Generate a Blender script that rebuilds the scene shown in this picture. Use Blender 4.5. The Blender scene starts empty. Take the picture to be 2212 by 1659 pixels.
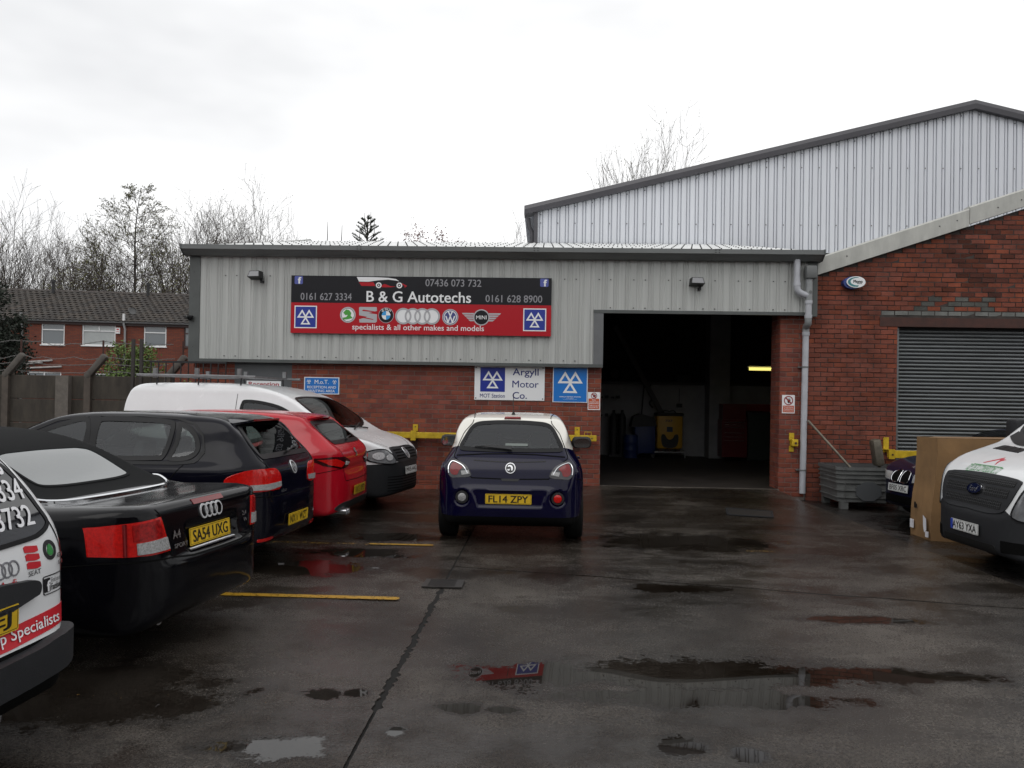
import bpy, bmesh, math, random
import numpy as np
from math import radians, sin, cos, pi, hypot, atan2, sqrt
from mathutils import Vector, Matrix
from mathutils.bvhtree import BVHTree
from mathutils.geometry import delaunay_2d_cdt

S = bpy.context.scene
COL = S.collection
random.seed(7)

# ------------------------------------------------------------------ camera
cd = bpy.data.cameras.new('camera'); cam = bpy.data.objects.new('camera', cd); COL.objects.link(cam)
cd.sensor_width = 36.0; cd.lens = 28.8; cd.clip_start = 0.05; cd.clip_end = 2000.0; cd.shift_y = 17.0/2212.0
cam.matrix_world = (Matrix.Translation((0, 0, 1.65)) @ Matrix.Rotation(radians(2.2), 4, 'Z')
                    @ Matrix.Rotation(radians(90.5), 4, 'X') @ Matrix.Rotation(radians(0.95), 4, 'Z'))
S.camera = cam
S.render.resolution_x = 1024; S.render.resolution_y = 768

# ------------------------------------------------------------------ sky and sun (overcast)
SUN_EL, SUN_AZ = radians(52), radians(200)      # a pale disc behind the cloud, high on the right behind the camera
w = bpy.data.worlds.new('World'); S.world = w; w.use_nodes = True
nt = w.node_tree; nt.nodes.clear()
out = nt.nodes.new('ShaderNodeOutputWorld'); bg = nt.nodes.new('ShaderNodeBackground')
sky = nt.nodes.new('ShaderNodeTexSky'); sky.sky_type = 'NISHITA'; sky.sun_disc = False
sky.sun_elevation = SUN_EL; sky.sun_rotation = SUN_AZ; sky.dust_density = 4.0; sky.air_density = 1.0
bw = nt.nodes.new('ShaderNodeRGBToBW'); nt.links.new(sky.outputs[0], bw.inputs[0])
tc = nt.nodes.new('ShaderNodeTexCoord')
mp = nt.nodes.new('ShaderNodeMapping'); mp.inputs['Scale'].default_value = (1.0, 1.0, 2.6)
nt.links.new(tc.outputs['Generated'], mp.inputs[0])
nz = nt.nodes.new('ShaderNodeTexNoise'); nz.inputs['Scale'].default_value = 1.1; nz.inputs['Detail'].default_value = 5; nz.inputs['Roughness'].default_value = 0.55
nt.links.new(mp.outputs[0], nz.inputs[0])
cr = nt.nodes.new('ShaderNodeValToRGB'); cr.color_ramp.elements[0].position = 0.36; cr.color_ramp.elements[1].position = 0.54
cr.color_ramp.elements[0].color = (8.3, 8.4, 8.6, 1); cr.color_ramp.elements[1].color = (11.3, 11.35, 11.4, 1)
nt.links.new(nz.outputs['Fac'], cr.inputs[0])
mx = nt.nodes.new('ShaderNodeMixRGB'); mx.inputs[0].default_value = 0.86
nt.links.new(bw.outputs[0], mx.inputs[1]); nt.links.new(cr.outputs[0], mx.inputs[2])
nt.links.new(mx.outputs[0], bg.inputs[0]); bg.inputs[1].default_value = 0.115
nt.links.new(bg.outputs[0], out.inputs[0])
sd = bpy.data.lights.new('sun', 'SUN'); sd.energy = 0.5; sd.angle = radians(40); sd.color = (1, 0.97, 0.93)
sun = bpy.data.objects.new('sun', sd); COL.objects.link(sun)
sun.rotation_euler = (radians(90) - SUN_EL, 0, radians(180) - SUN_AZ)
S.view_settings.view_transform = 'Standard'; S.view_settings.look = 'None'
S.view_settings.exposure = 0.0; S.view_settings.gamma = 1.0; S.view_settings.use_curve_mapping = False

# ------------------------------------------------------------------ helpers
WM = {}
def wmat(o):
    if o is None: return Matrix()
    return wmat(o.parent) @ o.matrix_parent_inverse @ o.matrix_basis
def attach(o, parent, world=True):
    if parent is not None:
        o.parent = parent
        if world: o.matrix_parent_inverse = wmat(parent).inverted()
def tag(o, label=None, cat=None, group=None, kind=None):
    if label: o['label'] = label
    if cat: o['category'] = cat
    if group: o['group'] = group
    if kind: o['kind'] = kind
    return o
def thing(name, label, cat, loc=(0, 0, 0), rotz=0.0, group=None):
    o = bpy.data.objects.new(name, None); COL.objects.link(o)
    o.location = loc; o.rotation_euler = (0, 0, rotz); o.empty_display_size = 0.2
    return tag(o, label, cat, group)
def mesh_of(name, verts, faces, mats, smooth=False, fm=None, tint=None):
    me = bpy.data.meshes.new(name); me.from_pydata([tuple(v) for v in verts], [], faces)
    if not isinstance(mats, (list, tuple)): mats = [mats]
    for m in mats: me.materials.append(m)
    if fm is not None: me.polygons.foreach_set('material_index', fm)
    if smooth: me.polygons.foreach_set('use_smooth', [True]*len(me.polygons))
    if tint is not None:
        a = me.color_attributes.new('tint', 'FLOAT_COLOR', 'POINT')
        flat = np.ones((len(verts), 4), np.float32); flat[:, :3] = np.asarray(tint, np.float32).reshape(len(verts), -1)[:, :3]
        a.data.foreach_set('color', flat.ravel())
    me.update(); return me
def link(name, me, parent=None, world=True, loc=None, rot=None):
    o = bpy.data.objects.new(name, me); COL.objects.link(o)
    if loc is not None: o.location = loc
    if rot is not None: o.rotation_euler = rot
    attach(o, parent, world); return o

class MB:
    """collects shapes; build() links them as one mesh object"""
    def __init__(s): s.v = []; s.f = []; s.t = None
    def add(s, vs, fs, M=None):
        b = len(s.v)
        for p in vs: s.v.append(tuple(M @ Vector(p)) if M is not None else tuple(p))
        for q in fs: s.f.append(tuple(b+i for i in q))
        return s
    def box(s, a, b, M=None, bev=0.0):
        (x0, y0, z0), (x1, y1, z1) = a, b
        if bev <= 0:
            return s.add([(x0,y0,z0),(x1,y0,z0),(x1,y1,z0),(x0,y1,z0),(x0,y0,z1),(x1,y0,z1),(x1,y1,z1),(x0,y1,z1)],
                         [(0,3,2,1),(4,5,6,7),(0,1,5,4),(1,2,6,5),(2,3,7,6),(3,0,4,7)], M)
        bm = bmesh.new(); bmesh.ops.create_cube(bm, size=1)
        bmesh.ops.scale(bm, vec=(x1-x0, y1-y0, z1-z0), verts=bm.verts)
        bmesh.ops.translate(bm, vec=((x0+x1)/2, (y0+y1)/2, (z0+z1)/2), verts=bm.verts)
        bmesh.ops.bevel(bm, geom=bm.edges[:], offset=bev, segments=2, profile=0.5, affect='EDGES')
        s.bm(bm, M); return s
    def bm(s, bm, M=None):
        bm.verts.index_update()
        s.add([v.co for v in bm.verts], [[v.index for v in f.verts] for f in bm.faces], M); bm.free()
    def bar(s, p0, p1, w, h, up=(0, 0, 1)):
        p0 = Vector(p0); p1 = Vector(p1); d = (p1-p0); L = d.length; d.normalize()
        u = Vector(up); sx = d.cross(u)
        if sx.length < 1e-4: sx = d.cross(Vector((1, 0, 0)))
        sx.normalize(); u = sx.cross(d)
        M = Matrix((( *sx, 0), (*d, 0), (*u, 0), (0, 0, 0, 1))).transposed(); M.translation = p0
        return s.box((-w/2, 0, -h/2), (w/2, L, h/2), M)
    def tube(s, pts, r, n=8, cap=True):
        pts = [Vector(p) for p in pts]; b = len(s.v); N = len(pts)
        rr = r if isinstance(r, (list, tuple)) else [r]*N
        ref = None
        for i, p in enumerate(pts):
            d = (pts[min(i+1, N-1)] - pts[max(i-1, 0)]).normalized()
            if ref is None:
                ref = Vector((0, 0, 1)) if abs(d.z) < 0.9 else Vector((1, 0, 0))
            a = (ref - d*ref.dot(d)).normalized(); ref = a; c = d.cross(a)
            for k in range(n):
                t = 2*pi*k/n; s.v.append(tuple(p + (a*cos(t) + c*sin(t))*rr[i]))
        for i in range(N-1):
            for k in range(n):
                k2 = (k+1) % n; s.f.append((b+i*n+k, b+i*n+k2, b+(i+1)*n+k2, b+(i+1)*n+k))
        if cap:
            s.f.append(tuple(b+k for k in reversed(range(n)))); s.f.append(tuple(b+(N-1)*n+k for k in range(n)))
        return s
    def lathe(s, prof, n=24, M=None, close=True):
        vs = []; fs = []; m = len(prof)
        for k in range(n):
            t = 2*pi*k/n
            for r, z in prof: vs.append((r*cos(t), r*sin(t), z))
        for k in range(n):
            k2 = (k+1) % n
            for i in range(m-1): fs.append((k*m+i, k2*m+i, k2*m+i+1, k*m+i+1))
        if close:
            fs.append(tuple(k*m for k in reversed(range(n)))); fs.append(tuple(k*m+m-1 for k in range(n)))
        return s.add(vs, fs, M)
    def prism(s, pts, d0, d1, plane='xz'):
        """outline (convex or not) extruded from d0 to d1 along the remaining axis"""
        def P(a, b, d): return {'xz': (a, d, b), 'yz': (d, a, b), 'xy': (a, b, d)}[plane]
        n = len(pts); o = delaunay_2d_cdt([Vector(p) for p in pts], [], [list(range(n))], 1, 1e-6)
        vs2, tris = o[0], o[2]
        m = len(vs2)
        vs = [P(p[0], p[1], d0) for p in vs2] + [P(p[0], p[1], d1) for p in vs2]
        fs = [tuple(t) for t in tris] + [tuple(m+i for i in reversed(t)) for t in tris]
        loop = []
        for k in range(n):
            for j, orig in enumerate(o[3]):
                if k in orig: loop.append(j); break
        for k in range(len(loop)):
            a, b = loop[k], loop[(k+1) % len(loop)]; fs.append((b, a, m+a, m+b))
        return s.add(vs, fs)
    def mesh(s, name, mat, smooth=False, fix=True):
        me = mesh_of(name, s.v, s.f, mat, smooth)
        if fix:
            bm = bmesh.new(); bm.from_mesh(me); bmesh.ops.recalc_face_normals(bm, faces=bm.faces[:]); bm.to_mesh(me); bm.free()
        return me
    def build(s, name, mat, parent=None, smooth=False, world=True, fix=True):
        o = link(name, s.mesh(name, mat, smooth, fix), parent, world)
        if smooth == 'auto' or smooth is True:
            try: o.data.set_sharp_from_angle(angle=radians(38))
            except Exception: pass
        return o

MATS = {}
def mat(name, col=(0.5, 0.5, 0.5), rough=0.5, metal=0.0, coat=0.0, spec=0.5, noise=None, bump=None, emis=None, tint=False, streak=None):
    if name in MATS: return MATS[name]
    m = bpy.data.materials.new(name); m.use_nodes = True; MATS[name] = m
    t = m.node_tree; b = t.nodes['Principled BSDF']
    b.inputs['Roughness'].default_value = rough; b.inputs['Metallic'].default_value = metal
    b.inputs['Coat Weight'].default_value = coat; b.inputs['Coat Roughness'].default_value = 0.03
    b.inputs['Specular IOR Level'].default_value = spec
    c = (*col, 1); b.inputs['Base Color'].default_value = c
    g = t.nodes.new('ShaderNodeNewGeometry')
    src = None
    if tint:
        a = t.nodes.new('ShaderNodeAttribute'); a.attribute_name = 'tint'; src = a.outputs['Color']
    if noise:
        sc, amt = noise[0], noise[1]
        n = t.nodes.new('ShaderNodeTexNoise'); n.inputs['Scale'].default_value = sc; n.inputs['Detail'].default_value = 6; n.inputs['Roughness'].default_value = 0.65
        if streak:
            mpn = t.nodes.new('ShaderNodeMapping'); mpn.inputs['Scale'].default_value = streak
            t.links.new(g.outputs['Position'], mpn.inputs[0]); t.links.new(mpn.outputs[0], n.inputs[0])
        else: t.links.new(g.outputs['Position'], n.inputs[0])
        mr = t.nodes.new('ShaderNodeMapRange'); mr.inputs[1].default_value = 0.3; mr.inputs[2].default_value = 0.7
        mr.inputs[3].default_value = 1-amt; mr.inputs[4].default_value = 1+amt*0.6
        t.links.new(n.outputs['Fac'], mr.inputs[0])
        hs = t.nodes.new('ShaderNodeVectorMath'); hs.operation = 'MULTIPLY'
        if src is not None: t.links.new(src, hs.inputs[0])
        else: hs.inputs[0].default_value = col
        t.links.new(mr.outputs[0], hs.inputs[1]); src = hs.outputs[0]
        mr2 = t.nodes.new('ShaderNodeMapRange'); mr2.inputs[3].default_value = max(0, rough-0.12); mr2.inputs[4].default_value = min(1, rough+0.12)
        t.links.new(n.outputs['Fac'], mr2.inputs[0]); t.links.new(mr2.outputs[0], b.inputs['Roughness'])
    if src is not None: t.links.new(src, b.inputs['Base Color'])
    if bump:
        n2 = t.nodes.new('ShaderNodeTexNoise'); n2.inputs['Scale'].default_value = bump[0]; n2.inputs['Detail'].default_value = 5
        t.links.new(g.outputs['Position'], n2.inputs[0])
        bp = t.nodes.new('ShaderNodeBump'); bp.inputs['Strength'].default_value = bump[1]; bp.inputs['Distance'].default_value = 0.01
        t.links.new(n2.outputs['Fac'], bp.inputs['Height']); t.links.new(bp.outputs[0], b.inputs['Normal'])
    if emis:
        b.inputs['Emission Color'].default_value = (*emis[:3], 1); b.inputs['Emission Strength'].default_value = emis[3]
    return m

def glass_mat(name, tintc=(0.30, 0.34, 0.33), rough=0.01):
    if name in MATS: return MATS[name]
    m = bpy.data.materials.new(name); m.use_nodes = True; MATS[name] = m; t = m.node_tree; t.nodes.clear()
    o = t.nodes.new('ShaderNodeOutputMaterial'); gl = t.nodes.new('ShaderNodeBsdfGlossy'); tr = t.nodes.new('ShaderNodeBsdfTransparent')
    gl.inputs['Roughness'].default_value = rough; gl.inputs['Color'].default_value = (0.95, 0.97, 1, 1); tr.inputs['Color'].default_value = (*tintc, 1)
    fr = t.nodes.new('ShaderNodeFresnel'); fr.inputs['IOR'].default_value = 1.6
    mxs = t.nodes.new('ShaderNodeMixShader'); t.links.new(fr.outputs[0], mxs.inputs[0]); t.links.new(tr.outputs[0], mxs.inputs[1]); t.links.new(gl.outputs[0], mxs.inputs[2])
    t.links.new(mxs.outputs[0], o.inputs[0]); return m

_TXT = {}
def text2d(s, w=None, h=None, bold=0.0, shear=0.0, res=3, ext=0.0, align='C'):
    """lettering as a flat triangle list (u, v) fitted to width w and/or height h, centred at 0"""
    cu = bpy.data.curves.new('t', 'FONT'); cu.body = s; cu.size = 1.0; cu.resolution_u = res; cu.shear = shear
    cu.fill_mode = 'FRONT'
    ob = bpy.data.objects.new('t', cu); COL.objects.link(ob)
    dg = bpy.context.evaluated_depsgraph_get(); me = bpy.data.meshes.new_from_object(ob.evaluated_get(dg))
    vs = np.array([v.co[:2] for v in me.vertices]); fs = [tuple(p.vertices) for p in me.polygons]
    bpy.data.objects.remove(ob); bpy.data.curves.remove(cu); bpy.data.meshes.remove(me)
    lay = np.zeros(len(vs))
    if bold > 0:      # heavier strokes: the letters repeated a hair apart, one just above the other
        n0 = len(vs); v0 = vs; f0 = fs; vs = []; fs = []; lay = []
        for q, (dx, dy) in enumerate(((-1, -0.5), (1, 0.5), (-1, 0.5), (1, -0.5))):
            vs.append(v0+np.array([dx, dy])*bold); fs += [tuple(i+q*n0 for i in f) for f in f0]; lay += [q]*n0
        vs = np.concatenate(vs); lay = np.array(lay)
    lo = vs.min(0); hi = vs.max(0); sz = hi-lo
    vs = vs - (lo+hi)/2
    if w and h: vs = vs*np.array([w/sz[0], h/sz[1]])
    elif w: vs = vs*(w/sz[0])
    elif h: vs = vs*(h/sz[1])
    return np.column_stack([vs, lay*0.00035]), fs
def plane_text(s, org, U, V, mat_, parent, name='lettering', w=None, h=None, bold=0.0, thick=0.0015, world=True, shear=0.0):
    vs, fs = text2d(s, w, h, bold, shear)
    U = Vector(U); V = Vector(V); N = U.cross(V); o = Vector(org)+N*thick
    P = [o + U*a + V*b + N*l for a, b, l in vs]
    return link(name, mesh_of(name, P, fs, mat_), parent, world)

def circ(cx, cz, r, n=28, a0=0, a1=2*pi):
    return [(cx+r*cos(a0+(a1-a0)*k/n), cz+r*sin(a0+(a1-a0)*k/n)) for k in range(n)]
def rrect(cx, cy, w, h, r, n=4):
    o = []
    for (sx, sy, a) in ((1, 1, 0), (-1, 1, pi/2), (-1, -1, pi), (1, -1, 3*pi/2)):
        for k in range(n+1):
            t = a + pi/2*k/n; o.append((cx+sx*(w/2-r)+r*cos(t), cy+sy*(h/2-r)+r*sin(t)))
    return o
def crom(pts, n=6, closed=True):
    P = [np.array(p, float) for p in pts]; N = len(P); o = []
    rng = range(N) if closed else range(N-1)
    for i in rng:
        p0, p1, p2, p3 = (P[(i-1) % N], P[i], P[(i+1) % N], P[(i+2) % N]) if closed else (P[max(i-1, 0)], P[i], P[i+1], P[min(i+2, N-1)])
        # centripetal
        t0 = 0; t1 = t0+max(np.linalg.norm(p1-p0), 1e-6)**0.5; t2 = t1+max(np.linalg.norm(p2-p1), 1e-6)**0.5; t3 = t2+max(np.linalg.norm(p3-p2), 1e-6)**0.5
        if np.linalg.norm(p2-p1) < 1e-5: continue
        for k in range(n):
            t = t1+(t2-t1)*k/n
            A1 = p1 if np.linalg.norm(p1-p0) < 1e-5 else (t1-t)/(t1-t0)*p0+(t-t0)/(t1-t0)*p1
            A2 = (t2-t)/(t2-t1)*p1+(t-t1)/(t2-t1)*p2
            A3 = p2 if np.linalg.norm(p3-p2) < 1e-5 else (t3-t)/(t3-t2)*p2+(t-t2)/(t3-t2)*p3
            B1 = (t2-t)/(t2-t0)*A1+(t-t0)/(t2-t0)*A2; B2 = (t3-t)/(t3-t1)*A2+(t-t1)/(t3-t1)*A3
            o.append(tuple((t2-t)/(t2-t1)*B1+(t-t1)/(t2-t1)*B2))
    if not closed: o.append(tuple(P[-1]))
    return o

# ------------------------------------------------------------------ vehicle bodies: smooth solids meshed from their side, plan and front outlines
def poly_sd(P, poly):
    P = np.asarray(P, np.float64); A = np.asarray(poly); B = np.roll(A, -1, 0)
    d2 = np.full(len(P), 1e9); ins = np.zeros(len(P), bool)
    for a, b in zip(A, B):
        e = b-a; q = P-a; L = e@e
        if L < 1e-12: continue
        t = np.clip((q@e)/L, 0, 1); r = q-t[:, None]*e
        d2 = np.minimum(d2, (r*r).sum(1))
        c = (a[1] > P[:, 1]) != (b[1] > P[:, 1])
        if c.any():
            xi = a[0]+(P[:, 1]-a[1])*e[0]/(e[1] if abs(e[1]) > 1e-12 else 1e-12)
            ins ^= c & (P[:, 0] < xi)
    d = np.sqrt(d2); return np.where(ins, -d, d)
def in_poly(P, poly): return poly_sd(P, poly) < 0
class Field2:
    def __init__(s, poly, lo, hi, st=0.012):
        s.lo = np.array(lo); s.st = st
        nx, ny = int((hi[0]-lo[0])/st)+2, int((hi[1]-lo[1])/st)+2
        X, Y = np.meshgrid(lo[0]+np.arange(nx)*st, lo[1]+np.arange(ny)*st, indexing='ij')
        s.g = poly_sd(np.stack([X.ravel(), Y.ravel()], 1), poly).reshape(nx, ny)
    def __call__(s, a, b):
        x = np.clip((a-s.lo[0])/s.st, 0, s.g.shape[0]-1.001); y = np.clip((b-s.lo[1])/s.st, 0, s.g.shape[1]-1.001)
        i = x.astype(int); j = y.astype(int); u = x-i; v = y-j; g = s.g
        return g[i, j]*(1-u)*(1-v)+g[i+1, j]*u*(1-v)+g[i, j+1]*(1-u)*v+g[i+1, j+1]*u*v
def smax(a, b, k):
    h = np.clip(0.5+0.5*(a-b)/k, 0, 1); return a*h+b*(1-h)+k*h*(1-h)
def body_solid(side, front, planL, planU, zb, wheels=(), k=0.05, res=0.03, extra=None):
    """side (x,z), front (y>=0,z) half outline, plan (x,y>=0) half outlines for the lower body and the greenhouse"""
    side = np.array(side); L0, L1 = side[:, 0].min(), side[:, 0].max(); Z0, Z1 = side[:, 1].min(), side[:, 1].max()
    fr = np.array(list(front) + [(-y, z) for y, z in reversed(front)]); Wm = fr[:, 0].max()
    pl = np.array(list(planL) + [(x, -y) for x, y in reversed(planL)]); pu = np.array(list(planU) + [(x, -y) for x, y in reversed(planU)])
    pad = 0.1
    fs = Field2(side, (L0-pad, Z0-pad), (L1+pad, Z1+pad)); ff = Field2(fr, (-Wm-pad, Z0-pad), (Wm+pad, Z1+pad))
    fl = Field2(pl, (L0-pad, -Wm-pad), (L1+pad, Wm+pad)); fu = Field2(pu, (L0-pad, -Wm-pad), (L1+pad, Wm+pad))
    def F(x, y, z):
        t = np.clip((z-zb[0])/(zb[1]-zb[0]), 0, 1); t = t*t*(3-2*t)
        p = fl(x, y)*(1-t)+fu(x, y)*t
        v = smax(smax(fs(x, z), p, k), ff(y, z), k)
        for xw, zw, R, wi in wheels:
            c = np.maximum(np.hypot(x-xw, z-zw)-R, wi-np.abs(y)); v = smax(v, -c, 0.012)
        if extra is not None: v = extra(v, x, y, z)
        return v
    gx = np.arange(L0-0.07, L1+0.1, res); ny = int(Wm/res)+3; gy = (np.arange(-ny, ny)+0.5)*res; gz = np.arange(Z0-0.07, Z1+0.1, res)
    X, Y, Z = np.meshgrid(gx, gy, gz, indexing='ij'); V = F(X.ravel(), Y.ravel(), Z.ravel()).reshape(X.shape)
    I = V < 0
    nx_, ny_, nz_ = V.shape
    occ = np.zeros((nx_-1, ny_-1, nz_-1), int); acc = np.zeros((nx_-1, ny_-1, nz_-1, 3)); cnt = np.zeros((nx_-1, ny_-1, nz_-1))
    G = np.stack([X, Y, Z], -1)
    quads = []
    idx = None
    for ax in range(3):
        sl0 = [slice(None)]*3; sl1 = [slice(None)]*3; sl0[ax] = slice(0, -1); sl1[ax] = slice(1, None)
        a, b = V[tuple(sl0)], V[tuple(sl1)]; cross = (a < 0) != (b < 0)
        ii = np.argwhere(cross)
        va = a[cross]; vb = b[cross]; t = va/(va-vb)
        pa = G[tuple(sl0)][cross]; pb = G[tuple(sl1)][cross]; pt = pa+(pb-pa)*t[:, None]
        o1, o2 = [(1, 2), (2, 0), (0, 1)][ax]
        for d1 in (0, 1):
            for d2 in (0, 1):
                c = ii.copy(); c[:, o1] -= d1; c[:, o2] -= d2
                np.add.at(acc, tuple(c.T), pt); np.add.at(cnt, tuple(c.T), 1)
        quads.append((ax, ii, va < 0, o1, o2))
    m = cnt > 0; idx = np.full(cnt.shape, -1); idx[m] = np.arange(m.sum())
    P = acc[m]/cnt[m][:, None]
    faces = []
    for ax, ii, neg, o1, o2 in quads:
        cs = []
        for d1, d2 in ((1, 1), (0, 1), (0, 0), (1, 0)):
            c = ii.copy(); c[:, o1] -= d1; c[:, o2] -= d2; cs.append(idx[tuple(c.T)])
        q = np.stack(cs, 1); q[~neg] = q[~neg][:, ::-1]; faces.append(q)
    faces = np.concatenate(faces)
    e = 0.004
    for it in range(5):
        v = F(P[:, 0], P[:, 1], P[:, 2])
        g = np.stack([F(P[:, 0]+e, P[:, 1], P[:, 2])-F(P[:, 0]-e, P[:, 1], P[:, 2]),
                      F(P[:, 0], P[:, 1]+e, P[:, 2])-F(P[:, 0], P[:, 1]-e, P[:, 2]),
                      F(P[:, 0], P[:, 1], P[:, 2]+e)-F(P[:, 0], P[:, 1], P[:, 2]-e)], 1)/(2*e)
        n2 = np.maximum((g*g).sum(1), 0.15); st = np.clip(v/n2, -0.02, 0.02)
        P = P-g*st[:, None]*0.9
        if it in (1, 3):   # even the mesh out
            A = np.zeros_like(P); Cn = np.zeros(len(P))
            for k_ in range(4):
                np.add.at(A, faces[:, k_], P[faces[:, (k_+1) % 4]]); np.add.at(A, faces[:, k_], P[faces[:, (k_-1) % 4]]); np.add.at(Cn, faces[:, k_], 2)
            P = P*0.5+A/Cn[:, None]*0.5
    return P, faces

AX = {'rear': (Vector((1, 0, 0)), lambda u, v: Vector((-2, u, v))), 'front': (Vector((-1, 0, 0)), lambda u, v: Vector((8, u, v))),
      'left': (Vector((0, -1, 0)), lambda u, v: Vector((u, 3, v))), 'right': (Vector((0, 1, 0)), lambda u, v: Vector((u, -3, v))),
      'top': (Vector((0, 0, -1)), lambda u, v: Vector((u, v, 4)))}
UVI = {'rear': (1, 2), 'front': (1, 2), 'left': (0, 2), 'right': (0, 2), 'top': (0, 1)}

class Car:
    def __init__(s, name, label, cat, loc, rotz, **kw):
        s.root = thing(name, label, cat, loc, rotz)
        s.P, s.F = body_solid(**kw)
        s.bvh = BVHTree.FromPolygons([tuple(p) for p in s.P], [tuple(int(i) for i in f) for f in s.F])
        s.keep = np.ones(len(s.F), bool)
        s.cen = s.P[s.F].mean(1)
        a = s.P[s.F[:, 2]]-s.P[s.F[:, 0]]; b = s.P[s.F[:, 3]]-s.P[s.F[:, 1]]; n = np.cross(a, b); s.nrm = n/np.maximum(np.linalg.norm(n, axis=1), 1e-9)[:, None]
        vn = np.zeros_like(s.P)
        for k_ in range(4): np.add.at(vn, s.F[:, k_], s.nrm)
        s.vn = vn/np.maximum(np.linalg.norm(vn, axis=1), 1e-9)[:, None]
        s.zones = []      # (mask function, material index)
        s.mats = []
    def hit(s, axis, u, v, off=0.0):
        d, o = AX[axis]; h = s.bvh.ray_cast(o(u, v), d)
        if h[0] is None:
            q = o(u, v); near = s.bvh.find_nearest(q + d*(-q.dot(d)) if axis != 'front' else q)
            return near[0] + near[1]*off
        if off == 0: return h[0]
        f = s.F[h[2]]; p = np.array(h[0]); wt = 1/(np.linalg.norm(s.P[f]-p, axis=1)**2+1e-7)
        n = Vector((wt[:, None]*s.vn[f]).sum(0)).normalized()
        if n.dot(d) > 0: n = -n
        return h[0] + n*off
    def patch(s, name, outline, axis, mt, off=0.004, thick=0.012, dens=0.05, parent=None, smooth=True, local_tint=None):
        outline = s.densify(outline); n = len(outline)
        O = np.array(outline); lo = O.min(0); hi = O.max(0)
        gx = np.arange(lo[0]+dens/2, hi[0], dens); gy = np.arange(lo[1]+dens/2, hi[1], dens)
        inner = []
        if len(gx) and len(gy):
            A, B = np.meshgrid(gx, gy); Q = np.stack([A.ravel(), B.ravel()], 1)
            Q = Q[poly_sd(Q, O) < -dens*0.35]; inner = [tuple(q) for q in Q]
        vs = [Vector(p) for p in outline] + [Vector(p) for p in inner]
        o = delaunay_2d_cdt(vs, [], [list(range(n))], 1, 1e-6)
        V2, T = o[0], o[2]
        d = AX[axis][0]
        V3 = [s.hit(axis, p[0], p[1], off) for p in V2]
        fs = [tuple(t) for t in T]
        loop = []
        for k in range(n):
            for j, orig in enumerate(o[3]):
                if k in orig: loop.append(j); break
        base = len(V3)
        if thick > 0:
            for j in loop: V3.append(V3[j] + d*thick)
            for k in range(len(loop)):
                a, b = loop[k], loop[(k+1) % len(loop)]; fs.append((a, b, base+(k+1) % len(loop), base+k))
        mb = MB(); mb.add(V3, fs)
        ob = mb.build(name, mt, parent or s.root, smooth, world=False, fix=False)
        # orient faces outwards (towards -d)
        me = ob.data; bm = bmesh.new(); bm.from_mesh(me); bm.normal_update()
        tot = sum((f.normal.dot(d)*f.calc_area() for f in bm.faces[:len(T)]), 0.0) if False else 0
        bm.faces.ensure_lookup_table()
        for f in bm.faces[:len(T)]:
            if f.normal.dot(d) > 0: f.normal_flip()
        bm.to_mesh(me); bm.free()
        return ob
    def ring(s, name, outline, axis, mt, width=0.025, off=0.006, parent=None):
        """a band just inside the outline"""
        O = np.array(s.densify(outline)); n = len(O); inn = s.inset(O, width)
        V3 = [s.hit(axis, p[0], p[1], off) for p in O] + [s.hit(axis, p[0], p[1], off) for p in inn]
        d = AX[axis][0]
        fs = [(k, (k+1) % n, n+(k+1) % n, n+k) for k in range(n)]
        b = len(V3); V3 += [V3[k]+d*0.01 for k in range(n)]
        fs += [(k, (k+1) % n, b+(k+1) % n, b+k) for k in range(n)]
        return MB().add(V3, fs).build(name, mt, parent or s.root, False, world=False, fix=False)
    @staticmethod
    def densify(O, st=0.022):
        o = []
        for k in range(len(O)):
            a = np.array(O[k], float); b = np.array(O[(k+1) % len(O)], float); m = max(1, int(np.linalg.norm(b-a)/st))
            o += [tuple(a+(b-a)*i/m) for i in range(m)]
        return o
    @staticmethod
    def inset(O, w):
        O = np.array(O); m_ = 1 if len(O) < 24 else 3; a = np.roll(O, m_, 0); b = np.roll(O, -m_, 0); t = b-a; t /= np.maximum(np.linalg.norm(t, axis=1), 1e-9)[:, None]
        nrm = np.stack([-t[:, 1], t[:, 0]], 1)
        b1 = np.roll(O, -1, 0); area = 0.5*np.sum(O[:, 0]*b1[:, 1]-b1[:, 0]*O[:, 1])
        if area < 0: nrm = -nrm
        return O+nrm*w
    def seam(s, name, pts, axis, mt, width=0.007, off=0.0025, parent=None, step=0.03):
        pts = np.array(pts, float); d = np.linalg.norm(np.diff(pts, axis=0), axis=1); c = np.r_[0, np.cumsum(d)]
        n = max(2, int(c[-1]/step)+1); tt = np.linspace(0, c[-1], n)
        Q = np.stack([np.interp(tt, c, pts[:, 0]), np.interp(tt, c, pts[:, 1])], 1)
        t = np.gradient(Q, axis=0); t /= np.maximum(np.linalg.norm(t, axis=1), 1e-9)[:, None]; nr = np.stack([-t[:, 1], t[:, 0]], 1)
        V3 = [s.hit(axis, *(q+r*width/2), off) for q, r in zip(Q, nr)] + [s.hit(axis, *(q-r*width/2), off) for q, r in zip(Q, nr)]
        fs = [(k, k+1, n+k+1, n+k) for k in range(n-1)]
        return MB().add(V3, fs).build(name, mt, parent or s.root, True, world=False, fix=False)
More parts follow.
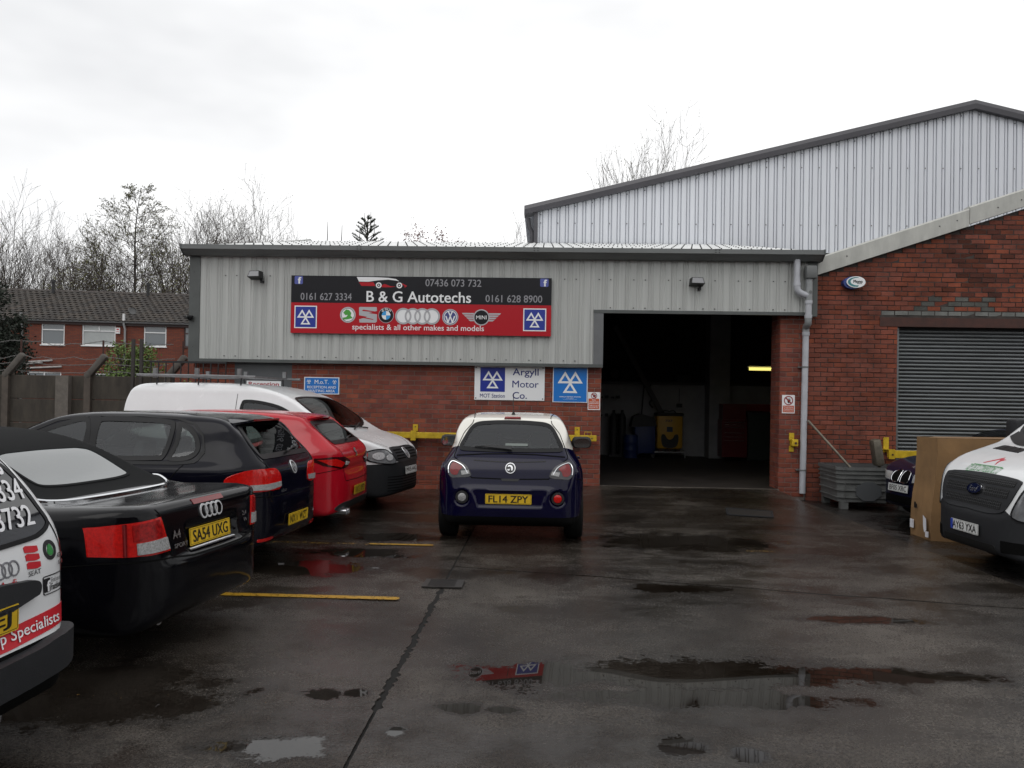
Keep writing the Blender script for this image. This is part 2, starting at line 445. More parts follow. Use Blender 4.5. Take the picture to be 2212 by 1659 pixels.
    def window(s, name, outline, axis, glass, frit, width=0.028, open_=True, dens=0.07, cond=None):
        if open_: width = max(width, 0.044)
        g = s.patch(name, outline, axis, glass, off=0.004, thick=0.0, dens=dens)
        s.ring('window_seal', outline, axis, frit, width, 0.007, g)
        if open_:
            i, j = UVI[axis]; O = s.inset(np.array(s.densify(outline)), 0.022)
            ins = in_poly(s.cen[:, [i, j]], O); d = np.array(AX[axis][0])
            f = ins & ((s.nrm@d) < -0.12)
            if cond is not None: f &= cond(s.cen)
            s.keep &= ~f
        return g
    def cut(s, outline, axis, cond=None):
        i, j = UVI[axis]; ins = in_poly(s.cen[:, [i, j]], np.array(outline)); d = np.array(AX[axis][0]); f = ins & ((s.nrm@d) < -0.12)
        if cond is not None: f &= cond(s.cen)
        s.keep &= ~f
    def zone(s, fn, mt): s.zones.append((fn, mt))
    def finish(s, paint, name='body'):
        P = [tuple(p) for p in s.P]; F = [tuple(int(i) for i in f) for f in s.F[s.keep]]; fm = [0]*len(F); mats = [paint]
        for fn, mt in s.zones:      # colour boundaries are cut exactly into the mesh
            if mt not in mats: mats.append(mt)
            mi = mats.index(mt); gv = list(fn(np.array(P))); nF = []; nm = []; cache = {}
            for f, m0 in zip(F, fm):
                sg = [gv[i] > 0 for i in f]
                if all(sg): nF.append(f); nm.append(mi); continue
                if not any(sg): nF.append(f); nm.append(m0); continue
                A = []; Bq = []
                for k in range(len(f)):
                    i, j = f[k], f[(k+1) % len(f)]
                    (A if sg[k] else Bq).append(i)
                    if sg[k] != sg[(k+1) % len(f)]:
                        key = (min(i, j), max(i, j))
                        if key not in cache:
                            a, b = key; t = gv[a]/(gv[a]-gv[b]); t = min(0.98, max(0.02, t))
                            P.append(tuple(P[a][q]*(1-t)+P[b][q]*t for q in range(3))); gv.append(0.0); cache[key] = len(P)-1
                        A.append(cache[key]); Bq.append(cache[key])
                if len(A) > 2: nF.append(tuple(A)); nm.append(mi)
                if len(Bq) > 2: nF.append(tuple(Bq)); nm.append(m0)
            F, fm = nF, nm
        me = bpy.data.meshes.new(name); me.from_pydata(P, [], F); fm = np.array(fm)
        for m_ in mats: me.materials.append(m_)
        me.polygons.foreach_set('material_index', fm.astype(np.int32)); me.polygons.foreach_set('use_smooth', [True]*len(F)); me.update()
        s.body = link(name, me, s.root, False); return s.body
    # ---- parts shared by every vehicle
    def wheels(s, xs, zw, r, ytrack, wid=0.2, rim=(0.30, 0.30, 0.31), rr=0.62):
        tm = MB(); w2 = wid/2
        prof = [(r*rr, -w2*0.85), (r*0.80, -w2), (r*0.94, -w2*0.98), (r*0.99, -w2*0.8), (r, -w2*0.3), (r, w2*0.3), (r*0.99, w2*0.8), (r*0.94, w2*0.98), (r*0.80, w2), (r*rr, w2*0.85)]
        tm.lathe(prof, 40, Matrix.Rotation(pi/2, 4, 'X'), close=False); tme = tm.mesh('tyre', M_TYRE, True)
        rm = MB(); R = r*rr
        rm.lathe([(R*1.02, -w2*0.8), (R*0.97, -w2*0.82), (R*0.93, -w2*0.5), (R*0.9, w2*0.6)], 40, Matrix.Rotation(pi/2, 4, 'X'), close=False)
        rm.lathe([(0.001, -w2*0.62), (R*0.2, -w2*0.62), (R*0.22, -w2*0.4)], 16, Matrix.Rotation(pi/2, 4, 'X'), close=False)
        for k in range(5):
            Mk = Matrix.Rotation(2*pi*k/5, 4, 'Y')
            rm.add([(-0.035, w2*0.62*-1+0.01, R*0.15), (0.035, -w2*0.62+0.01, R*0.15), (0.028, -w2*0.75, R*0.95), (-0.028, -w2*0.75, R*0.95),
                    (-0.03, -w2*0.2, R*0.15), (0.03, -w2*0.2, R*0.15), (0.022, -w2*0.3, R*0.95), (-0.022, -w2*0.3, R*0.95)],
                   [(0, 1, 2, 3), (4, 7, 6, 5), (0, 3, 7, 4), (1, 5, 6, 2)], Mk)
        rme = rm.mesh('rim', mat('rim_%d' % int(rim[0]*100), rim, 0.35, 0.8), True)
        hubm = MB().lathe([(0.001, 0.02), (R*0.9, 0.02)], 24, Matrix.Rotation(pi/2, 4, 'X'), close=False).mesh('brake_disc', M_DARK)
        for x in xs:
            for sgn in (-1, 1):
                t = bpy.data.objects.new('wheel', tme); COL.objects.link(t); t.parent = s.root; t.location = (x, sgn*ytrack, zw)
                t.rotation_euler = (0, 0.4*x, 0 if sgn < 0 else pi)
                for nm, me in (('rim', rme), ('brake_disc', hubm)):
                    q = bpy.data.objects.new(nm, me); COL.objects.link(q); q.parent = t
    def plate(s, text, axis, u, z, yellow, tilt=0.0, off=0.02, w=0.52, h=0.111, yaw=0.0, ur=None):
        c = s.hit(axis, u, z, 0.0); out_ = -AX[axis][0]
        c = c + out_*off
        U = Vector((0, 1, 0)) if axis == 'front' else Vector((0, -1, 0))
        N = out_; V = Vector((0, 0, 1))
        R = Matrix.Rotation(tilt, 3, U) @ Matrix.Rotation(yaw, 3, V); U = R @ U; V = R @ V; N = U.cross(V)
        mb = MB(); o2 = rrect(0, 0, w, h, 0.008)
        mb.prism(o2, -0.004, 0.0, 'xy')
        M = Matrix(((*U, 0), (*V, 0), (*N, 0), (0, 0, 0, 1))).transposed(); M.translation = c
        mb.v = [tuple(M @ Vector(p)) for p in mb.v]
        p = mb.build('number_plate', M_PLATE_Y if yellow else M_PLATE_W, s.root, world=False)
        plane_text(text, c, U, V, M_PLATE_TXT, p, 'registration', w=w*0.86, h=h*0.70, bold=0.018, world=False, thick=0.0012)
        bd = MB(); n = len(o2); o3 = rrect(0, 0, w-0.012, h-0.012, 0.006); o4 = rrect(0, 0, w-0.017, h-0.017, 0.005)
        bd.add([M @ Vector((a, b, 0.001)) for a, b in o3+o4], [(k, (k+1) % n, n+(k+1) % n, n+k) for k in range(n)])
        bd.build('plate_border', M_PLATE_TXT, p, world=False, fix=False)
        return p
    def on_body_text(s, text, axis, u, v, w, h, mt, name='lettering', bold=0.0, flip=1, off=0.004, rot=0.0, parent=None, shear=0.0):
        vs, fs = text2d(text, w, h, bold, shear)
        c, sn = cos(rot), sin(rot)
        V3 = [s.hit(axis, u+flip*(a*c-b*sn), v+(a*sn+b*c), off+l) for a, b, l in vs]
        return MB().add(V3, fs).build(name, mt, parent or s.root, world=False, fix=False)
    def on_body_shape(s, pts, axis, mt, name, off=0.004, dens=0.05, parent=None, thick=0.003):
        return s.patch(name, pts, axis, mt, off=off, thick=thick, dens=dens, parent=parent)
    def ringlogo(s, axis, u, v, r, wd, mt, name='emblem_ring', off=0.008, parent=None, n=28, asp=1.0):
        pts = circ(0, 0, 1, n); V3 = []; fs = []
        for rr in (r, r-wd):
            for a, b in pts: V3.append(s.hit(axis, u+a*rr*asp, v+b*rr, off))
        d = AX[axis][0]; V3 += [p + d*0.008 for p in V3[:n]]
        fs = [(k, (k+1) % n, n+(k+1) % n, n+k) for k in range(n)] + [(k, (k+1) % n, 2*n+(k+1) % n, 2*n+k) for k in range(n)]
        return MB().add(V3, fs).build(name, mt, parent or s.root, world=False, fix=False)
    def seats(s, xf, xr, zseat, yoff=0.36, hb=0.58, colm=None, head=True, yr=0.62):
        colm = colm or M_SEAT
        for y in (-yoff, yoff):
            mb = MB(); mb.box((xf-0.05, y-0.25, zseat-0.12), (xf+0.45, y+0.25, zseat+0.05), bev=0.05)
            Mx = Matrix.Translation((xf, y, zseat)) @ Matrix.Rotation(-0.25, 4, 'Y')
            mb.box((-0.08, -0.25, 0), (0.05, 0.25, hb), Mx, bev=0.05)
            if head: mb.box((-0.05, -0.13, hb+0.04), (0.05, 0.13, hb+0.22), Mx, bev=0.04)
            mb.build('seat', colm, s.root, True, world=False)
        if xr is not None:
            mb = MB(); mb.box((xr, -yr, zseat-0.15), (xr+0.45, yr, zseat+0.03), bev=0.05)
            Mx = Matrix.Translation((xr+0.05, 0, zseat)) @ Matrix.Rotation(-0.3, 4, 'Y')
            mb.box((-0.1, -yr, 0), (0.03, yr, hb-0.08), Mx, bev=0.05)
            if head:
                for y in (-0.36, 0.36): mb.box((-0.08, y-0.12, hb-0.06), (0.02, y+0.12, hb+0.07), Mx, bev=0.04)
            mb.build('rear_seat', colm, s.root, True, world=False)
    def tub(s, x0, x1, wy, z0, z1):
        mb = MB(); mb.box((x0, -wy, z0), (x1, wy, z1)); mb.build('cabin_floor', M_DARK, s.root, world=False)
    def steering(s, x, z, y=-0.36):
        mb = MB(); n = 24; R = 0.185
        Mx = Matrix.Translation((x, y, z)) @ Matrix.Rotation(radians(65), 4, 'Y')
        pts = [Mx @ Vector((R*cos(2*pi*k/n), R*sin(2*pi*k/n), 0)) for k in range(n+1)]
        mb.tube(pts, 0.016, 6); mb.box((-0.02, -0.18, -0.02), (0.02, 0.18, 0.02), Mx); mb.build('steering_wheel', M_DARK, s.root, True, world=False)

# ------------------------------------------------------------------ vehicle materials
M_TYRE = mat('tyre_rubber', (0.007, 0.007, 0.007), 0.8, spec=0.2, bump=(60, 0.2)); M_DARK = mat('dark_plastic', (0.012, 0.012, 0.013), 0.6)
M_TRIM = mat('grey_bumper_plastic', (0.0165, 0.0175, 0.020), 0.55, spec=0.3, noise=(40, 0.15), bump=(220, 0.12))
M_SEAL = mat('black_seal', (0.004, 0.004, 0.005), 0.35, spec=0.25); M_SEAM = mat('panel_gap', (0.003, 0.003, 0.003), 0.8, spec=0.08)
M_SEAT = mat('seat_cloth', (0.03, 0.03, 0.032), 0.9); M_SEATG = mat('grey_seat_cloth', (0.16, 0.18, 0.17), 0.9)
M_BADGE = mat('bright_badge', (0.66, 0.67, 0.69), 0.25, 0.35); M_CHROME = mat('chrome', (0.75, 0.76, 0.78), 0.08, 1.0); M_SILVER = mat('silver_badge', (0.6, 0.61, 0.63), 0.22, 0.9)
M_PLATE_Y = mat('plate_yellow', (0.62, 0.40, 0.02), 0.35, noise=(14, 0.12)); M_PLATE_W = mat('plate_white', (0.62, 0.63, 0.62), 0.35, noise=(14, 0.15)); M_PLATE_TXT = mat('plate_black', (0.008, 0.008, 0.008), 0.4)
M_REDL = mat('red_lens', (0.52, 0.008, 0.006), 0.10, noise=(55, 0.35)); M_REDD = mat('dark_red_lens', (0.18, 0.005, 0.007), 0.10, noise=(60, 0.3))
M_CLEARL = mat('clear_lens', (0.36, 0.36, 0.36), 0.12, 0.1, noise=(90, 0.5)); M_LAMPH = mat('lamp_housing', (0.045, 0.045, 0.05), 0.12, 0.0, noise=(20, 0.4))
M_WHITE = mat('white_paint', (0.70, 0.71, 0.72), 0.25, coat=0.6, noise=(1.5, 0.06)); M_CREAM = mat('off_white_paint', (0.72, 0.70, 0.64), 0.25, coat=0.7, noise=(2.5, 0.05))
M_BLACK = mat('black_paint', (0.0024, 0.0024, 0.0036), 0.09, spec=0.20, noise=(3, 0.3)); M_GBLACK = mat('blue_black_paint', (0.0030, 0.0030, 0.0070), 0.09, spec=0.20, noise=(3, 0.3))
M_NAVY = mat('navy_paint', (0.0028, 0.0024, 0.019), 0.09, spec=0.26, noise=(3, 0.15)); M_NAVY2 = mat('dark_navy_paint', (0.005, 0.006, 0.022), 0.11, spec=0.25)
M_RED = mat('red_paint', (0.40, 0.006, 0.016), 0.14, spec=0.45, noise=(3, 0.08)); M_CLOTH = mat('soft_top_canvas', (0.009, 0.0095, 0.010), 0.95, spec=0.15, noise=(30, 0.2), bump=(300, 0.15))
M_GLASS = glass_mat('car_glass', (0.62, 0.70, 0.67)); M_GLASSD = glass_mat('dark_car_glass', (0.10, 0.11, 0.115)); M_GLASSM = glass_mat('windscreen_glass', (0.76, 0.82, 0.80))
M_STK_RED = mat('sticker_red', (0.48, 0.012, 0.022), 0.35); M_STK_BLK = mat('sticker_black', (0.012, 0.012, 0.014), 0.4); M_STK_WHT = mat('sticker_white', (0.72, 0.72, 0.74), 0.4)
M_STK_GRN = mat('sticker_green', (0.03, 0.22, 0.05), 0.4); M_STK_GRY = mat('sticker_grey', (0.22, 0.22, 0.24), 0.35, 0.4); M_STK_BLUE = mat('sticker_blue', (0.02, 0.05, 0.35), 0.4)


# ------------------------------------------------------------------ materials of the place
M_MORTAR = mat('mortar', (0.20, 0.17, 0.15), 0.9, noise=(12, 0.35)); M_MORTARD = mat('old_mortar', (0.045, 0.036, 0.032), 0.9, noise=(8, 0.5))
M_BRICK = mat('red_brick', (0.3, 0.07, 0.045), 0.85, tint=True, noise=(4, 0.36), bump=(90, 0.25), spec=0.25); M_OLDBRICK = mat('old_red_brick', (0.3, 0.07, 0.045), 0.8, tint=True, noise=(2.2, 0.5), bump=(45, 0.5), spec=0.3)
M_CLAD = mat('grey_cladding', (0.40, 0.41, 0.395), 0.45, noise=(1.6, 0.20), streak=(9, 5, 0.25)); M_CLADW = mat('silver_cladding', (0.61, 0.63, 0.67), 0.42, noise=(1.2, 0.08), streak=(4, 4, 0.3))
M_FLASH = mat('dark_grey_flashing', (0.075, 0.082, 0.080), 0.42, noise=(3, 0.2)); M_GUT = mat('grey_gutter', (0.13, 0.138, 0.137), 0.40, noise=(2, 0.2), streak=(0.6, 4, 4))
M_ROOFW = mat('pale_roof_sheet', (0.72, 0.73, 0.72), 0.35, noise=(2, 0.1)); M_SCREW = mat('dark_screw', (0.03, 0.03, 0.03), 0.6)
M_PIPE = mat('grey_plastic_pipe', (0.40, 0.41, 0.44), 0.35, noise=(6, 0.15)); M_PIPED = mat('dark_grey_pipe', (0.12, 0.125, 0.125), 0.4)
M_YEL = mat('yellow_steel', (0.52, 0.35, 0.012), 0.45, noise=(9, 0.35)); M_RUST = mat('rusty_steel', (0.055, 0.020, 0.014), 0.75, noise=(8, 0.4))
M_CONC = mat('fence_concrete', (0.052, 0.044, 0.035), 0.9, noise=(2.2, 0.45), bump=(50, 0.3), streak=(3, 3, 0.8)); M_CONCP = mat('post_concrete', (0.10, 0.090, 0.080), 0.9, noise=(5, 0.3), bump=(50, 0.3))
M_SHUT = mat('grey_shutter', (0.155, 0.165, 0.17), 0.38, 0.3, noise=(3, 0.25), streak=(0.4, 1, 3)); M_COP = mat('pale_coping', (0.42, 0.42, 0.39), 0.55, noise=(3, 0.2), streak=(2, 2, 0.6))
M_WHT = mat('white_upvc', (0.72, 0.72, 0.72), 0.4); M_BLK = mat('black_steel', (0.010, 0.010, 0.011), 0.5)
M_SBLACK = mat('sign_black', (0.010, 0.010, 0.013), 0.30, spec=0.25); M_SRED = mat('sign_red', (0.38, 0.010, 0.018), 0.30, spec=0.25); M_SWHITE = mat('sign_white', (0.74, 0.75, 0.76), 0.35); M_SBLUE = mat('sign_royal_blue', (0.015, 0.030, 0.26), 0.3)
M_SCYAN = mat('sign_blue', (0.012, 0.16, 0.52), 0.3); M_SGREY = mat('sign_grey', (0.24, 0.24, 0.26), 0.35); M_SNAVY = mat('sign_navy_text', (0.012, 0.022, 0.16), 0.35); M_SORANGE = mat('sign_orange', (0.50, 0.09, 0.03), 0.35)
M_SSIL = mat('sign_silver', (0.42, 0.42, 0.44), 0.3, 0.3); M_SDKRED = mat('sign_text_red', (0.36, 0.01, 0.02), 0.35); M_SGREEN = mat('sign_green', (0.06, 0.30, 0.04), 0.35); M_SLBLUE = mat('sign_light_blue', (0.03, 0.28, 0.62), 0.35)
M_HBRICK = bpy.data.materials.new('house_brick')

# ------------------------------------------------------------------ wet ground
def ramp_h(x, y):
    def ss(a, b, t): t = min(1, max(0, (t-a)/(b-a))); return t*t*(3-2*t)
    return 0.125*ss(11.2, 14.70, y)*ss(0.1, 1.0, x)*(1-ss(4.15, 4.42, x))
def wet_material(name, base, dry, rough, pud, oil=False, texs=1.0):
    m = bpy.data.materials.new(name); m.use_nodes = True; t = m.node_tree; b = t.nodes['Principled BSDF']; N = t.nodes.new; L = t.links.new
    g = N('ShaderNodeNewGeometry'); pos = g.outputs['Position']
    def noise(sc, det=5, ro=0.6, vec=None, scale=None):
        n = N('ShaderNodeTexNoise'); n.inputs['Scale'].default_value = sc; n.inputs['Detail'].default_value = det; n.inputs['Roughness'].default_value = ro
        if scale: mp_ = N('ShaderNodeMapping'); mp_.inputs['Scale'].default_value = scale; L(pos, mp_.inputs[0]); L(mp_.outputs[0], n.inputs[0])
        else: L(pos, n.inputs[0])
        return n.outputs['Fac']
    def mth(op, a, b_=None, clamp=False):
        n = N('ShaderNodeMath'); n.operation = op; n.use_clamp = clamp
        for i, v in enumerate((a, b_)):
            if v is None: continue
            if isinstance(v, (int, float)): n.inputs[i].default_value = v
            else: L(v, n.inputs[i])
        return n.outputs[0]
    def rng(v, a, b_, c=0.0, d=1.0, smooth=False):
        n = N('ShaderNodeMapRange'); n.interpolation_type = 'SMOOTHSTEP' if smooth else 'LINEAR'
        L(v, n.inputs[0]); n.inputs[1].default_value = a; n.inputs[2].default_value = b_; n.inputs[3].default_value = c; n.inputs[4].default_value = d; return n.outputs[0]
    spk = noise(75, 3, 0.75); big = noise(0.55, 4, 0.55); mid = noise(2.3, 6, 0.65); fine = noise(38, 4, 0.7); grit = noise(150, 2, 0.6)
    tr = noise(1.1, 6, 0.65, scale=(0.6, 1.1, 1))
    # puddles: level hollows that hold water, with ragged rims
    acc = None
    for (cx, cy, rx, ry) in pud:
        s1 = N('ShaderNodeVectorMath'); s1.operation = 'SUBTRACT'; L(pos, s1.inputs[0]); s1.inputs[1].default_value = (cx, cy, 0)
        s2 = N('ShaderNodeVectorMath'); s2.operation = 'MULTIPLY'; L(s1.outputs[0], s2.inputs[0]); s2.inputs[1].default_value = (1/rx, 1/ry, 0)
        s3 = N('ShaderNodeVectorMath'); s3.operation = 'LENGTH'; L(s2.outputs[0], s3.inputs[0])
        v = mth('SUBTRACT', 1.0, s3.outputs['Value']); acc = v if acc is None else mth('MAXIMUM', acc, v)
    rag = mth('MULTIPLY', mth('SUBTRACT', noise(3.4, 8, 0.68), 0.5), 2.6)
    rag2 = mth('MULTIPLY', mth('SUBTRACT', fine, 0.5), 1.1)
    pv = mth('ADD', mth('ADD', mth('MAXIMUM', acc, -0.6), rag), rag2) if acc is not None else mth('SUBTRACT', rag, 1.0)
    free = mth('SUBTRACT', mth('MULTIPLY', big, 2.2), 1.62)      # the odd hollow elsewhere
    pm = rng(pv, 0.0, 0.22, smooth=True)
    damp = rng(mth('ADD', pv, mth('MULTIPLY', mth('SUBTRACT', mid, 0.5), 1.5)), -0.55, 0.15, smooth=True)
    film = rng(mth('ADD', tr, mth('MULTIPLY', mth('SUBTRACT', mid, 0.5), 0.9)), 0.36, 0.62, smooth=True)   # thin water film in streaks
    c1 = N('ShaderNodeMixRGB'); c1.inputs[1].default_value = (*base, 1); c1.inputs[2].default_value = (*dry, 1)
    L(mth('MULTIPLY', rng(mth('ADD', mid, mth('MULTIPLY', mth('SUBTRACT', big, 0.5), 1.2)), 0.34, 0.72), 1.0), c1.inputs[0])
    c2 = N('ShaderNodeMixRGB'); c2.blend_type = 'MULTIPLY'; c2.inputs[0].default_value = 1.0; L(c1.outputs[0], c2.inputs[1])
    gr = N('ShaderNodeCombineColor'); gv = mth('MULTIPLY', mth('MULTIPLY', rng(grit, 0.3, 0.7, 0.45, 1.65), rng(spk, 0.32, 0.68, 0.40, 1.7)), rng(fine, 0.3, 0.7, 0.62, 1.38))
    for i in range(3): L(gv, gr.inputs[i])
    L(gr.outputs[0], c2.inputs[2])
    c3 = N('ShaderNodeMixRGB'); L(mth('MULTIPLY', mth('MAXIMUM', damp, mth('MULTIPLY', film, 0.8)), 0.78), c3.inputs[0]); L(c2.outputs[0], c3.inputs[1]); c3.inputs[2].default_value = (base[0]*0.32, base[1]*0.29, base[2]*0.27, 1)
    last = c3.outputs[0]
    if oil:
        st = rng(noise(1.7, 5, 0.6), 0.60, 0.74, smooth=True); c4 = N('ShaderNodeMixRGB'); L(mth('MULTIPLY', st, 0.7), c4.inputs[0]); L(last, c4.inputs[1]); c4.inputs[2].default_value = (0.012, 0.008, 0.007, 1); last = c4.outputs[0]
    L(last, b.inputs['Base Color'])
    r0 = mth('SUBTRACT', rng(mid, 0.3, 0.7, rough-0.06, rough+0.12), mth('MULTIPLY', mth('MAXIMUM', film, damp), rough*0.62))
    r0 = mth('ADD', r0, rng(spk, 0.35, 0.7, -0.10, 0.16), True)
    r1 = N('ShaderNodeMixRGB')   # scalar mix
    L(pm, r1.inputs[0]); L(r0, r1.inputs[1]); r1.inputs[2].default_value = (0.015, 0.015, 0.015, 1)
    L(r1.outputs[0], b.inputs['Roughness'])
    b.inputs['IOR'].default_value = 1.36; L(rng(pm, 0, 1, 0.62, 0.55), b.inputs['Specular IOR Level'])
    hgt = mth('ADD', mth('ADD', mth('MULTIPLY', fine, 0.7), mth('MULTIPLY', spk, 0.7)), mth('MULTIPLY', grit, 0.5))
    bp = N('ShaderNodeBump'); bp.inputs['Distance'].default_value = 0.009; L(hgt, bp.inputs['Height'])
    L(mth('MULTIPLY', mth('SUBTRACT', 1.0, pm), mth('SUBTRACT', 0.62*texs, mth('MULTIPLY', film, 0.40*texs))), bp.inputs['Strength'])
    L(bp.outputs[0], b.inputs['Normal'])
    return m
PUD = [(-1.26, 3.80, 0.27, 0.14), (-1.20, 4.50, 0.13, 0.10), (-1.02, 4.54, 0.08, 0.08), (-0.10, 4.93, 0.42, 0.24), (0.95, 5.03, 1.15, 0.30), (0.95, 4.62, 0.85, 0.17), (2.0, 5.10, 0.9, 0.15), (1.65, 9.75, 1.15, 0.55), (-0.43, 4.36, 0.16, 0.09), (-0.20, 4.36, 0.12, 0.06), (-0.70, 4.03, 0.06, 0.08),
       (0.70, 3.96, 0.16, 0.12), (0.98, 3.92, 0.10, 0.10), (-2.3, 7.8, 0.7, 0.35), (-1.9, 8.6, 0.6, 0.3), (-1.7, 9.6, 0.6, 0.3), (-2.6, 4.4, 0.9, 0.5), (1.2, 7.3, 0.5, 0.18), (2.5, 6.4, 0.5, 0.12)]
M_SLAB = wet_material('wet_concrete', (0.015, 0.0115, 0.0085), (0.068, 0.059, 0.050), 0.26, PUD, oil=True)
M_TARM = wet_material('wet_tarmac', (0.016, 0.014, 0.013), (0.028, 0.025, 0.023), 0.42, [(5.6, 11.6, 0.8, 1.2)], texs=1.3)
gm = MB(); gx = [-400, -60, -14, 4.3, 4.7, 5.6, 8, 14, 60, 400]; gy = [-400, -40, -5, 0, 5, 10, 14.7, 20, 30, 50, 120, 800]
def gz(x, y): return -0.035 if x < 4.5 or y > 16 else (-0.06 if x < 5 else -0.09)
vs = [(x, y, gz(x, y)) for y in gy for x in gx]; nxg = len(gx)
gm.add(vs, [(j*nxg+i, j*nxg+i+1, (j+1)*nxg+i+1, (j+1)*nxg+i) for j in range(len(gy)-1) for i in range(nxg-1)])
ground = tag(gm.build('ground', M_TARM, fix=False), kind='structure')
def slab(c00, c10, c11, c01, jl=0.0, jr=0.0, jb=0.0, jt=0.0, step=0.14, jr_range=None):
    rnd = random.Random(int(abs(c00[0]*100+c00[1]*10))+3)
    W_ = max(hypot(c10[0]-c00[0], c10[1]-c00[1]), 0.2); H_ = max(hypot(c01[0]-c00[0], c01[1]-c00[1]), 0.2)
    n, m = max(2, min(60, int(W_/step))), max(2, min(420, int(H_/(step if not (jl or jr) else 0.032))))
    V = []
    for j in range(m+1):
        tv = j/m; dl = rnd.uniform(-1, 1); dr = rnd.uniform(-1, 1)
        for i in range(n+1):
            tu = i/n
            x = (c00[0]*(1-tu)+c10[0]*tu)*(1-tv)+(c01[0]*(1-tu)+c11[0]*tu)*tv; y = (c00[1]*(1-tu)+c10[1]*tu)*(1-tv)+(c01[1]*(1-tu)+c11[1]*tu)*tv
            k = 1.0 if (jr_range is None or jr_range[0] < y < jr_range[1]) else 0.12
            if i == 0: x += jl*(dl*0.5+0.5)*k
            if i == n: x -= jr*(dr*0.5+0.5)*k
            if j == 0: y += jb*rnd.random()
            if j == m: y -= jt*rnd.random()
            V.append((x, y, ramp_h(x, y)+0.003*sin(x*1.7+y*0.9)+0.002*sin(x*4.1-y*3.3)))
    F_ = [(j*(n+1)+i, j*(n+1)+i+1, (j+1)*(n+1)+i+1, (j+1)*(n+1)+i) for j in range(m) for i in range(n)]
    rim = [i for i in range(n+1)] + [j*(n+1)+n for j in range(1, m+1)] + [m*(n+1)+i for i in reversed(range(n))] + [j*(n+1) for j in reversed(range(1, m))]
    b0 = len(V); V += [(V[r][0], V[r][1], -0.05) for r in rim]
    F_ += [(rim[k], b0+k, b0+(k+1) % len(rim), rim[(k+1) % len(rim)]) for k in range(len(rim))]
    o = MB().add(V, F_).build('concrete_slab', M_SLAB, ground, True, fix=False)
    return o
JX = -0.855
def skew(x): return 8.025-(x+0.889)*0.2338
slab((-13.5, -4), (JX-0.006, -4), (JX-0.006, 10.60), (-13.5, 10.62), jr=0.028, jr_range=(4.3, 7.1))
slab((-13.5, 10.64), (JX-0.006, 10.62), (JX-0.006, 14.80), (-13.5, 14.80), jt=0.0)
slab((JX+0.008, -4), (4.42, -4), (4.42, skew(4.42)-0.010), (JX+0.008, skew(JX)-0.010), jl=0.030, jr_range=(4.3, 7.1), jt=0.016)
slab((JX+0.008, skew(JX)+0.012), (4.42, skew(4.42)+0.012), (4.42, 10.35), (JX+0.008, 10.60), jb=0.012)
slab((JX+0.008, 10.615), (4.42, 10.365), (4.42, 14.735), (JX+0.008, 14.735))
slab((-13.5, 14.815), (-6.45, 14.815), (-6.45, 17.4), (-13.5, 17.4))
M_BITU = mat('joint_bitumen', (0.006, 0.0055, 0.005), 0.75, spec=0.2)
def seal(a, b, w, z=-0.006): MB().bar((*a, z), (*b, z), w, 0.02).build('joint_seal', M_BITU, ground)
seal((JX, -4), (JX, 10.6), 0.085, -0.016); seal((JX, skew(JX)), (4.42, skew(4.42)), 0.05, -0.016); seal((JX, 10.61), (4.42, 10.36), 0.03, -0.016); seal((-13, 10.63), (JX, 10.61), 0.03, -0.016)
# worn yellow bay lines
def paint_mat(name, thr):
    m = bpy.data.materials.new(name); m.use_nodes = True; t = m.node_tree; b = t.nodes['Principled BSDF']; N = t.nodes.new; L = t.links.new
    g = N('ShaderNodeNewGeometry'); n = N('ShaderNodeTexNoise'); n.inputs['Scale'].default_value = 26; n.inputs['Detail'].default_value = 6; n.inputs['Roughness'].default_value = 0.75; L(g.outputs['Position'], n.inputs[0])
    r = N('ShaderNodeMapRange'); r.inputs[1].default_value = thr; r.inputs[2].default_value = thr+0.05; L(n.outputs['Fac'], r.inputs[0])
    tr = N('ShaderNodeBsdfTransparent'); ms = N('ShaderNodeMixShader'); L(r.outputs[0], ms.inputs[0]); L(tr.outputs[0], ms.inputs[1]); L(b.outputs[0], ms.inputs[2]); L(ms.outputs[0], t.nodes['Material Output'].inputs[0])
    b.inputs['Base Color'].default_value = (0.36, 0.20, 0.012, 1); b.inputs['Roughness'].default_value = 0.35; return m
M_LINE = paint_mat('worn_yellow_paint', 0.40); M_LINE2 = paint_mat('faded_yellow_paint', 0.64); M_LINE3 = paint_mat('half_worn_yellow_paint', 0.54)
def line(x0, x1, y, w, m, cap=True):
    pts = [(x0, y-w/2), (x1-0.03, y-w/2)] + ([(x1-0.03+0.03*sin(a), y-w/2*cos(a)) for a in np.linspace(0.4, pi-0.4, 5)] if cap else []) + [(x1-0.03, y+w/2), (x0, y+w/2)]
    n = len(pts); MB().add([(a, b, ramp_h(a, b)+0.009) for a, b in pts], [tuple(range(n))]).build('bay_line', m, ground, fix=False)
line(-6.5, -1.145, 6.66, 0.095, M_LINE); line(-6.5, -1.90, 9.07, 0.075, M_LINE3); line(-1.92, -1.195, 9.10, 0.075, M_LINE); line(-6.5, -1.0, 4.37, 0.10, M_LINE2); line(2.28, 2.60, 9.20, 0.05, M_LINE3); line(-6.5, -1.5, 11.5, 0.08, M_LINE2)
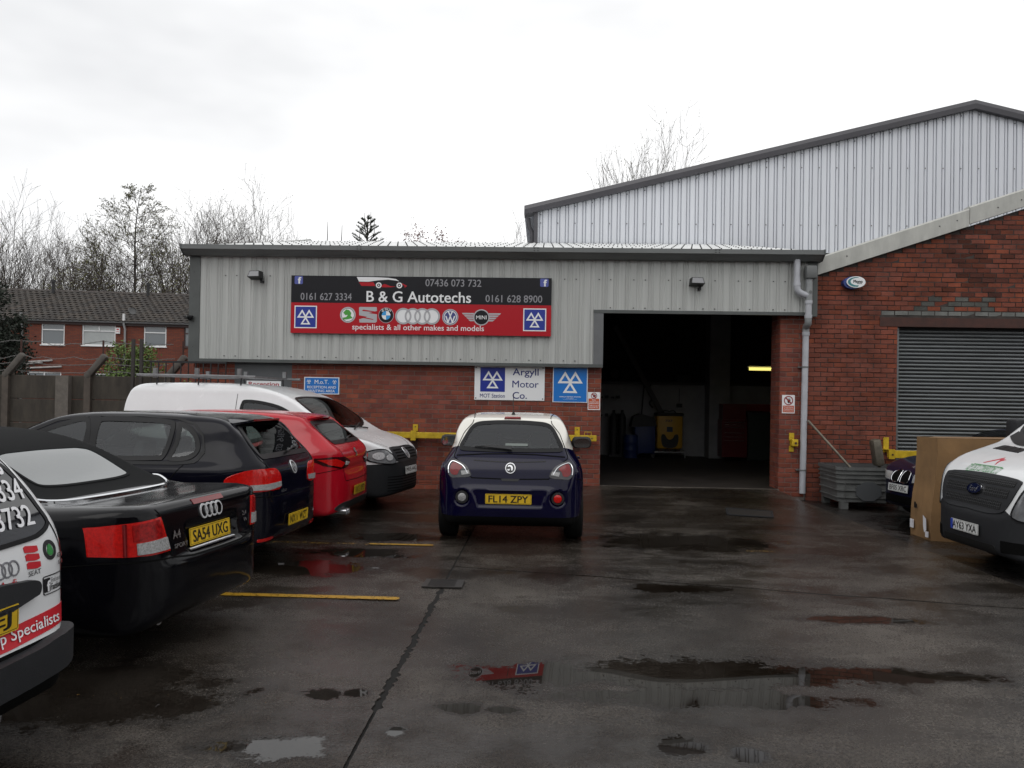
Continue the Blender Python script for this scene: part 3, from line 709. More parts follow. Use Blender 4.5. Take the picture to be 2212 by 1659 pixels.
# drain grating
dg_ = thing('drain_grating', 'cast iron drain grating in the yard joint below the city car', 'drain', (-0.855, 7.24, 0))
MB().box((-1.02, 7.10, -0.02), (-0.69, 7.38, 0.006)).build('pit', mat('drain_void', (0.004, 0.004, 0.004), 0.9), dg_)
M_IRON = mat('cast_iron', (0.035, 0.032, 0.030), 0.45, 0.4, noise=(20, 0.3))
fr_ = MB()
for a, b in (((-1.03, 7.09, 0), (-0.985, 7.39, 0.013)), ((-0.745, 7.09, 0), (-0.68, 7.39, 0.013)), ((-0.985, 7.09, 0), (-0.745, 7.105, 0.013)), ((-0.985, 7.375, 0), (-0.745, 7.39, 0.013))): fr_.box(a, b)
fr_.build('frame', M_IRON, dg_)
for k in range(8):
    y = 7.118+0.0325*k
    mb = MB(); n = 8; P_ = []
    for i in range(n+1):
        u = i/n; P_.append((-0.985+0.24*u, y+0.012*(2*u-1)**2, 0.010))
    V = [(p[0], p[1]-0.009, p[2]) for p in P_]+[(p[0], p[1]+0.009, p[2]) for p in P_]
    mb.add(V, [(i, i+1, n+2+i, n+1+i) for i in range(n)]).build('grating_bar', M_IRON, dg_, fix=False)
mh = thing('manhole_cover', 'flush manhole cover in wet concrete before the open doorway', 'manhole cover', (3.0, 12.1, 0.0))
def mzz(x, y): return ramp_h(x, y)
o_ = [(2.70, 12.0), (3.30, 11.85), (3.42, 12.35), (2.80, 12.55)]
MB().add([(a, b, mzz(a, b)+0.011) for a, b in o_], [(0, 1, 2, 3)]).build('cover_plate', M_IRON, mh, fix=False)
rim_ = MB()
for k in range(4):
    a, b = o_[k], o_[(k+1) % 4]; rim_.bar((*a, mzz(*a)+0.012), (*b, mzz(*b)+0.012), 0.03, 0.012)
rim_.build('cover_rim', M_TRIM if 'grey_bumper_plastic' in MATS else M_FLASH, mh)

# ------------------------------------------------------------------ brick walls, brick by brick
def brick_variants(name, L_, H_, tints, m, jag=0.0):
    out_ = []
    for k, tcol in enumerate(tints):
        rnd = random.Random(k*7+1); a, h = L_/2, H_/2; j = lambda: rnd.uniform(-jag, jag)
        V = [(-a, 0.05, -h), (a, 0.05, -h), (a, 0.05, h), (-a, 0.05, h)] + [(-a, -0.004, -h), (a, -0.004, -h), (a, -0.004, h), (-a, -0.004, h)]
        e = 0.004+jag
        V += [(-a+e+j(), -0.009+j(), -h+e+j()), (a-e+j(), -0.009+j(), -h+e+j()), (a-e+j(), -0.009+j(), h-e+j()), (-a+e+j(), -0.009+j(), h-e+j())]
        F_ = [(0, 4, 5, 1)[::-1], (1, 5, 6, 2)[::-1], (2, 6, 7, 3)[::-1], (3, 7, 4, 0)[::-1], (4, 8, 9, 5)[::-1], (5, 9, 10, 6)[::-1], (6, 10, 11, 7)[::-1], (7, 11, 8, 4)[::-1], (8, 9, 10, 11)]
        out_.append(mesh_of(name, V, F_, m, tint=[tcol]*12))
    return out_
def brick_field(parent, y, z0, z1, course, length, joint, intervals, tintf, m, seed, jag=0.0, wob=0.0, limit=300):
    rnd = random.Random(seed); H_ = course-joint; L_ = length-joint
    full = []; rest = MB(); rt = []
    r = 0; z = z0
    while z+H_ <= z1+1e-6:
        for (xa, xb) in intervals(z+H_/2):
            x = xa-(length/2 if r % 2 else 0)+((r*37) % 5)*0.004*wob
            while x < xb:
                a, b = max(x, xa), min(x+L_, xb)
                if b-a > 0.035:
                    tc_ = tintf(rnd, (a+b)/2, z+H_/2)
                    if b-a > L_-1e-4: full.append(((a+b)/2, z+H_/2, tc_, rnd.uniform(-1, 1), rnd.uniform(-1, 1)))
                    else:
                        h = H_/2; cx = (a+b)/2; cz = z+h; w2 = (b-a)/2
                        rest.add([(cx-w2, y+0.04, cz-h), (cx+w2, y+0.04, cz-h), (cx+w2, y+0.04, cz+h), (cx-w2, y+0.04, cz+h), (cx-w2, y-0.007, cz-h), (cx+w2, y-0.007, cz-h), (cx+w2, y-0.007, cz+h), (cx-w2, y-0.007, cz+h)],
                                 [(0, 1, 5, 4), (1, 2, 6, 5), (2, 3, 7, 6), (3, 0, 4, 7), (4, 5, 6, 7)]); rt += [tc_]*8
                x += length
        z += course; r += 1
    # the ones nearest the viewer as pieces of their own
    full.sort(key=lambda q: hypot(q[0], q[1]-1.65))
    tints = [tintf(random.Random(900+seed+k), 6.9, 1.2) for k in range(10)]
    var = brick_variants('brick', L_, H_, tints, m, jag)
    for i, (cx, cz, tc_, u, v) in enumerate(full):
        if i < limit and tc_[0] > tc_[2]*2.2:
            o = bpy.data.objects.new('brick', var[i*7 % 10]); COL.objects.link(o); o.location = (cx, y+0.0015*u+wob*0.006*v, cz); o.rotation_euler = (0, wob*0.012*v, wob*0.02*u); attach(o, parent)
        else:
            h = H_/2-jag; w2 = L_/2-jag; dy = 0.0015*u+wob*0.006*v
            rest.add([(cx-w2, y+0.04, cz-h), (cx+w2, y+0.04, cz-h), (cx+w2, y+0.04, cz+h), (cx-w2, y+0.04, cz+h), (cx-w2, y-0.007+dy, cz-h), (cx+w2, y-0.007+dy+wob*0.004*u, cz-h), (cx+w2, y-0.007+dy, cz+h), (cx-w2, y-0.007+dy-wob*0.004*u, cz+h)],
                     [(0, 1, 5, 4), (1, 2, 6, 5), (2, 3, 7, 6), (3, 0, 4, 7), (4, 5, 6, 7)]); rt += [tc_]*8
    o = link('bricks', mesh_of('bricks', rest.v, rest.f, m, tint=rt), parent); tag(o, kind='stuff')
REDS = [(0.205, 0.057, 0.036), (0.185, 0.052, 0.036), (0.228, 0.064, 0.038), (0.160, 0.050, 0.038), (0.20, 0.061, 0.044)]
def tint_new(r, x, z):
    c = r.choice(REDS); k = r.uniform(0.85, 1.12); return (c[0]*k, c[1]*k, c[2]*k)
def tint_old(r, x, z):
    c = r.choice([(0.215, 0.056, 0.029), (0.20, 0.053, 0.030), (0.235, 0.061, 0.030), (0.185, 0.052, 0.032), (0.205, 0.062, 0.040)]); k = r.uniform(0.70, 0.95)
    if 3.19 < z < 3.30 and x > 5.9: return (0.17*k, 0.175*k, 0.165*k)
    if z > 3.29 and x > 6.2:
        g_ = 0.75 if 3.29 < z < 3.62 and (6.6 < x < 7.9) else 0.06
        st = math.exp(-((x-7.55)/0.42)**2)*math.exp(-((z-4.2)/0.75)**2)      # sooty stain below the joint in the coping
        if r.random() < g_*0.38: return (0.10*k, 0.10*k, 0.09*k)
        if r.random() < st*0.75: k *= r.uniform(0.3, 0.7)
    return (c[0]*k, c[1]*k, c[2]*k)

# ------------------------------------------------------------------ the garage
YF = 14.75
G = thing('garage_building', 'grey metal clad garage with brick base and wide open doorway', 'garage', (-0.8, YF, 0))
wl = MB(); wl.box((-6.40, YF, -0.1), (-5.64, YF+0.28, 2.45)); wl.box((-4.58, YF, -0.1), (1.03, YF+0.28, 2.45))
bw_ = wl.build('brick_wall', M_MORTAR, G)
brick_field(bw_, YF-0.001, 0.0, 2.40, 0.0853, 0.2245, 0.011, lambda z: [(-6.40, -5.64), (-4.58, 1.03)], tint_new, M_BRICK, 3)
pl_ = MB().box((4.20, YF, -0.1), (4.66, YF+0.55, 3.4)).build('door_pier', M_MORTAR, G)
brick_field(pl_, YF-0.001, 0.0, 3.35, 0.0853, 0.2245, 0.011, lambda z: [(4.20, 4.66)], tint_new, M_BRICK, 5)
# return face of the pier: bricks turned into the opening
rt_ = MB(); tt = []
rr_ = random.Random(4)
for r in range(39):
    z = r*0.0853; segs = [(0.0, 0.215), (0.226, 0.55)] if r % 2 else [(0.0, 0.10), (0.111, 0.325), (0.336, 0.55)]
    for a, b in segs:
        rt_.box((4.193, YF+a+0.002, z), (4.21, YF+b, z+0.0745)); tt += [tint_new(rr_, 0, 0)]*8
o = link('bricks', mesh_of('bricks', rt_.v, rt_.f, M_BRICK, tint=tt), pl_); tag(o, kind='stuff')
jr_ = MB().box((1.025, YF+0.003, -0.1), (1.032, YF+0.27, 2.4)).build('door_reveal', M_BRICK if False else mat('reveal_brick', (0.20, 0.05, 0.035), 0.9, noise=(6, 0.3)), G)  # plain brick red with noise on the door reveal
# reception door in its recess
dr = MB().box((-5.638, YF-0.004, 0.02), (-4.582, YF+0.06, 2.42)).build('reception_door', mat('grey_door_paint', (0.075, 0.080, 0.085), 0.45, noise=(2, 0.15)), G)
MB().box((-5.56, YF-0.05, 1.0), (-5.53, YF-0.004, 1.18)).build('handle', M_SILVER, dr)
# profiled cladding, one sheet per metre
PROF = [(0.0, 0.0), (0.48, 0.0), (0.57, 0.017), (0.67, 0.017), (0.72, 0.009), (0.76, 0.009), (0.81, 0.017), (0.91, 0.017), (1.0, 0.0)]
def sheet(name, parent, xa, xb, zb, zt, y, pitch, prof, m, x0=0.0, world=True):
    xs = []; k = int((xa-x0)/pitch)-1
    while x0+k*pitch < xb+pitch:
        for u, d in prof[:-1]: xs.append((x0+(k+u)*pitch, d))
        k += 1
    full = [p for p in xs if xa < p[0] < xb]
    def dep(x): return float(np.interp(x, [p[0] for p in xs], [p[1] for p in xs]))
    full = [(xa, dep(xa))]+full+[(xb, dep(xb))]; n = len(full)
    V = [(x, y+d, zb(x)) for x, d in full]+[(x, y+d, zt(x)) for x, d in full]
    return MB().add(V, [(i, i+1, n+i+1, n+i) for i in range(n-1)]).build(name, m, parent, fix=False, world=world)
YC = 14.60; x = -6.27
while x < 4.66:
    x2 = min(x+1.0, 4.66); cuts = [x, x2]
    if x < 0.90 < x2: cuts = [x, 0.90, x2]
    for a, b in zip(cuts, cuts[1:]):
        zb_ = 2.27 if a < 0.89 else 3.235
        sheet('cladding_sheet', G, a, b, lambda q, z=zb_: z, lambda q: 4.26, YC, 0.2042, PROF, M_CLAD, -6.24)
    x = x2
bk = MB().box((-6.40, YC+0.04, 2.30), (0.9, YF-0.002, 4.3)); bk.box((0.9, YC+0.04, 3.26), (4.70, YF-0.002, 4.3)); bk.build('cladding_backing', M_BLK, G)
fl = MB(); fl.box((-6.44, YC-0.012, 2.235), (-6.245, YC+0.15, 4.20)); fl.build('corner_flashing', M_FLASH, G)
fl = MB(); fl.box((4.615, YC-0.012, 3.19), (4.79, YC+0.15, 4.20)); fl.build('corner_flashing', M_FLASH, G)
fl = MB(); fl.box((-6.245, YC-0.014, 2.235), (1.045, YC+0.10, 2.292)); fl.build('drip_flashing', M_FLASH, G)
fl = MB(); fl.box((0.872, YC-0.015, 3.205), (4.615, YC+0.06, 3.262)); fl.build('door_head_flashing', M_FLASH, G)
fl = MB(); fl.box((0.876, YC-0.008, 2.292), (1.045, YC+0.14, 3.205)); fl.build('jamb_flashing', mat('mid_grey_flashing', (0.125, 0.13, 0.135), 0.4, noise=(3, 0.15)), G)
sc_ = MB()
for zz, x0_, x1_ in ((2.345, -6.1, 0.8), (3.30, 1.1, 4.6), (3.80, -6.1, 4.5)):
    q = 0; xx = -6.24+0.2042*0.25
    while xx < x1_:
        if xx > x0_ and q % 3 != 1: sc_.box((xx-0.010, YC-0.012, zz-0.008), (xx+0.010, YC+0.002, zz+0.008))
        xx += 0.2042; q += 1
for zz in (2.5, 2.95, 3.4, 3.85): sc_.box((-6.36, YC-0.018, zz), (-6.347, YC-0.011, zz+0.01))
tag(sc_.build('fixing_screws', M_SCREW, G), kind='stuff')
# box gutter in two bays with end caps and joint straps
for a, b in ((-6.50, -3.30), (-3.295, -0.17), (-0.165, 2.98), (2.985, 4.82)):
    pr = [(14.33, 4.315), (14.33, 4.235), (14.36, 4.225), (14.47, 4.145), (14.62, 4.145), (14.62, 4.315)]
    MB().prism(pr, a, b, 'yz').build('gutter_length', M_GUT, G)
for xx in (-6.50, 4.82): MB().prism([(14.322, 4.322), (14.322, 4.228), (14.355, 4.217), (14.465, 4.137), (14.63, 4.137), (14.63, 4.322)], xx-0.012, xx+0.012, 'yz').build('gutter_end', M_FLASH, G)
for xx in (-3.297, -0.167, 2.983):
    MB().prism([(14.326, 4.318), (14.326, 4.232), (14.358, 4.221), (14.468, 4.141), (14.6, 4.141), (14.6, 4.31)], xx-0.05, xx+0.05, 'yz').build('gutter_strap', M_GUT, G)
    s2 = MB()
    for dx in (-0.03, 0.03):
        for zz in (4.255, 4.295): s2.box((xx+dx-0.008, 14.320, zz-0.008), (xx+dx+0.008, 14.328, zz+0.008))
    tag(s2.build('strap_rivets', M_SCREW, G), kind='stuff')
# roof of ribbed sheets
RS = 0.205
for k in range(12):
    xa = -6.5+k*0.944; xb = xa+0.944; pts = []
    n = 5
    for i in range(n):
        u = xa+(xb-xa)*i/n; w5 = (xb-xa)/n
        for uu, hh in ((0, 0), (0.50, 0), (0.66, 0.014), (0.84, 0.014)): pts.append((u+w5*uu, hh))
    pts.append((xb, 0)); m_ = len(pts)
    V = [(px, 14.47, 4.305+ph) for px, ph in pts]+[(px, 22.2, 4.305+7.73*RS+ph) for px, ph in pts]
    MB().add(V, [(i, i+1, m_+i+1, m_+i) for i in range(m_-1)]).build('roof_sheet', M_ROOFW, G, fix=False)
rs_ = MB()
for j in range(7):
    yy = 14.75+j*1.05
    for k in range(59):
        xx = -6.42+k*0.189; zz = 4.321+(yy-14.47)*RS; rs_.box((xx+0.14-0.012, yy-0.012, zz-0.004), (xx+0.14+0.012, yy+0.012, zz+0.012))
tag(rs_.build('roof_fixings', M_SCREW, G), kind='stuff')
# inside: lining, floor, back wall, column, brace
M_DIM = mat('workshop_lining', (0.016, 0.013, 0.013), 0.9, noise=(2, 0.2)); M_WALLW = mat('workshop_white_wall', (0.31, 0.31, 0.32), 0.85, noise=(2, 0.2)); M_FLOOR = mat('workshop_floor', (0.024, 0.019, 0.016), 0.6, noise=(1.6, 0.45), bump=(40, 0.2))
def fz(y): return 0.118+max(0, y-14.75)*0.012
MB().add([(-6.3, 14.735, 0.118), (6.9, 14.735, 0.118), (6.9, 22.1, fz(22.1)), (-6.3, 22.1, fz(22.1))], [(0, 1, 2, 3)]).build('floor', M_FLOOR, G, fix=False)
MB().box((1.03, 14.70, -0.05), (4.20, 14.738, 0.130)).build('threshold', mat('pale_threshold', (0.11, 0.095, 0.08), 0.6, noise=(7, 0.45)), G)
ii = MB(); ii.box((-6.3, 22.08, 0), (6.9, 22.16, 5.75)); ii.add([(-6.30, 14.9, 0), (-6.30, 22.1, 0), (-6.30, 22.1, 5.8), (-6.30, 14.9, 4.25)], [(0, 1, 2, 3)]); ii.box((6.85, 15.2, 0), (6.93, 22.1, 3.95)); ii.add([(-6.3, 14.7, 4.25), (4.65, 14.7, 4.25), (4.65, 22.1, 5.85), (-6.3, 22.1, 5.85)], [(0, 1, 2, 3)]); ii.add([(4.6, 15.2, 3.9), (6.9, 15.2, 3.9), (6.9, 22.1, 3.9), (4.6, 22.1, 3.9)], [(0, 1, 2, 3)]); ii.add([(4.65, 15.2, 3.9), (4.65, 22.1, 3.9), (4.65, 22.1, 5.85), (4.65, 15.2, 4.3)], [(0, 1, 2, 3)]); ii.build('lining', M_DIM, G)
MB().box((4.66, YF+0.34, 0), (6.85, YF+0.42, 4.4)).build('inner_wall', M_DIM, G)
MB().box((-6.28, 22.02, fz(22)), (6.85, 22.075, 2.15)).build('back_wall', M_WALLW, G)
MB().box((-6.28, 21.86, 2.10), (6.85, 22.02, 2.17)).build('wall_ledge', M_BLK, G)
MB().box((4.30, 21.4, fz(21)), (4.82, 22.0, 5.6)).build('column', mat('workshop_column', (0.25, 0.25, 0.255), 0.85, noise=(3, 0.2)), G)
MB().bar((1.85, 21.7, 3.62), (3.20, 21.7, 1.20), 0.10, 0.12).build('brace', mat('brace_steel', (0.04, 0.038, 0.038), 0.6), G)
MB().bar((-6.2, 18.2, 4.7), (6.8, 18.2, 4.7), 0.15, 0.3).build('rafter', M_BLK, G)
# left flank
x_ = -6.43
MB().add([(x_, 14.74, 2.25), (x_, 22.2, 2.25), (x_, 22.2, 5.95), (x_, 14.74, 4.30)], [(0, 3, 2, 1)]).build('flank_cladding', M_CLAD, G, fix=False)
MB().box((-6.40, YF+0.285, -0.1), (-6.34, 22.2, 2.3)).build('flank_wall', mat('flank_brick', (0.26, 0.06, 0.04), 0.9, noise=(4, 0.3)), G)

# ------------------------------------------------------------------ things on the garage front
def flood(x, z, yaw, label):
    t = thing('floodlight', label, 'light', (x, YC, z), yaw, 'floodlights on the cladding')
    mb = MB(); mb.add([(-0.125, -0.20, -0.03), (0.125, -0.20, -0.03), (0.125, -0.06, -0.07), (-0.125, -0.06, -0.07), (-0.10, -0.17, 0.08), (0.10, -0.17, 0.08), (0.10, -0.05, 0.07), (-0.10, -0.05, 0.07)],
        [(0, 3, 2, 1), (4, 5, 6, 7), (0, 1, 5, 4), (1, 2, 6, 5), (2, 3, 7, 6), (3, 0, 4, 7)]); mb.build('housing', M_BLK, t, world=False)
    MB().add([(-0.108, -0.2025, -0.022), (0.108, -0.2025, -0.022), (0.090, -0.176, 0.070), (-0.090, -0.176, 0.070)], [(0, 1, 2, 3)]).build('lamp_glass', mat('flood_glass', (0.20, 0.20, 0.21), 0.12, 0.3, coat=1.0), t, world=False, fix=False)
    for dz in (-0.01, 0.02, 0.05): MB().box((-0.104, -0.055, dz), (0.104, -0.035, dz+0.008)).build('cooling_fin', M_BLK, t, world=False)
    MB().box((0.06, -0.07, -0.13), (0.10, 0.0, -0.08)).build('bracket', M_BLK, t, world=False)
    mb = MB(); mb.bar((0.08, -0.09, -0.07), (0.08, -0.05, -0.11), 0.03, 0.02); mb.build('bracket_arm', M_BLK, t, world=False)
flood(-5.16, 3.79, radians(-14), 'black floodlight at left end of cladding, left of main sign')
flood(2.64, 3.755, radians(8), 'black floodlight above the open doorway')
t = thing('dome_camera', 'small black dome camera on left corner of cladding', 'camera', (-6.40, YC-0.06, 3.03))
MB().lathe([(0.001, -0.055), (0.03, -0.05), (0.055, -0.02), (0.06, 0.01), (0.055, 0.03), (0.001, 0.035)], 16, Matrix.Translation((0, 0, 0))).build('dome', M_SEAL if 'black_seal' in MATS else M_BLK, t, True, world=False)
MB().box((-0.10, -0.01, -0.015), (0.02, 0.05, 0.015)).build('mount', M_BLK, t, world=False)

class Sign:
    """a flat board on a wall: local u to the right, v upwards from its lower left corner"""
    def __init__(s, name, label, x0, x1, z0, z1, y, face, th=0.02, cat='sign', back=None):
        s.t = thing(name, label, cat, ((x0+x1)/2, y, z0)); s.x0, s.z0, s.w, s.h, s.y = x0, z0, x1-x0, z1-z0, y-th
        MB().box((x0, y-th, z0), (x1, y, z1)).build('panel', face, s.t)
    def poly(s, pts, m, layer=1, name='emblem', parent=None):
        o = delaunay_2d_cdt([Vector(p) for p in pts], [], [list(range(len(pts)))], 1, 1e-6)
        return MB().add([(s.x0+p[0]*s.w, s.y-0.0015*layer, s.z0+p[1]*s.h) for p in o[0]], [tuple(q) for q in o[2]]).build(name, m, parent or s.t, fix=False)
    def rect(s, u0, u1, v0, v1, m, layer=1, name='panel_field', parent=None): return s.poly([(u0, v0), (u1, v0), (u1, v1), (u0, v1)], m, layer, name, parent)
    def disc(s, u, v, r, m, layer=1, name='emblem', n=32, parent=None): return s.poly([(u+r*cos(2*pi*k/n)/s.w, v+r*sin(2*pi*k/n)/s.h) for k in range(n)], m, layer, name, parent)
    def ring(s, u, v, r, r2, m, layer=2, name='emblem_ring', n=36, parent=None):
        V = [(s.x0+u*s.w+q*cos(2*pi*k/n), s.y-0.0015*layer, s.z0+v*s.h+q*sin(2*pi*k/n)) for q in (r, r2) for k in range(n)]
        return MB().add(V, [(k, (k+1) % n, n+(k+1) % n, n+k) for k in range(n)]).build(name, m, parent or s.t, fix=False)
    def text(s, body, u, v, wu, hv, m, layer=2, bold=0.0, name='lettering'):
        return plane_text(body, (s.x0+u*s.w, s.y, s.z0+v*s.h), (1, 0, 0), (0, 0, 1), m, s.t, name, w=wu*s.w if wu else None, h=hv*s.h if hv else None, bold=bold, thick=0.0015*layer)
    def tris(s, u0, u1, v0, v1, m, layer=3):
        """the three triangle mark"""
        for T in (((0.08, 0.46), (0.33, 0.87), (0.575, 0.46)), ((0.425, 0.46), (0.67, 0.87), (0.92, 0.46)), ((0.255, 0.13), (0.50, 0.53), (0.745, 0.13))):
            layer = layer+0.25
            P_ = [np.array((u0+(u1-u0)*a, v0+(v1-v0)*b)) for a, b in T]; c = sum(P_)/3; Q = [c+(p-c)*0.50 for p in P_]
            V = [(s.x0+p[0]*s.w, s.y-0.0015*layer, s.z0+p[1]*s.h) for p in P_+Q]
            MB().add(V, [(k, (k+1) % 3, 3+(k+1) % 3, 3+k) for k in range(3)]).build('triangle_mark', m, s.t, fix=False)

# main sign
s = Sign('shop_sign', 'long black and red garage sign with makers emblems and phone numbers', -4.555, 0.115, 2.772, 3.805, 14.575, M_SBLACK, 0.045)
s.rect(0, 1, 0, 0.53, M_SRED, 1, 'red_half')
for u0 in (0.0125, 0.956):
    s.poly([(u0+a, b) for a, b in [(0.003, 0.85), (0.029, 0.85), (0.032, 0.865), (0.032, 0.975), (0.029, 0.99), (0.003, 0.99), (0, 0.975), (0, 0.865)]], mat('social_blue', (0.07, 0.09, 0.33), 0.3), 1, 'social_badge')
    s.text('f', u0+0.0195, 0.915, None, 0.115, M_SWHITE, 2, 0.05)
s.text('0161 627 3334', 0.136, 0.637, 0.198, 0.125, M_SGREY, 1, 0.008); s.text('07436 073 732', 0.625, 0.898, 0.214, 0.125, M_SGREY, 1, 0.008); s.text('0161 628 8900', 0.857, 0.637, 0.216, 0.125, M_SGREY, 1, 0.008)
s.text('B & G Autotechs', 0.493, 0.650, 0.402, 0.19, M_SWHITE, 2, 0.012)
# little racing car drawing
sw = [(0.253, 0.985), (0.262, 0.905), (0.30, 0.905), (0.335, 0.93), (0.375, 0.945), (0.405, 0.93), (0.418, 0.915), (0.405, 0.955), (0.375, 0.975), (0.32, 0.985)]
s.poly(sw, M_SWHITE, 1, 'car_drawing_roof'); s.poly([(0.262, 0.895), (0.318, 0.895), (0.326, 0.83), (0.272, 0.83)], M_SRED, 1, 'car_drawing_tail')
s.poly([(0.345, 0.83), (0.36, 0.87), (0.385, 0.83), (0.405, 0.825), (0.385, 0.812), (0.352, 0.812)], M_SRED, 1, 'car_drawing_sill'); s.poly([(0.405, 0.89), (0.43, 0.88), (0.448, 0.84), (0.438, 0.805), (0.438, 0.84), (0.425, 0.868)], M_SRED, 1, 'car_drawing_nose')
for u in (0.3385, 0.418):
    s.disc(u, 0.845, 0.052, M_SWHITE, 2, 'car_drawing_wheel'); s.disc(u, 0.845, 0.030, M_SBLACK, 3, 'car_drawing_wheel'); s.disc(u, 0.845, 0.013, M_SWHITE, 4, 'car_drawing_wheel')
for u0 in (0.0145, 0.894):
    s.rect(u0, u0+0.087, 0.085, 0.475, M_SWHITE, 2, 'test_badge_border'); s.rect(u0+0.004, u0+0.083, 0.103, 0.457, M_SBLUE, 3, 'test_badge'); s.tris(u0+0.004, u0+0.083, 0.103, 0.457, M_SWHITE, 4)
vy = 0.325
s.disc(0.2215, vy, 0.142, M_SSIL, 2, 'maker_badge'); s.disc(0.2215, vy, 0.125, M_SWHITE, 3, 'maker_badge'); s.ring(0.2215, vy, 0.120, 0.112, M_SBLACK, 4, 'maker_badge_ring')
s.poly([(0.2215+a*0.024, vy+b*0.11) for a, b in [(-0.75, 0.35), (-0.3, 0.85), (0.2, 0.75), (0.55, 0.3), (0.45, -0.15), (0.8, -0.5), (0.0, -0.7), (-0.7, -0.75), (-0.8, -0.45), (-0.25, -0.35), (0.0, 0.0), (-0.4, -0.05)]], M_SGREEN, 4, 'winged_arrow')
s.poly([(0.267, 0.465), (0.332, 0.465), (0.334, 0.40), (0.300, 0.36), (0.334, 0.34), (0.334, 0.215), (0.328, 0.195), (0.267, 0.195), (0.265, 0.25), (0.297, 0.295), (0.265, 0.32), (0.264, 0.45)], M_SSIL, 2, 'letter_s_badge')
s.poly([(0.276, 0.395), (0.333, 0.375), (0.333, 0.385), (0.28, 0.42)], M_SRED, 3, 'letter_s_slot'); s.poly([(0.266, 0.285), (0.318, 0.245), (0.322, 0.255), (0.266, 0.305)], M_SRED, 3, 'letter_s_slot')
s.disc(0.369, vy, 0.138, M_SSIL, 2, 'maker_badge'); s.disc(0.369, vy, 0.130, M_SBLACK, 3, 'maker_badge')
for q in range(4):
    a0 = q*pi/2; s.poly([(0.369, vy)]+[(0.369+0.078*cos(a0+pi/2*k/8)/s.w, vy+0.078*sin(a0+pi/2*k/8)/s.h) for k in range(9)], M_SWHITE if q % 2 == 0 else M_SLBLUE, 4, 'quartered_disc')
for ch, a in (('B', 125), ('M', 90), ('W', 55)): s.text(ch, 0.369+0.104*cos(radians(a))/s.w, vy+0.104*sin(radians(a))/s.h, None, 0.045, M_SWHITE, 4, 0.004)
for k in range(4):
    u = 0.4355+0.0365*k
    s.disc(u, 0.315, 0.145, M_SSIL, 2+k, 'ring_emblem') if k == -1 else None
    s.disc(u, 0.315, 0.118, M_SWHITE, 1.6+0.25*k, 'ring_emblem_field')
for k in range(4): s.ring(0.4355+0.0365*k, 0.315, 0.147, 0.117, M_SSIL, 3+k*0.5, 'ring_emblem'); s.ring(0.4355+0.0365*k, 0.315, 0.1195, 0.1165, M_SGREY, 5.4, 'ring_emblem_edge')
s.disc(0.6155, 0.308, 0.145, M_SSIL, 2, 'maker_badge'); s.disc(0.6155, 0.308, 0.128, mat('badge_navy', (0.05, 0.06, 0.20), 0.3), 3, 'maker_badge'); s.ring(0.6155, 0.308, 0.118, 0.103, M_SWHITE, 4, 'maker_badge_ring')
s.text('V', 0.6155, 0.365, 0.022, 0.10, M_SWHITE, 4, 0.02); s.text('W', 0.6155, 0.262, 0.038, 0.13, M_SWHITE, 4, 0.02)
for sg in (-1, 1):
    for k in range(4): s.poly([(0.7345+sg*(0.028), 0.385-k*0.038), (0.7345+sg*(0.075-k*0.008), 0.385-k*0.038), (0.7345+sg*(0.070-k*0.009), 0.357-k*0.038), (0.7345+sg*0.028, 0.357-k*0.038)], M_SSIL, 2, 'wing_bar')
s.disc(0.7345, 0.31, 0.145, M_SSIL, 2.5, 'maker_badge'); s.disc(0.7345, 0.31, 0.125, M_SBLACK, 3.2, 'maker_badge'); s.text('MINI', 0.7345, 0.31, 0.040, 0.065, M_SWHITE, 4, 0.004)
s.text('specialists & all other makes and models', 0.492, 0.105, 0.506, 0.125, M_SWHITE, 2, 0.006)
# small signs on the brick
s = Sign('wall_sign', 'small blue test reception and waiting area sign by grey door', -4.348, -3.704, 1.68, 1.99, YF-0.012, M_SWHITE, 0.008)
s.rect(0.025, 0.975, 0.05, 0.95, M_SCYAN, 1); s.text('M.o.T.', 0.5, 0.72, 0.40, 0.24, M_SWHITE, 2, 0.008); s.text('RECEPTION AND', 0.5, 0.41, 0.82, 0.15, M_SWHITE, 2, 0.012); s.text('WAITING AREA', 0.5, 0.19, 0.76, 0.15, M_SWHITE, 2, 0.012)
s.tris(0.06, 0.21, 0.56, 0.90, M_SWHITE, 2); s.tris(0.79, 0.94, 0.56, 0.90, M_SWHITE, 2)
s = Sign('wall_sign', 'white reception sign with red letters on grey door', -5.41, -4.775, 1.58, 1.905, YF-0.006, M_SWHITE, 0.01); s.text('Reception', 0.5, 0.79, 0.88, 0.30, M_SDKRED, 1, 0.018)
s = Sign('wall_sign', 'large white motor company sign with royal blue triangle badge', -1.244, 0.018, 1.628, 2.243, YF-0.014, M_SWHITE, 0.012)
s.rect(0.082, 0.435, 0.24, 0.955, M_SBLUE, 1, 'test_badge'); s.tris(0.085, 0.432, 0.25, 0.945, M_SWHITE, 2)
s.text('MOT Station', 0.258, 0.125, 0.355, 0.115, M_SNAVY, 1, 0.006); s.text('Argyll', 0.728, 0.80, 0.37, 0.27, M_SNAVY, 1, 0.008); s.text('Motor', 0.728, 0.475, 0.375, 0.20, M_SNAVY, 1, 0.004); s.text('Co.', 0.648, 0.145, 0.205, 0.20, M_SNAVY, 1, 0.008)
for a in (0.02, 0.975):
    for b in (0.05, 0.95): s.disc(a, b, 0.012, M_SBLACK, 1, 'fixing', 8)
s = Sign('wall_sign', 'square bright blue vehicle test sign with three white triangles', 0.165, 0.788, 1.606, 2.238, YF-0.014, M_SWHITE, 0.012)
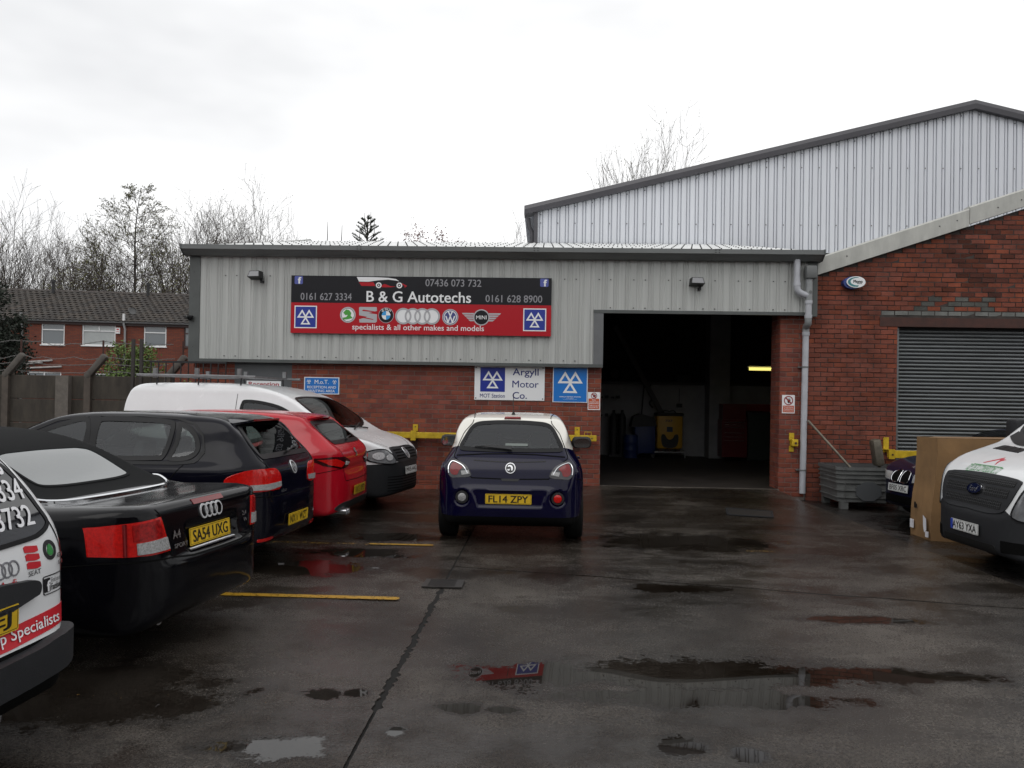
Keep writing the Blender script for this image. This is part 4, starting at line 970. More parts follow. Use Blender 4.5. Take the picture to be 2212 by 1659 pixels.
s.rect(0.022, 0.978, 0.018, 0.982, M_SCYAN, 1, 'panel_field'); s.tris(0.07, 0.93, 0.16, 0.99, M_SWHITE, 2); s.text('VEHICLE TESTING STATION', 0.5, 0.158, 0.62, 0.030, M_SWHITE, 2, 0.02); s.text('AUTHORISED', 0.5, 0.118, 0.2, 0.016, M_SWHITE, 2, 0.0); s.text('Vehicle Inspectorate', 0.5, 0.088, 0.40, 0.018, M_SWHITE, 2, 0.0)
def prohib(label, x0, x1, z0, z1, lines):
    s = Sign('warning_sign', label, x0, x1, z0, z1, YF-0.010, M_SWHITE, 0.006); k = s.h
    s.rect(0.06, 0.94, 0.05, 0.05+0.11*len(lines)+0.04, M_SORANGE, 1, 'text_field')
    for i, l_ in enumerate(lines): s.text(l_, 0.5, 0.05+0.11*(len(lines)-i)-0.035, 0.74 if len(l_) > 5 else 0.3, 0.065, M_SWHITE, 2, 0.02)
    cy = 0.80 if len(lines) > 3 else 0.70; r = 0.17*k if len(lines) > 3 else 0.25*k
    s.poly([(0.5+a*0.30, cy+b*r/k) for a, b in [(-0.15, -0.55), (0.25, -0.55), (0.45, -0.1), (0.62, 0.2), (0.40, 0.1), (0.42, 0.6), (0.25, 0.15), (0.15, 0.65), (0.05, 0.15), (-0.1, 0.55), (-0.12, 0.05), (-0.3, 0.25), (-0.25, -0.2)]], M_SBLACK, 1, 'hand_mark')
    s.ring(0.5, cy, r, r*0.80, mat('sign_ring_red', (0.28, 0.03, 0.03), 0.4), 3, 'prohibition_ring')
    d = r*0.82/sqrt(2); V = [(-d-0.008, d-0.008), (-d+0.008, d+0.008), (d+0.008, -d+0.008), (d-0.008, -d-0.008)]
    s.poly([(0.5+a/s.w, cy+b/s.h) for a, b in V], mat('sign_ring_red', (0.28, 0.03, 0.03), 0.4), 3, 'prohibition_bar')
prohib('small white and orange hand warning sign left of the doorway', 0.797, 1.016, 1.478, 1.797, ['No', 'unauthorised', 'persons', 'allowed', 'beyond this', 'point'][0:6] if False else ['No', 'unauthorised', 'persons', 'allowed', 'beyond this'])
prohib('small white and red hand warning sign on pier right of doorway', 4.24, 4.463, 1.478, 1.803, ['No admittance', 'Authorised', 'personnel only'])
# yellow crash rail
t = thing('crash_rail', 'long yellow steel rail along brick wall behind city car', 'guard rail', (-0.97, 14.6, 0.9))
MB().box((-2.885, 14.52, 0.925), (0.95, 14.625, 1.03), bev=0.006).build('beam', M_YEL, t)
for xx in (-2.30, 0.615):
    mb = MB(); mb.box((xx-0.045, 14.715, 0.98), (xx+0.045, 14.742, 1.165)); mb.build('wall_plate', M_YEL, t)
    mb = MB(); mb.box((xx-0.05, 14.50, 0.885), (xx+0.04, 14.52, 1.06)); mb.box((xx-0.04, 14.52, 1.03), (xx+0.04, 14.72, 1.045)); mb.build('clamp', M_YEL, t)
    mb = MB(); mb.box((xx-0.05, 14.70, 0.74), (xx+0.05, 14.742, 0.92)); mb.build('lower_bracket', M_RUST, t)
    mb = MB(); mb.box((xx-0.008, 14.705, 1.115), (xx+0.008, 14.716, 1.13)); mb.build('bolt', M_SCREW, t)
for xx in (-2.80, 0.87): MB().lathe([(0.001, 0), (0.014, 0)], 10, Matrix.Translation((xx, 14.519, 0.975)) @ Matrix.Rotation(pi/2, 4, 'X'), close=False).build('bolt_hole', M_SCREW, t)
MB().tube([(0.74, 14.60, 1.03), (0.74, 14.60, 1.085), (0.86, 14.60, 1.085), (0.86, 14.60, 1.03)], 0.007, 6).build('lift_handle', M_YEL, t)
t = thing('rail_bracket', 'yellow steel bracket bolted to brick pier right of doorway', 'bracket', (4.40, 14.7, 0.80))
MB().box((4.37, 14.715, 0.995), (4.455, 14.742, 1.13)).build('upper_plate', M_YEL, t); MB().box((4.37, 14.715, 0.80), (4.45, 14.742, 0.90)).build('lower_plate', M_YEL, t)
MB().box((4.385, 14.60, 0.90), (4.495, 14.742, 1.02), bev=0.01).build('clamp', M_YEL, t); MB().lathe([(0.001, 0), (0.022, 0), (0.022, -0.02)], 10, Matrix.Translation((4.45, 14.595, 0.955)) @ Matrix.Rotation(pi/2, 4, 'X'), close=False).build('bolt', M_RUST, t)
t = thing('crash_rail', 'yellow steel rail across foot of the grey roller shutter', 'guard rail', (7.2, 14.5, 0.7))
MB().box((6.02, 14.46, 0.735), (9.6, 14.57, 0.865), bev=0.006).build('beam', M_YEL, t); MB().box((6.01, 14.70, 0.82), (6.10, 14.725, 1.085)).build('wall_plate', M_YEL, t); MB().box((6.0, 14.44, 0.72), (6.10, 14.46, 0.885)).build('clamp', M_YEL, t); MB().box((6.0, 14.46, 0.865), (6.10, 14.72, 0.88)).build('bracket_arm', M_YEL, t)
MB().box((6.045, 14.435, 0.78), (6.075, 14.441, 0.81)).build('bolt', M_RUST, t)
# rainwater pipe
t = thing('drainpipe', 'pale grey plastic rainwater pipe at joint of the two buildings', 'drainpipe', (4.6, 14.66, 0.1))
def arc(p, q, r_, n=5): return [tuple(np.array(p)*(1-k/n)**2+2*np.array(q)*(k/n)*(1-k/n)+np.array(r_)*(k/n)**2 for k in range(n+1))]
R_ = 0.055
MB().tube([(4.394, 14.48, 4.17), (4.397, 14.48, 3.74)], R_, 14).build('upper_length', M_PIPE, t, True)
b1 = [(4.397, 14.48, 3.76)]+list(crom([(4.397, 14.48, 3.70), (4.42, 14.48, 3.62), (4.49, 14.48, 3.57), (4.58, 14.48, 3.545)], 5, False))
MB().tube(b1, R_*1.06, 14).build('offset_bend', M_PIPED if False else M_PIPE, t, True)
MB().tube([(4.607, 14.48, 3.86), (4.603, 14.48, 3.42)], R_*1.1, 14).build('branch', mat('weathered_pipe', (0.24, 0.25, 0.255), 0.4, noise=(8, 0.2)), t, True)
MB().tube([(4.603, 14.48, 3.43), (4.598, 14.48, 3.12)], R_, 14).build('short_length', M_PIPE, t, True)
b2 = [(4.599, 14.48, 3.20)]+list(crom([(4.598, 14.48, 3.12), (4.603, 14.50, 3.06), (4.61, 14.58, 3.03), (4.618, 14.66, 3.00), (4.618, 14.66, 2.90)], 4, False))
MB().tube(b2, R_*1.1, 14).build('swan_bend', mat('weathered_pipe', (0.24, 0.25, 0.255), 0.4, noise=(8, 0.2)), t, True)
MB().tube([(4.618, 14.66, 2.93), (4.592, 14.66, 0.07)], R_, 16).build('lower_length', M_PIPE, t, True)
for p in ((4.396, 14.48, 3.735), (4.603, 14.48, 3.425), (4.599, 14.48, 3.175), (4.617, 14.66, 2.89)): MB().tube([(p[0], p[1], p[2]-0.03), (p[0], p[1], p[2]+0.03)], R_*1.2, 14).build('collar', M_PIPE, t, True)
for zz in (2.30, 0.48):
    xx = 4.592+0.026*(zz-0.07)/2.86
    mb = MB(); mb.tube([(xx, 14.66, zz-0.012), (xx, 14.66, zz+0.012)], R_*1.12, 14); mb.box((xx-0.11, 14.69, zz-0.01), (xx, 14.74, zz+0.01)); mb.build('clip', M_PIPED, t)
MB().lathe([(0.001, 0), (0.026, 0), (0.030, -0.012)], 14, Matrix.Translation((4.615, 14.415, 3.60)) @ Matrix.Rotation(pi/2, 4, 'X'), close=False).build('access_cap', M_PIPED, t, True)
MB().box((4.53, 14.38, 3.83), (4.72, 14.56, 4.06), bev=0.03).build('hopper', M_PIPED, t, True)

# ------------------------------------------------------------------ old brick workshop on the right
B = thing('brick_workshop', 'old red brick workshop with sloping gable and roller shutter', 'workshop', (8, 14.75, -0.05))
YB = 14.745
def gab(x): return 3.955+(x-4.87)*0.3385
bm_ = MB()
xs_ = [4.672, 5.93, 6.24, 9.6]
bm_.add([(4.672, YB, -0.1), (6.24, YB, -0.1), (6.24, YB, 3.04), (9.8, YB, 3.04), (9.8, YB, gab(9.8)), (4.672, YB, gab(4.672))], [(0, 1, 2, 3, 4, 5)])
bm_.add([(6.24, YB, -0.1), (6.24, YB+0.33, -0.1), (6.24, YB+0.33, 3.04), (6.24, YB, 3.04)], [(0, 1, 2, 3)]); bm_.add([(4.672, YB, -0.1), (4.672, YB+0.3, -0.1), (4.672, YB+0.3, 3.9), (4.672, YB, 3.9)], [(3, 2, 1, 0)])
bwl = bm_.build('gable_wall', M_MORTARD, B, fix=False)
def ivals(z):
    xmin = 4.675
    lim = 4.87+(z+0.045-3.955)/0.3385
    if z > 3.9: xmin = max(xmin, lim)
    if z < 3.04: return [(xmin, 6.24)]
    if z < 3.21: return [(xmin, 5.93)]
    return [(xmin, 9.7)] if xmin < 9.6 else []
brick_field(bwl, YB-0.001, -0.08, 5.6, 0.0853, 0.232, 0.011, ivals, tint_old, M_OLDBRICK, 11, jag=0.0025, wob=1.0)
MB().box((5.93, YB-0.02, 3.045), (9.8, YB+0.3, 3.205)).build('steel_lintel', M_RUST, B)
# sloping coping in two lengths
for xa, xb, dz in ((4.80, 7.42, 0.0), (7.43, 9.9, 0.035)):
    V = []
    for xx in (xa, xb):
        z0_ = gab(xx)+dz
        V += [(xx, YB-0.10, z0_), (xx, YB-0.10, z0_+0.285), (xx, YB-0.07, z0_+0.315), (xx, YB+0.12, z0_+0.315), (xx, YB+0.12, z0_)]
    MB().add(V, [(0, 5, 6, 1)[::-1], (1, 6, 7, 2)[::-1], (2, 7, 8, 3)[::-1], (3, 8, 9, 4)[::-1], (4, 9, 5, 0)[::-1], (0, 1, 2, 3, 4), (9, 8, 7, 6, 5)]).build('coping', M_COP, B)
mb = MB()
for xx in (5.3, 6.9, 7.2, 7.9, 8.3): mb.box((xx, YB-0.108, gab(xx)+0.16), (xx+0.018, YB-0.099, gab(xx)+0.178))
tag(mb.build('coping_fixings', M_SCREW, B), kind='stuff')
MB().add([(4.7, YB+0.13, 3.9), (9.9, YB+0.13, gab(9.9)), (9.9, 22.2, gab(9.9)), (4.7, 22.2, 3.9)], [(0, 1, 2, 3)]).build('roof', M_COP, B, fix=False)
# roller shutter, slat by slat
sh = MB().box((6.24, YB+0.20, -0.1), (9.8, YB+0.22, 3.045)).build('roller_shutter', M_BLK, B)
pts = [(YB+0.190, 0.0), (YB+0.150, 0.008), (YB+0.132, 0.024), (YB+0.132, 0.036), (YB+0.150, 0.052), (YB+0.185, 0.060)]
sl = MB(); n = len(pts); sl.add([(6.25, a, b) for a, b in pts]+[(9.8, a, b) for a, b in pts], [(i, i+1, n+i+1, n+i)[::-1] for i in range(n-1)]); slm = sl.mesh('slat', M_SHUT, True, fix=False)
for k in range(46):
    o = bpy.data.objects.new('slat', slm); COL.objects.link(o); o.location = (0, 0, -0.06+k*0.0668); attach(o, sh)
MB().box((6.245, YB+0.06, -0.1), (6.30, YB+0.13, 3.04)).build('guide_channel', M_SHUT, B)
# alarm box
t = thing('alarm_box', 'oval white and blue alarm box on old red brick', 'alarm box', (5.45, 14.7, 3.8))
el = lambda a, b, n=28: [(a*cos(2*pi*k/n), b*sin(2*pi*k/n)) for k in range(n)]
MB().prism([(5.415+x_, 3.797+z_) for x_, z_ in el(0.165, 0.108)], 14.62, 14.745, 'xz').build('side_case', mat('alarm_blue', (0.02, 0.05, 0.22), 0.35), t)
fc = MB().prism([(5.455+x_, 3.805+z_) for x_, z_ in el(0.162, 0.100)], 14.585, 14.625, 'xz').build('face', M_SWHITE, t)
V = [(5.455+x_, 14.5835, 3.805+z_) for x_, z_ in el(0.145, 0.086)]+[(5.475+x_, 14.5835, 3.812+z_) for x_, z_ in el(0.118, 0.066)]; MB().add(V, [(k, (k+1) % 28, 28+(k+1) % 28, 28+k) for k in range(6, 22)]).build('swoosh', mat('alarm_green', (0.03, 0.18, 0.20), 0.35), t, fix=False)
plane_text('Mono', (5.485, 14.583, 3.815), (1, 0, 0), (0, 0, 1), M_SBLACK, t, 'lettering', w=0.16, h=0.055, bold=0.03); MB().box((5.47, 14.583, 3.772), (5.555, 14.5845, 3.780)).build('underline', M_SBLACK, t)

# ------------------------------------------------------------------ tall silver shed behind
SH = thing('metal_shed', 'tall silver ribbed metal shed with shallow gable behind garage', 'shed', (11.3, 22.3, 0))
EX, EZ, AXX, AZ = -0.30, 6.76, 11.33, 9.60
def top_(x): return EZ+(x-EX)*(AZ-EZ)/(AXX-EX) if x <= AXX else AZ-(x-AXX)*(AZ-EZ)/(AXX-EX)
PROF2 = [(0.0, 0.0), (0.46, 0.0), (0.49, 0.055), (0.56, 0.055), (0.60, 0.012), (0.80, 0.012), (0.84, 0.055), (0.91, 0.055), (0.94, 0.0), (1.0, 0.0)]
x = EX
while x < 15.0:
    cuts = [x, x+1.165]
    if x < AXX < x+1.165: cuts = [x, AXX, x+1.165]
    for a, b in zip(cuts, cuts[1:]): sheet('cladding_sheet', SH, a, b, lambda q: 3.4, top_, 22.25, 0.233, PROF2, M_CLADW, EX)
    x += 1.165
for xa, za, xb, zb2 in ((EX-0.30, EZ-0.07, AXX, AZ), (AXX, AZ, 16.0, top_(16.0))):
    V = []
    for xx, zz in ((xa, za), (xb, zb2)): V += [(xx, 22.10, zz-0.04), (xx, 22.08, zz+0.09), (xx, 22.12, zz+0.20), (xx, 22.6, zz+0.22), (xx, 22.6, zz-0.04)]
    MB().add(V, [(k, (k+1) % 5, 5+(k+1) % 5, 5+k) for k in range(5)]+[(4, 3, 2, 1, 0), (5, 6, 7, 8, 9)]).build('verge_flashing', M_FLASH if False else mat('charcoal_flashing', (0.060, 0.058, 0.066), 0.4, noise=(2, 0.15)), SH)
MB().box((EX-0.03, 22.19, 3.4), (EX+0.07, 22.4, EZ+0.02)).build('corner_flashing', MATS['charcoal_flashing'], SH)
mb = MB(); mb.tube([(-0.50, 22.35, 6.60), (-0.46, 22.35, 6.35), (-0.37, 22.35, 6.2), (-0.37, 22.35, 5.0)], 0.06, 8); mb.build('downpipe', MATS['charcoal_flashing'], SH, True)
MB().add([(EX-0.3, 22.3, EZ-0.05), (AXX, 22.3, AZ+0.05), (AXX, 40, AZ+0.05), (EX-0.3, 40, EZ-0.05)], [(0, 1, 2, 3)]).build('roof', M_CLADW, SH, fix=False)
MB().add([(EX, 22.3, 0), (EX, 40, 0), (EX, 40, EZ), (EX, 22.3, EZ)], [(0, 1, 2, 3)]).build('side_wall', M_CLADW, SH, fix=False)
mb = MB()
for row in range(3):
    xx = EX+0.15
    while xx < 14.8:
        zz = (top_(xx)-0.12) if row == 0 else (6.45, 8.0)[row-1]
        if zz < top_(xx)-0.1: mb.box((xx-0.012, 22.243, zz-0.012), (xx+0.012, 22.252, zz+0.012))
        xx += 0.466
tag(mb.build('fixing_screws', M_SCREW, SH), kind='stuff')
def mirrored(pts): return [(-a, b) for a, b in reversed(pts)]
def rearp(pts, k=1): return pts

# ================================================================== white panel van with tailgate, at the left edge
def astra():
    side = crom([(0.10, 0.26), (0.02, 0.34), (0.0, 0.44), (0.0, 0.55), (0.035, 0.60), (0.055, 0.72), (0.075, 0.90), (0.16, 1.12), (0.33, 1.38), (0.48, 1.45), (1.2, 1.50), (2.0, 1.49), (2.5, 1.42), (3.2, 1.0), (3.8, 0.88), (4.15, 0.74), (4.26, 0.55), (4.25, 0.35), (4.15, 0.22), (3.0, 0.2), (1.0, 0.2)], 6)
    front = crom([(0, 0.16), (0.66, 0.18), (0.78, 0.26), (0.835, 0.42), (0.85, 0.60), (0.845, 0.75), (0.82, 0.90), (0.77, 1.02), (0.68, 1.24), (0.58, 1.42), (0.48, 1.49), (0.3, 1.52), (0, 1.525)], 6, False)
    planL = crom([(0, 0), (0.005, 0.45), (0.03, 0.64), (0.10, 0.76), (0.3, 0.83), (0.9, 0.85), (3.0, 0.85), (3.8, 0.8), (4.15, 0.6), (4.25, 0.3), (4.26, 0)], 6, False)
    c = Car('panel_van', 'small white tailgate van with phone numbers on its black rear glass, nearest at left edge', 'van', (-2.212, 3.06, 0), radians(178),
            side=side, front=front, planL=planL, planU=planL, zb=(0.9, 1.2), wheels=[(0.85, 0.29, 0.34, 0.62), (3.45, 0.29, 0.34, 0.62)], k=0.05)
    cut = lambda q: q[:, 0] < 0.9
    gl = crom([(0.0, 0.965), (0.40, 0.972), (0.62, 0.99), (0.69, 1.035), (0.665, 1.12), (0.58, 1.30), (0.49, 1.375), (0.25, 1.395), (0, 1.40)], 5, False)
    gl = gl + [(-a, b) for a, b in reversed(gl[1:-1])]
    c.window('rear_glass', gl, 'rear', mat('black_van_glass', (0.008, 0.008, 0.010), 0.05, coat=1.0), M_SEAL, 0.02, open_=False, dens=0.05)
    # lettering on the glass (car right side is -y)
    c.on_body_text('ns', 'rear', -0.50, 1.305, 0.10, 0.075, M_STK_WHT, flip=-1, off=0.009, bold=0.01)
    c.on_body_text('0161 627 3334', 'rear', -0.255, 1.20, 0.70, 0.09, M_STK_WHT, flip=-1, off=0.009, bold=0.01)
    c.on_body_text('07436 073732', 'rear', -0.235, 1.085, 0.72, 0.09, M_STK_WHT, flip=-1, off=0.009, bold=0.01)
    # tailgate edge
    c.seam('tailgate_gap', [(-0.735, 0.60), (-0.745, 0.75), (-0.735, 0.92), (-0.66, 1.15), (-0.565, 1.38), (-0.47, 1.435)], 'rear', M_SEAM, 0.008)
    c.seam('tailgate_gap', [(0.735, 0.60), (0.745, 0.75), (0.735, 0.92), (0.66, 1.15), (0.565, 1.38), (0.47, 1.435)], 'rear', M_SEAM, 0.008)
    for sg in (1, -1):
        c.patch('tail_lamp', [(sg*0.752, 0.62), (sg*0.83, 0.62), (sg*0.845, 0.80), (sg*0.81, 0.97), (sg*0.765, 0.98), (sg*0.757, 0.80)], 'rear', M_REDD, 0.004)
    # logos on the tailgate
    for k in range(4): c.ringlogo('rear', 0.435-0.7-k*0.042, 0.885, 0.034, 0.007, M_STK_GRY, 'ring_decal', off=0.004)
    c.on_body_text('Audi', 'rear', -0.345, 0.825, 0.10, 0.033, M_STK_RED, flip=-1, bold=0.005)
    sx, sz = -0.52, 0.91
    for k in range(3):
        zz = sz+0.035-k*0.035
        c.on_body_shape([(sx+0.045, zz-0.012), (sx+0.045, zz+0.010), (sx+0.03, zz+0.016), (sx-0.045, zz+0.006), (sx-0.045, zz-0.016), (sx-0.02, zz-0.020)], 'rear', M_STK_RED, 'decal_stripe', 0.004)
    c.on_body_text('SEAT', 'rear', sx, 0.84, 0.085, 0.022, M_STK_BLK, flip=-1)
    c.ringlogo('rear', -0.645, 0.918, 0.045, 0.018, M_STK_BLK, 'badge_decal', off=0.004)
    c.on_body_shape(crom([(-0.625, 0.903), (-0.64, 0.943), (-0.655, 0.938), (-0.665, 0.908), (-0.65, 0.893)], 4), 'rear', M_STK_GRN, 'badge_arrow', 0.004, 0.02)
    c.on_body_text('ASTRA', 'rear', -0.712, 0.885, 0.06, 0.022, M_SILVER, flip=-1, bold=0.02, off=0.008)
    c.on_body_text('1700', 'rear', -0.715, 0.852, 0.05, 0.020, M_SILVER, flip=-1, bold=0.02, off=0.008)
    c.ring('sticker_frame', rrect(-0.655, 0.765, 0.165, 0.085, 0.01), 'rear', M_STK_BLK, 0.004, 0.004)
    c.on_body_shape(rrect(-0.602, 0.765, 0.042, 0.062, 0.004), 'rear', M_STK_BLUE if False else M_STK_BLK, 'sticker_badge', 0.004, 0.03)
    c.on_body_text('f', 'rear', -0.602, 0.762, None, 0.05, M_STK_WHT, flip=-1, off=0.009, bold=0.04)
    c.on_body_text('Find us on', 'rear', -0.675, 0.782, 0.085, 0.022, M_STK_BLK, flip=-1)
    c.on_body_text('Facebook', 'rear', -0.68, 0.752, 0.10, 0.030, M_STK_BLK, flip=-1, bold=0.01)
    c.patch('tailgate_handle', crom([(-0.50, 0.745), (-0.515, 0.79), (-0.47, 0.815), (0.47, 0.815), (0.515, 0.79), (0.50, 0.745)], 4), 'rear', M_TRIM, 0.035, 0.04, 0.06)
    p = c.plate('EJ', 'rear', -0.05, 0.69, True, off=0.03, w=0.62)
    for ch in p.children:
        if ch.name.startswith('registration'):
            for v in ch.data.vertices: v.co.y = -0.255 + (v.co.y+0.05)*0.22
    c.on_body_shape([(0.73, 0.555), (0.73, 0.605), (0, 0.565), (-0.735, 0.60), (-0.728, 0.50), (0, 0.475)] if False else [(0.735, 0.655), (0.72, 0.575), (0.3, 0.56), (-0.3, 0.56), (-0.72, 0.575), (-0.74, 0.66), (-0.3, 0.64), (0.3, 0.64)], 'rear', M_STK_RED, 'red_band', 0.004, 0.06)
    c.on_body_text('Group Specialists', 'rear', -0.37, 0.605, 0.60, 0.062, M_STK_WHT, flip=-1, off=0.009, shear=0.15, bold=0.006)
    c.zone(lambda q: np.minimum(0.55-q[:, 2], 0.7-q[:, 0]), M_SEAM)
    # bumper as a moulded part of its own
    bo = crom([(0, 0.385), (0.5, 0.39), (0.72, 0.405), (0.785, 0.45), (0.785, 0.535), (0.70, 0.545), (0.4, 0.53), (0, 0.525)], 4, False)
    c.patch('bumper', bo + [(-a, b) for a, b in reversed(bo[1:-1])], 'rear', M_TRIM, 0.055, 0.09, 0.05)
    c.wheels((0.85, 3.45), 0.29, 0.29, 0.74, 0.18)
    c.finish(M_WHITE)
astra()

# ================================================================== black soft-top convertible
def convertible():
    side = crom([(0.22, 0.225), (0.09, 0.285), (0.020, 0.40), (0.0, 0.53), (0.004, 0.615), (0.02, 0.642), (0.058, 0.652), (0.066, 0.68), (0.085, 0.80), (0.105, 0.92), (0.135, 0.965), (0.22, 0.978), (0.5, 0.975), (0.80, 0.975), (1.0, 1.05), (1.42, 1.265), (1.80, 1.365), (2.25, 1.392), (2.55, 1.37), (2.85, 1.28), (3.4, 0.97), (3.9, 0.89), (4.3, 0.76), (4.5, 0.62), (4.57, 0.45), (4.5, 0.25), (4.2, 0.19), (1.0, 0.19)], 6)
    front = crom([(0, 0.16), (0.68, 0.17), (0.80, 0.25), (0.86, 0.42), (0.885, 0.60), (0.884, 0.74), (0.874, 0.86), (0.85, 0.925), (0.80, 0.968), (0.735, 1.02), (0.63, 1.20), (0.545, 1.33), (0.44, 1.39), (0.25, 1.41), (0, 1.415)], 6, False)
    planL = crom([(0, 0), (0.022, 0.38), (0.075, 0.60), (0.19, 0.755), (0.42, 0.845), (0.85, 0.88), (1.6, 0.885), (3.2, 0.885), (3.9, 0.85), (4.3, 0.72), (4.5, 0.5), (4.57, 0)], 6, False)
    planU = crom([(0.50, 0), (0.54, 0.34), (0.72, 0.57), (1.15, 0.72), (1.8, 0.77), (2.6, 0.79), (3.2, 0.78), (3.5, 0.6), (3.7, 0)], 6, False)
    def ex(v, x, y, z):   # plate recess in the boot lid
        b = np.maximum(np.maximum(np.abs(y)-0.31, np.abs(z-0.735)-0.075), x-0.105); return smax(v, -b, 0.02)
    c = Car('convertible_car', 'black convertible with soft top and long red tail lamps, second car from left', 'car', (-2.115, 5.39, 0), radians(173.5),
            side=side, front=front, planL=planL, planU=planU, zb=(0.95, 1.10), wheels=[(0.98, 0.31, 0.36, 0.66), (3.63, 0.31, 0.36, 0.66)], k=0.045, extra=ex)
    c.zone(lambda q: np.minimum(np.minimum(q[:, 2]-np.interp(q[:, 0], [0.66, 0.76, 0.86, 1.3, 2.8], [1.3, 0.985, 0.975, 0.985, 0.99]), 2.78-q[:, 0]), q[:, 0]-0.66), M_CLOTH)
    # rear window in the hood
    g = crom([(0.955, 0), (0.965, 0.33), (1.0, 0.46), (1.07, 0.48), (1.31, 0.46), (1.36, 0.40), (1.38, 0.2), (1.385, 0)], 5, False)
    c.window('rear_glass', g + [(a, -b) for a, b in reversed(g[1:-1])], 'top', mat('convertible_rear_glass', (0.05, 0.06, 0.06), 0.06, coat=1.0, bump=(35, 0.03)), M_CLOTH, 0.02, open_=False, dens=0.06)
    tr = [(1.75, 0.79), (1.25, 0.775), (0.98, 0.74), (0.83, 0.665), (0.755, 0.54), (0.725, 0.33), (0.715, 0)]
    tr = crom(tr + [(a, -b) for a, b in reversed(tr[:-1])], 5, False)
    MB().tube([c.hit('top', a, b, 0.006) for a, b in tr], 0.013, 6).build('chrome_trim', M_CHROME, c.root, True, world=False)
    # tail lamps wrap the corner: built on the rear face
    for sg in (1, -1):
        o = [(0.515, 0.70), (0.66, 0.693), (0.77, 0.697), (0.835, 0.705), (0.84, 0.87), (0.79, 0.885), (0.70, 0.897), (0.575, 0.908)]
        lam = c.patch('tail_lamp', [(sg*a, b) for a, b in o], 'rear', M_REDL, 0.006, 0.01, 0.04)
        o = [(0.53, 0.712), (0.715, 0.705), (0.72, 0.772), (0.548, 0.785)]
        c.patch('reversing_lens', [(sg*a, b) for a, b in o], 'rear', M_CLEARL, 0.018, 0.010, 0.03, lam)
        o = [(0.56, 0.795), (0.735, 0.783), (0.74, 0.878), (0.71, 0.885), (0.60, 0.895)]
        c.patch('lamp_reflector', [(sg*a, b) for a, b in o], 'rear', mat('deep_red_lens', (0.30, 0.006, 0.006), 0.10, noise=(45, 0.6)), 0.012, 0.006, 0.03, lam)
        o = [(0.755, 0.70), (0.765, 0.70), (0.77, 0.885), (0.76, 0.888)]
        c.patch('lamp_band', [(sg*a, b) for a, b in o], 'rear', M_REDD, 0.014, 0.006, 0.03, lam)
        c.seam('boot_gap', [(sg*0.505, 0.665), (sg*0.565, 0.91), (sg*0.60, 0.955)], 'rear', M_SEAM)
        c.seam('boot_gap', [(0.16, sg*0.52), (0.3, sg*0.60), (0.6, sg*0.645), (0.85, sg*0.60)], 'top', M_SEAM)
        MB().lathe([(0.001, 0.0), (0.036, 0.0), (0.038, -0.02), (0.045, -0.02), (0.045, 0.14)], 20, Matrix.Translation((0.15, sg*0.52, 0.292)) @ Matrix.Rotation(pi/2, 4, 'Y'), close=False).build('exhaust_pipe', M_SILVER, c.root, True, world=False)
        c.seam('bumper_gap', [(0.30, 0.665), (0.6, 0.64)], 'left' if sg > 0 else 'right', M_SEAM)
        c.seam('door_gap', [(1.75, 0.98), (1.72, 0.75), (1.78, 0.45), (1.9, 0.28)], 'left' if sg > 0 else 'right', M_SEAM)
    c.seam('bumper_gap', [(-0.82, 0.665), (-0.5, 0.655), (-0.3, 0.635), (0.3, 0.635), (0.5, 0.655), (0.82, 0.665)], 'rear', M_SEAM, 0.009)
    c.patch('high_brake_lamp', [(-0.19, 0.935), (0.19, 0.935), (0.19, 0.962), (-0.19, 0.962)], 'rear', M_REDD, 0.006, 0.008)
    for k in range(4): c.ringlogo('rear', 0.094-k*0.0625, 0.882, 0.046, 0.011, M_BADGE, 'emblem_ring', off=0.010)
    c.plate('SA54 UXG', 'rear', 0.0, 0.735, True, tilt=radians(-6), off=0.015)
    c.patch('plate_trim', [(-0.29, 0.652), (0.29, 0.652), (0.29, 0.664), (-0.29, 0.664)], 'rear', M_SILVER, 0.01, 0.01, 0.05)
    c.on_body_text('A4', 'rear', 0.44, 0.785, 0.085, 0.05, M_SILVER, flip=-1, bold=0.01, off=0.008)
    c.on_body_text('SPORT', 'rear', 0.40, 0.715, 0.15, 0.026, M_SILVER, flip=-1, bold=0.02, off=0.008)
    c.on_body_text('2.4', 'rear', -0.44, 0.80, 0.06, 0.03, M_SILVER, flip=-1, bold=0.02, off=0.008)
    c.on_body_text('V6', 'rear', -0.44, 0.755, 0.045, 0.026, M_SILVER, flip=-1, bold=0.02, off=0.008)
    wl = crom([(1.75, 1.035), (2.4, 1.02), (3.0, 1.01), (2.80, 1.20), (2.45, 1.29), (1.95, 1.25)], 4)
    for ax in ('left', 'right'): c.window('side_glass', wl, ax, M_GLASSD, M_SEAL, 0.025, open_=False)
    ws = crom([(3.30, 0), (3.27, 0.4), (3.12, 0.66), (2.86, 0.54), (2.78, 0.3), (2.77, 0)], 4, False)
    c.window('windscreen', ws + [(a, -b) for a, b in reversed(ws[1:-1])], 'top', M_GLASSD, M_SEAL, 0.02, open_=False)
    c.wheels((0.98, 3.63), 0.315, 0.315, 0.765, 0.21)
    c.finish(M_BLACK)
convertible()

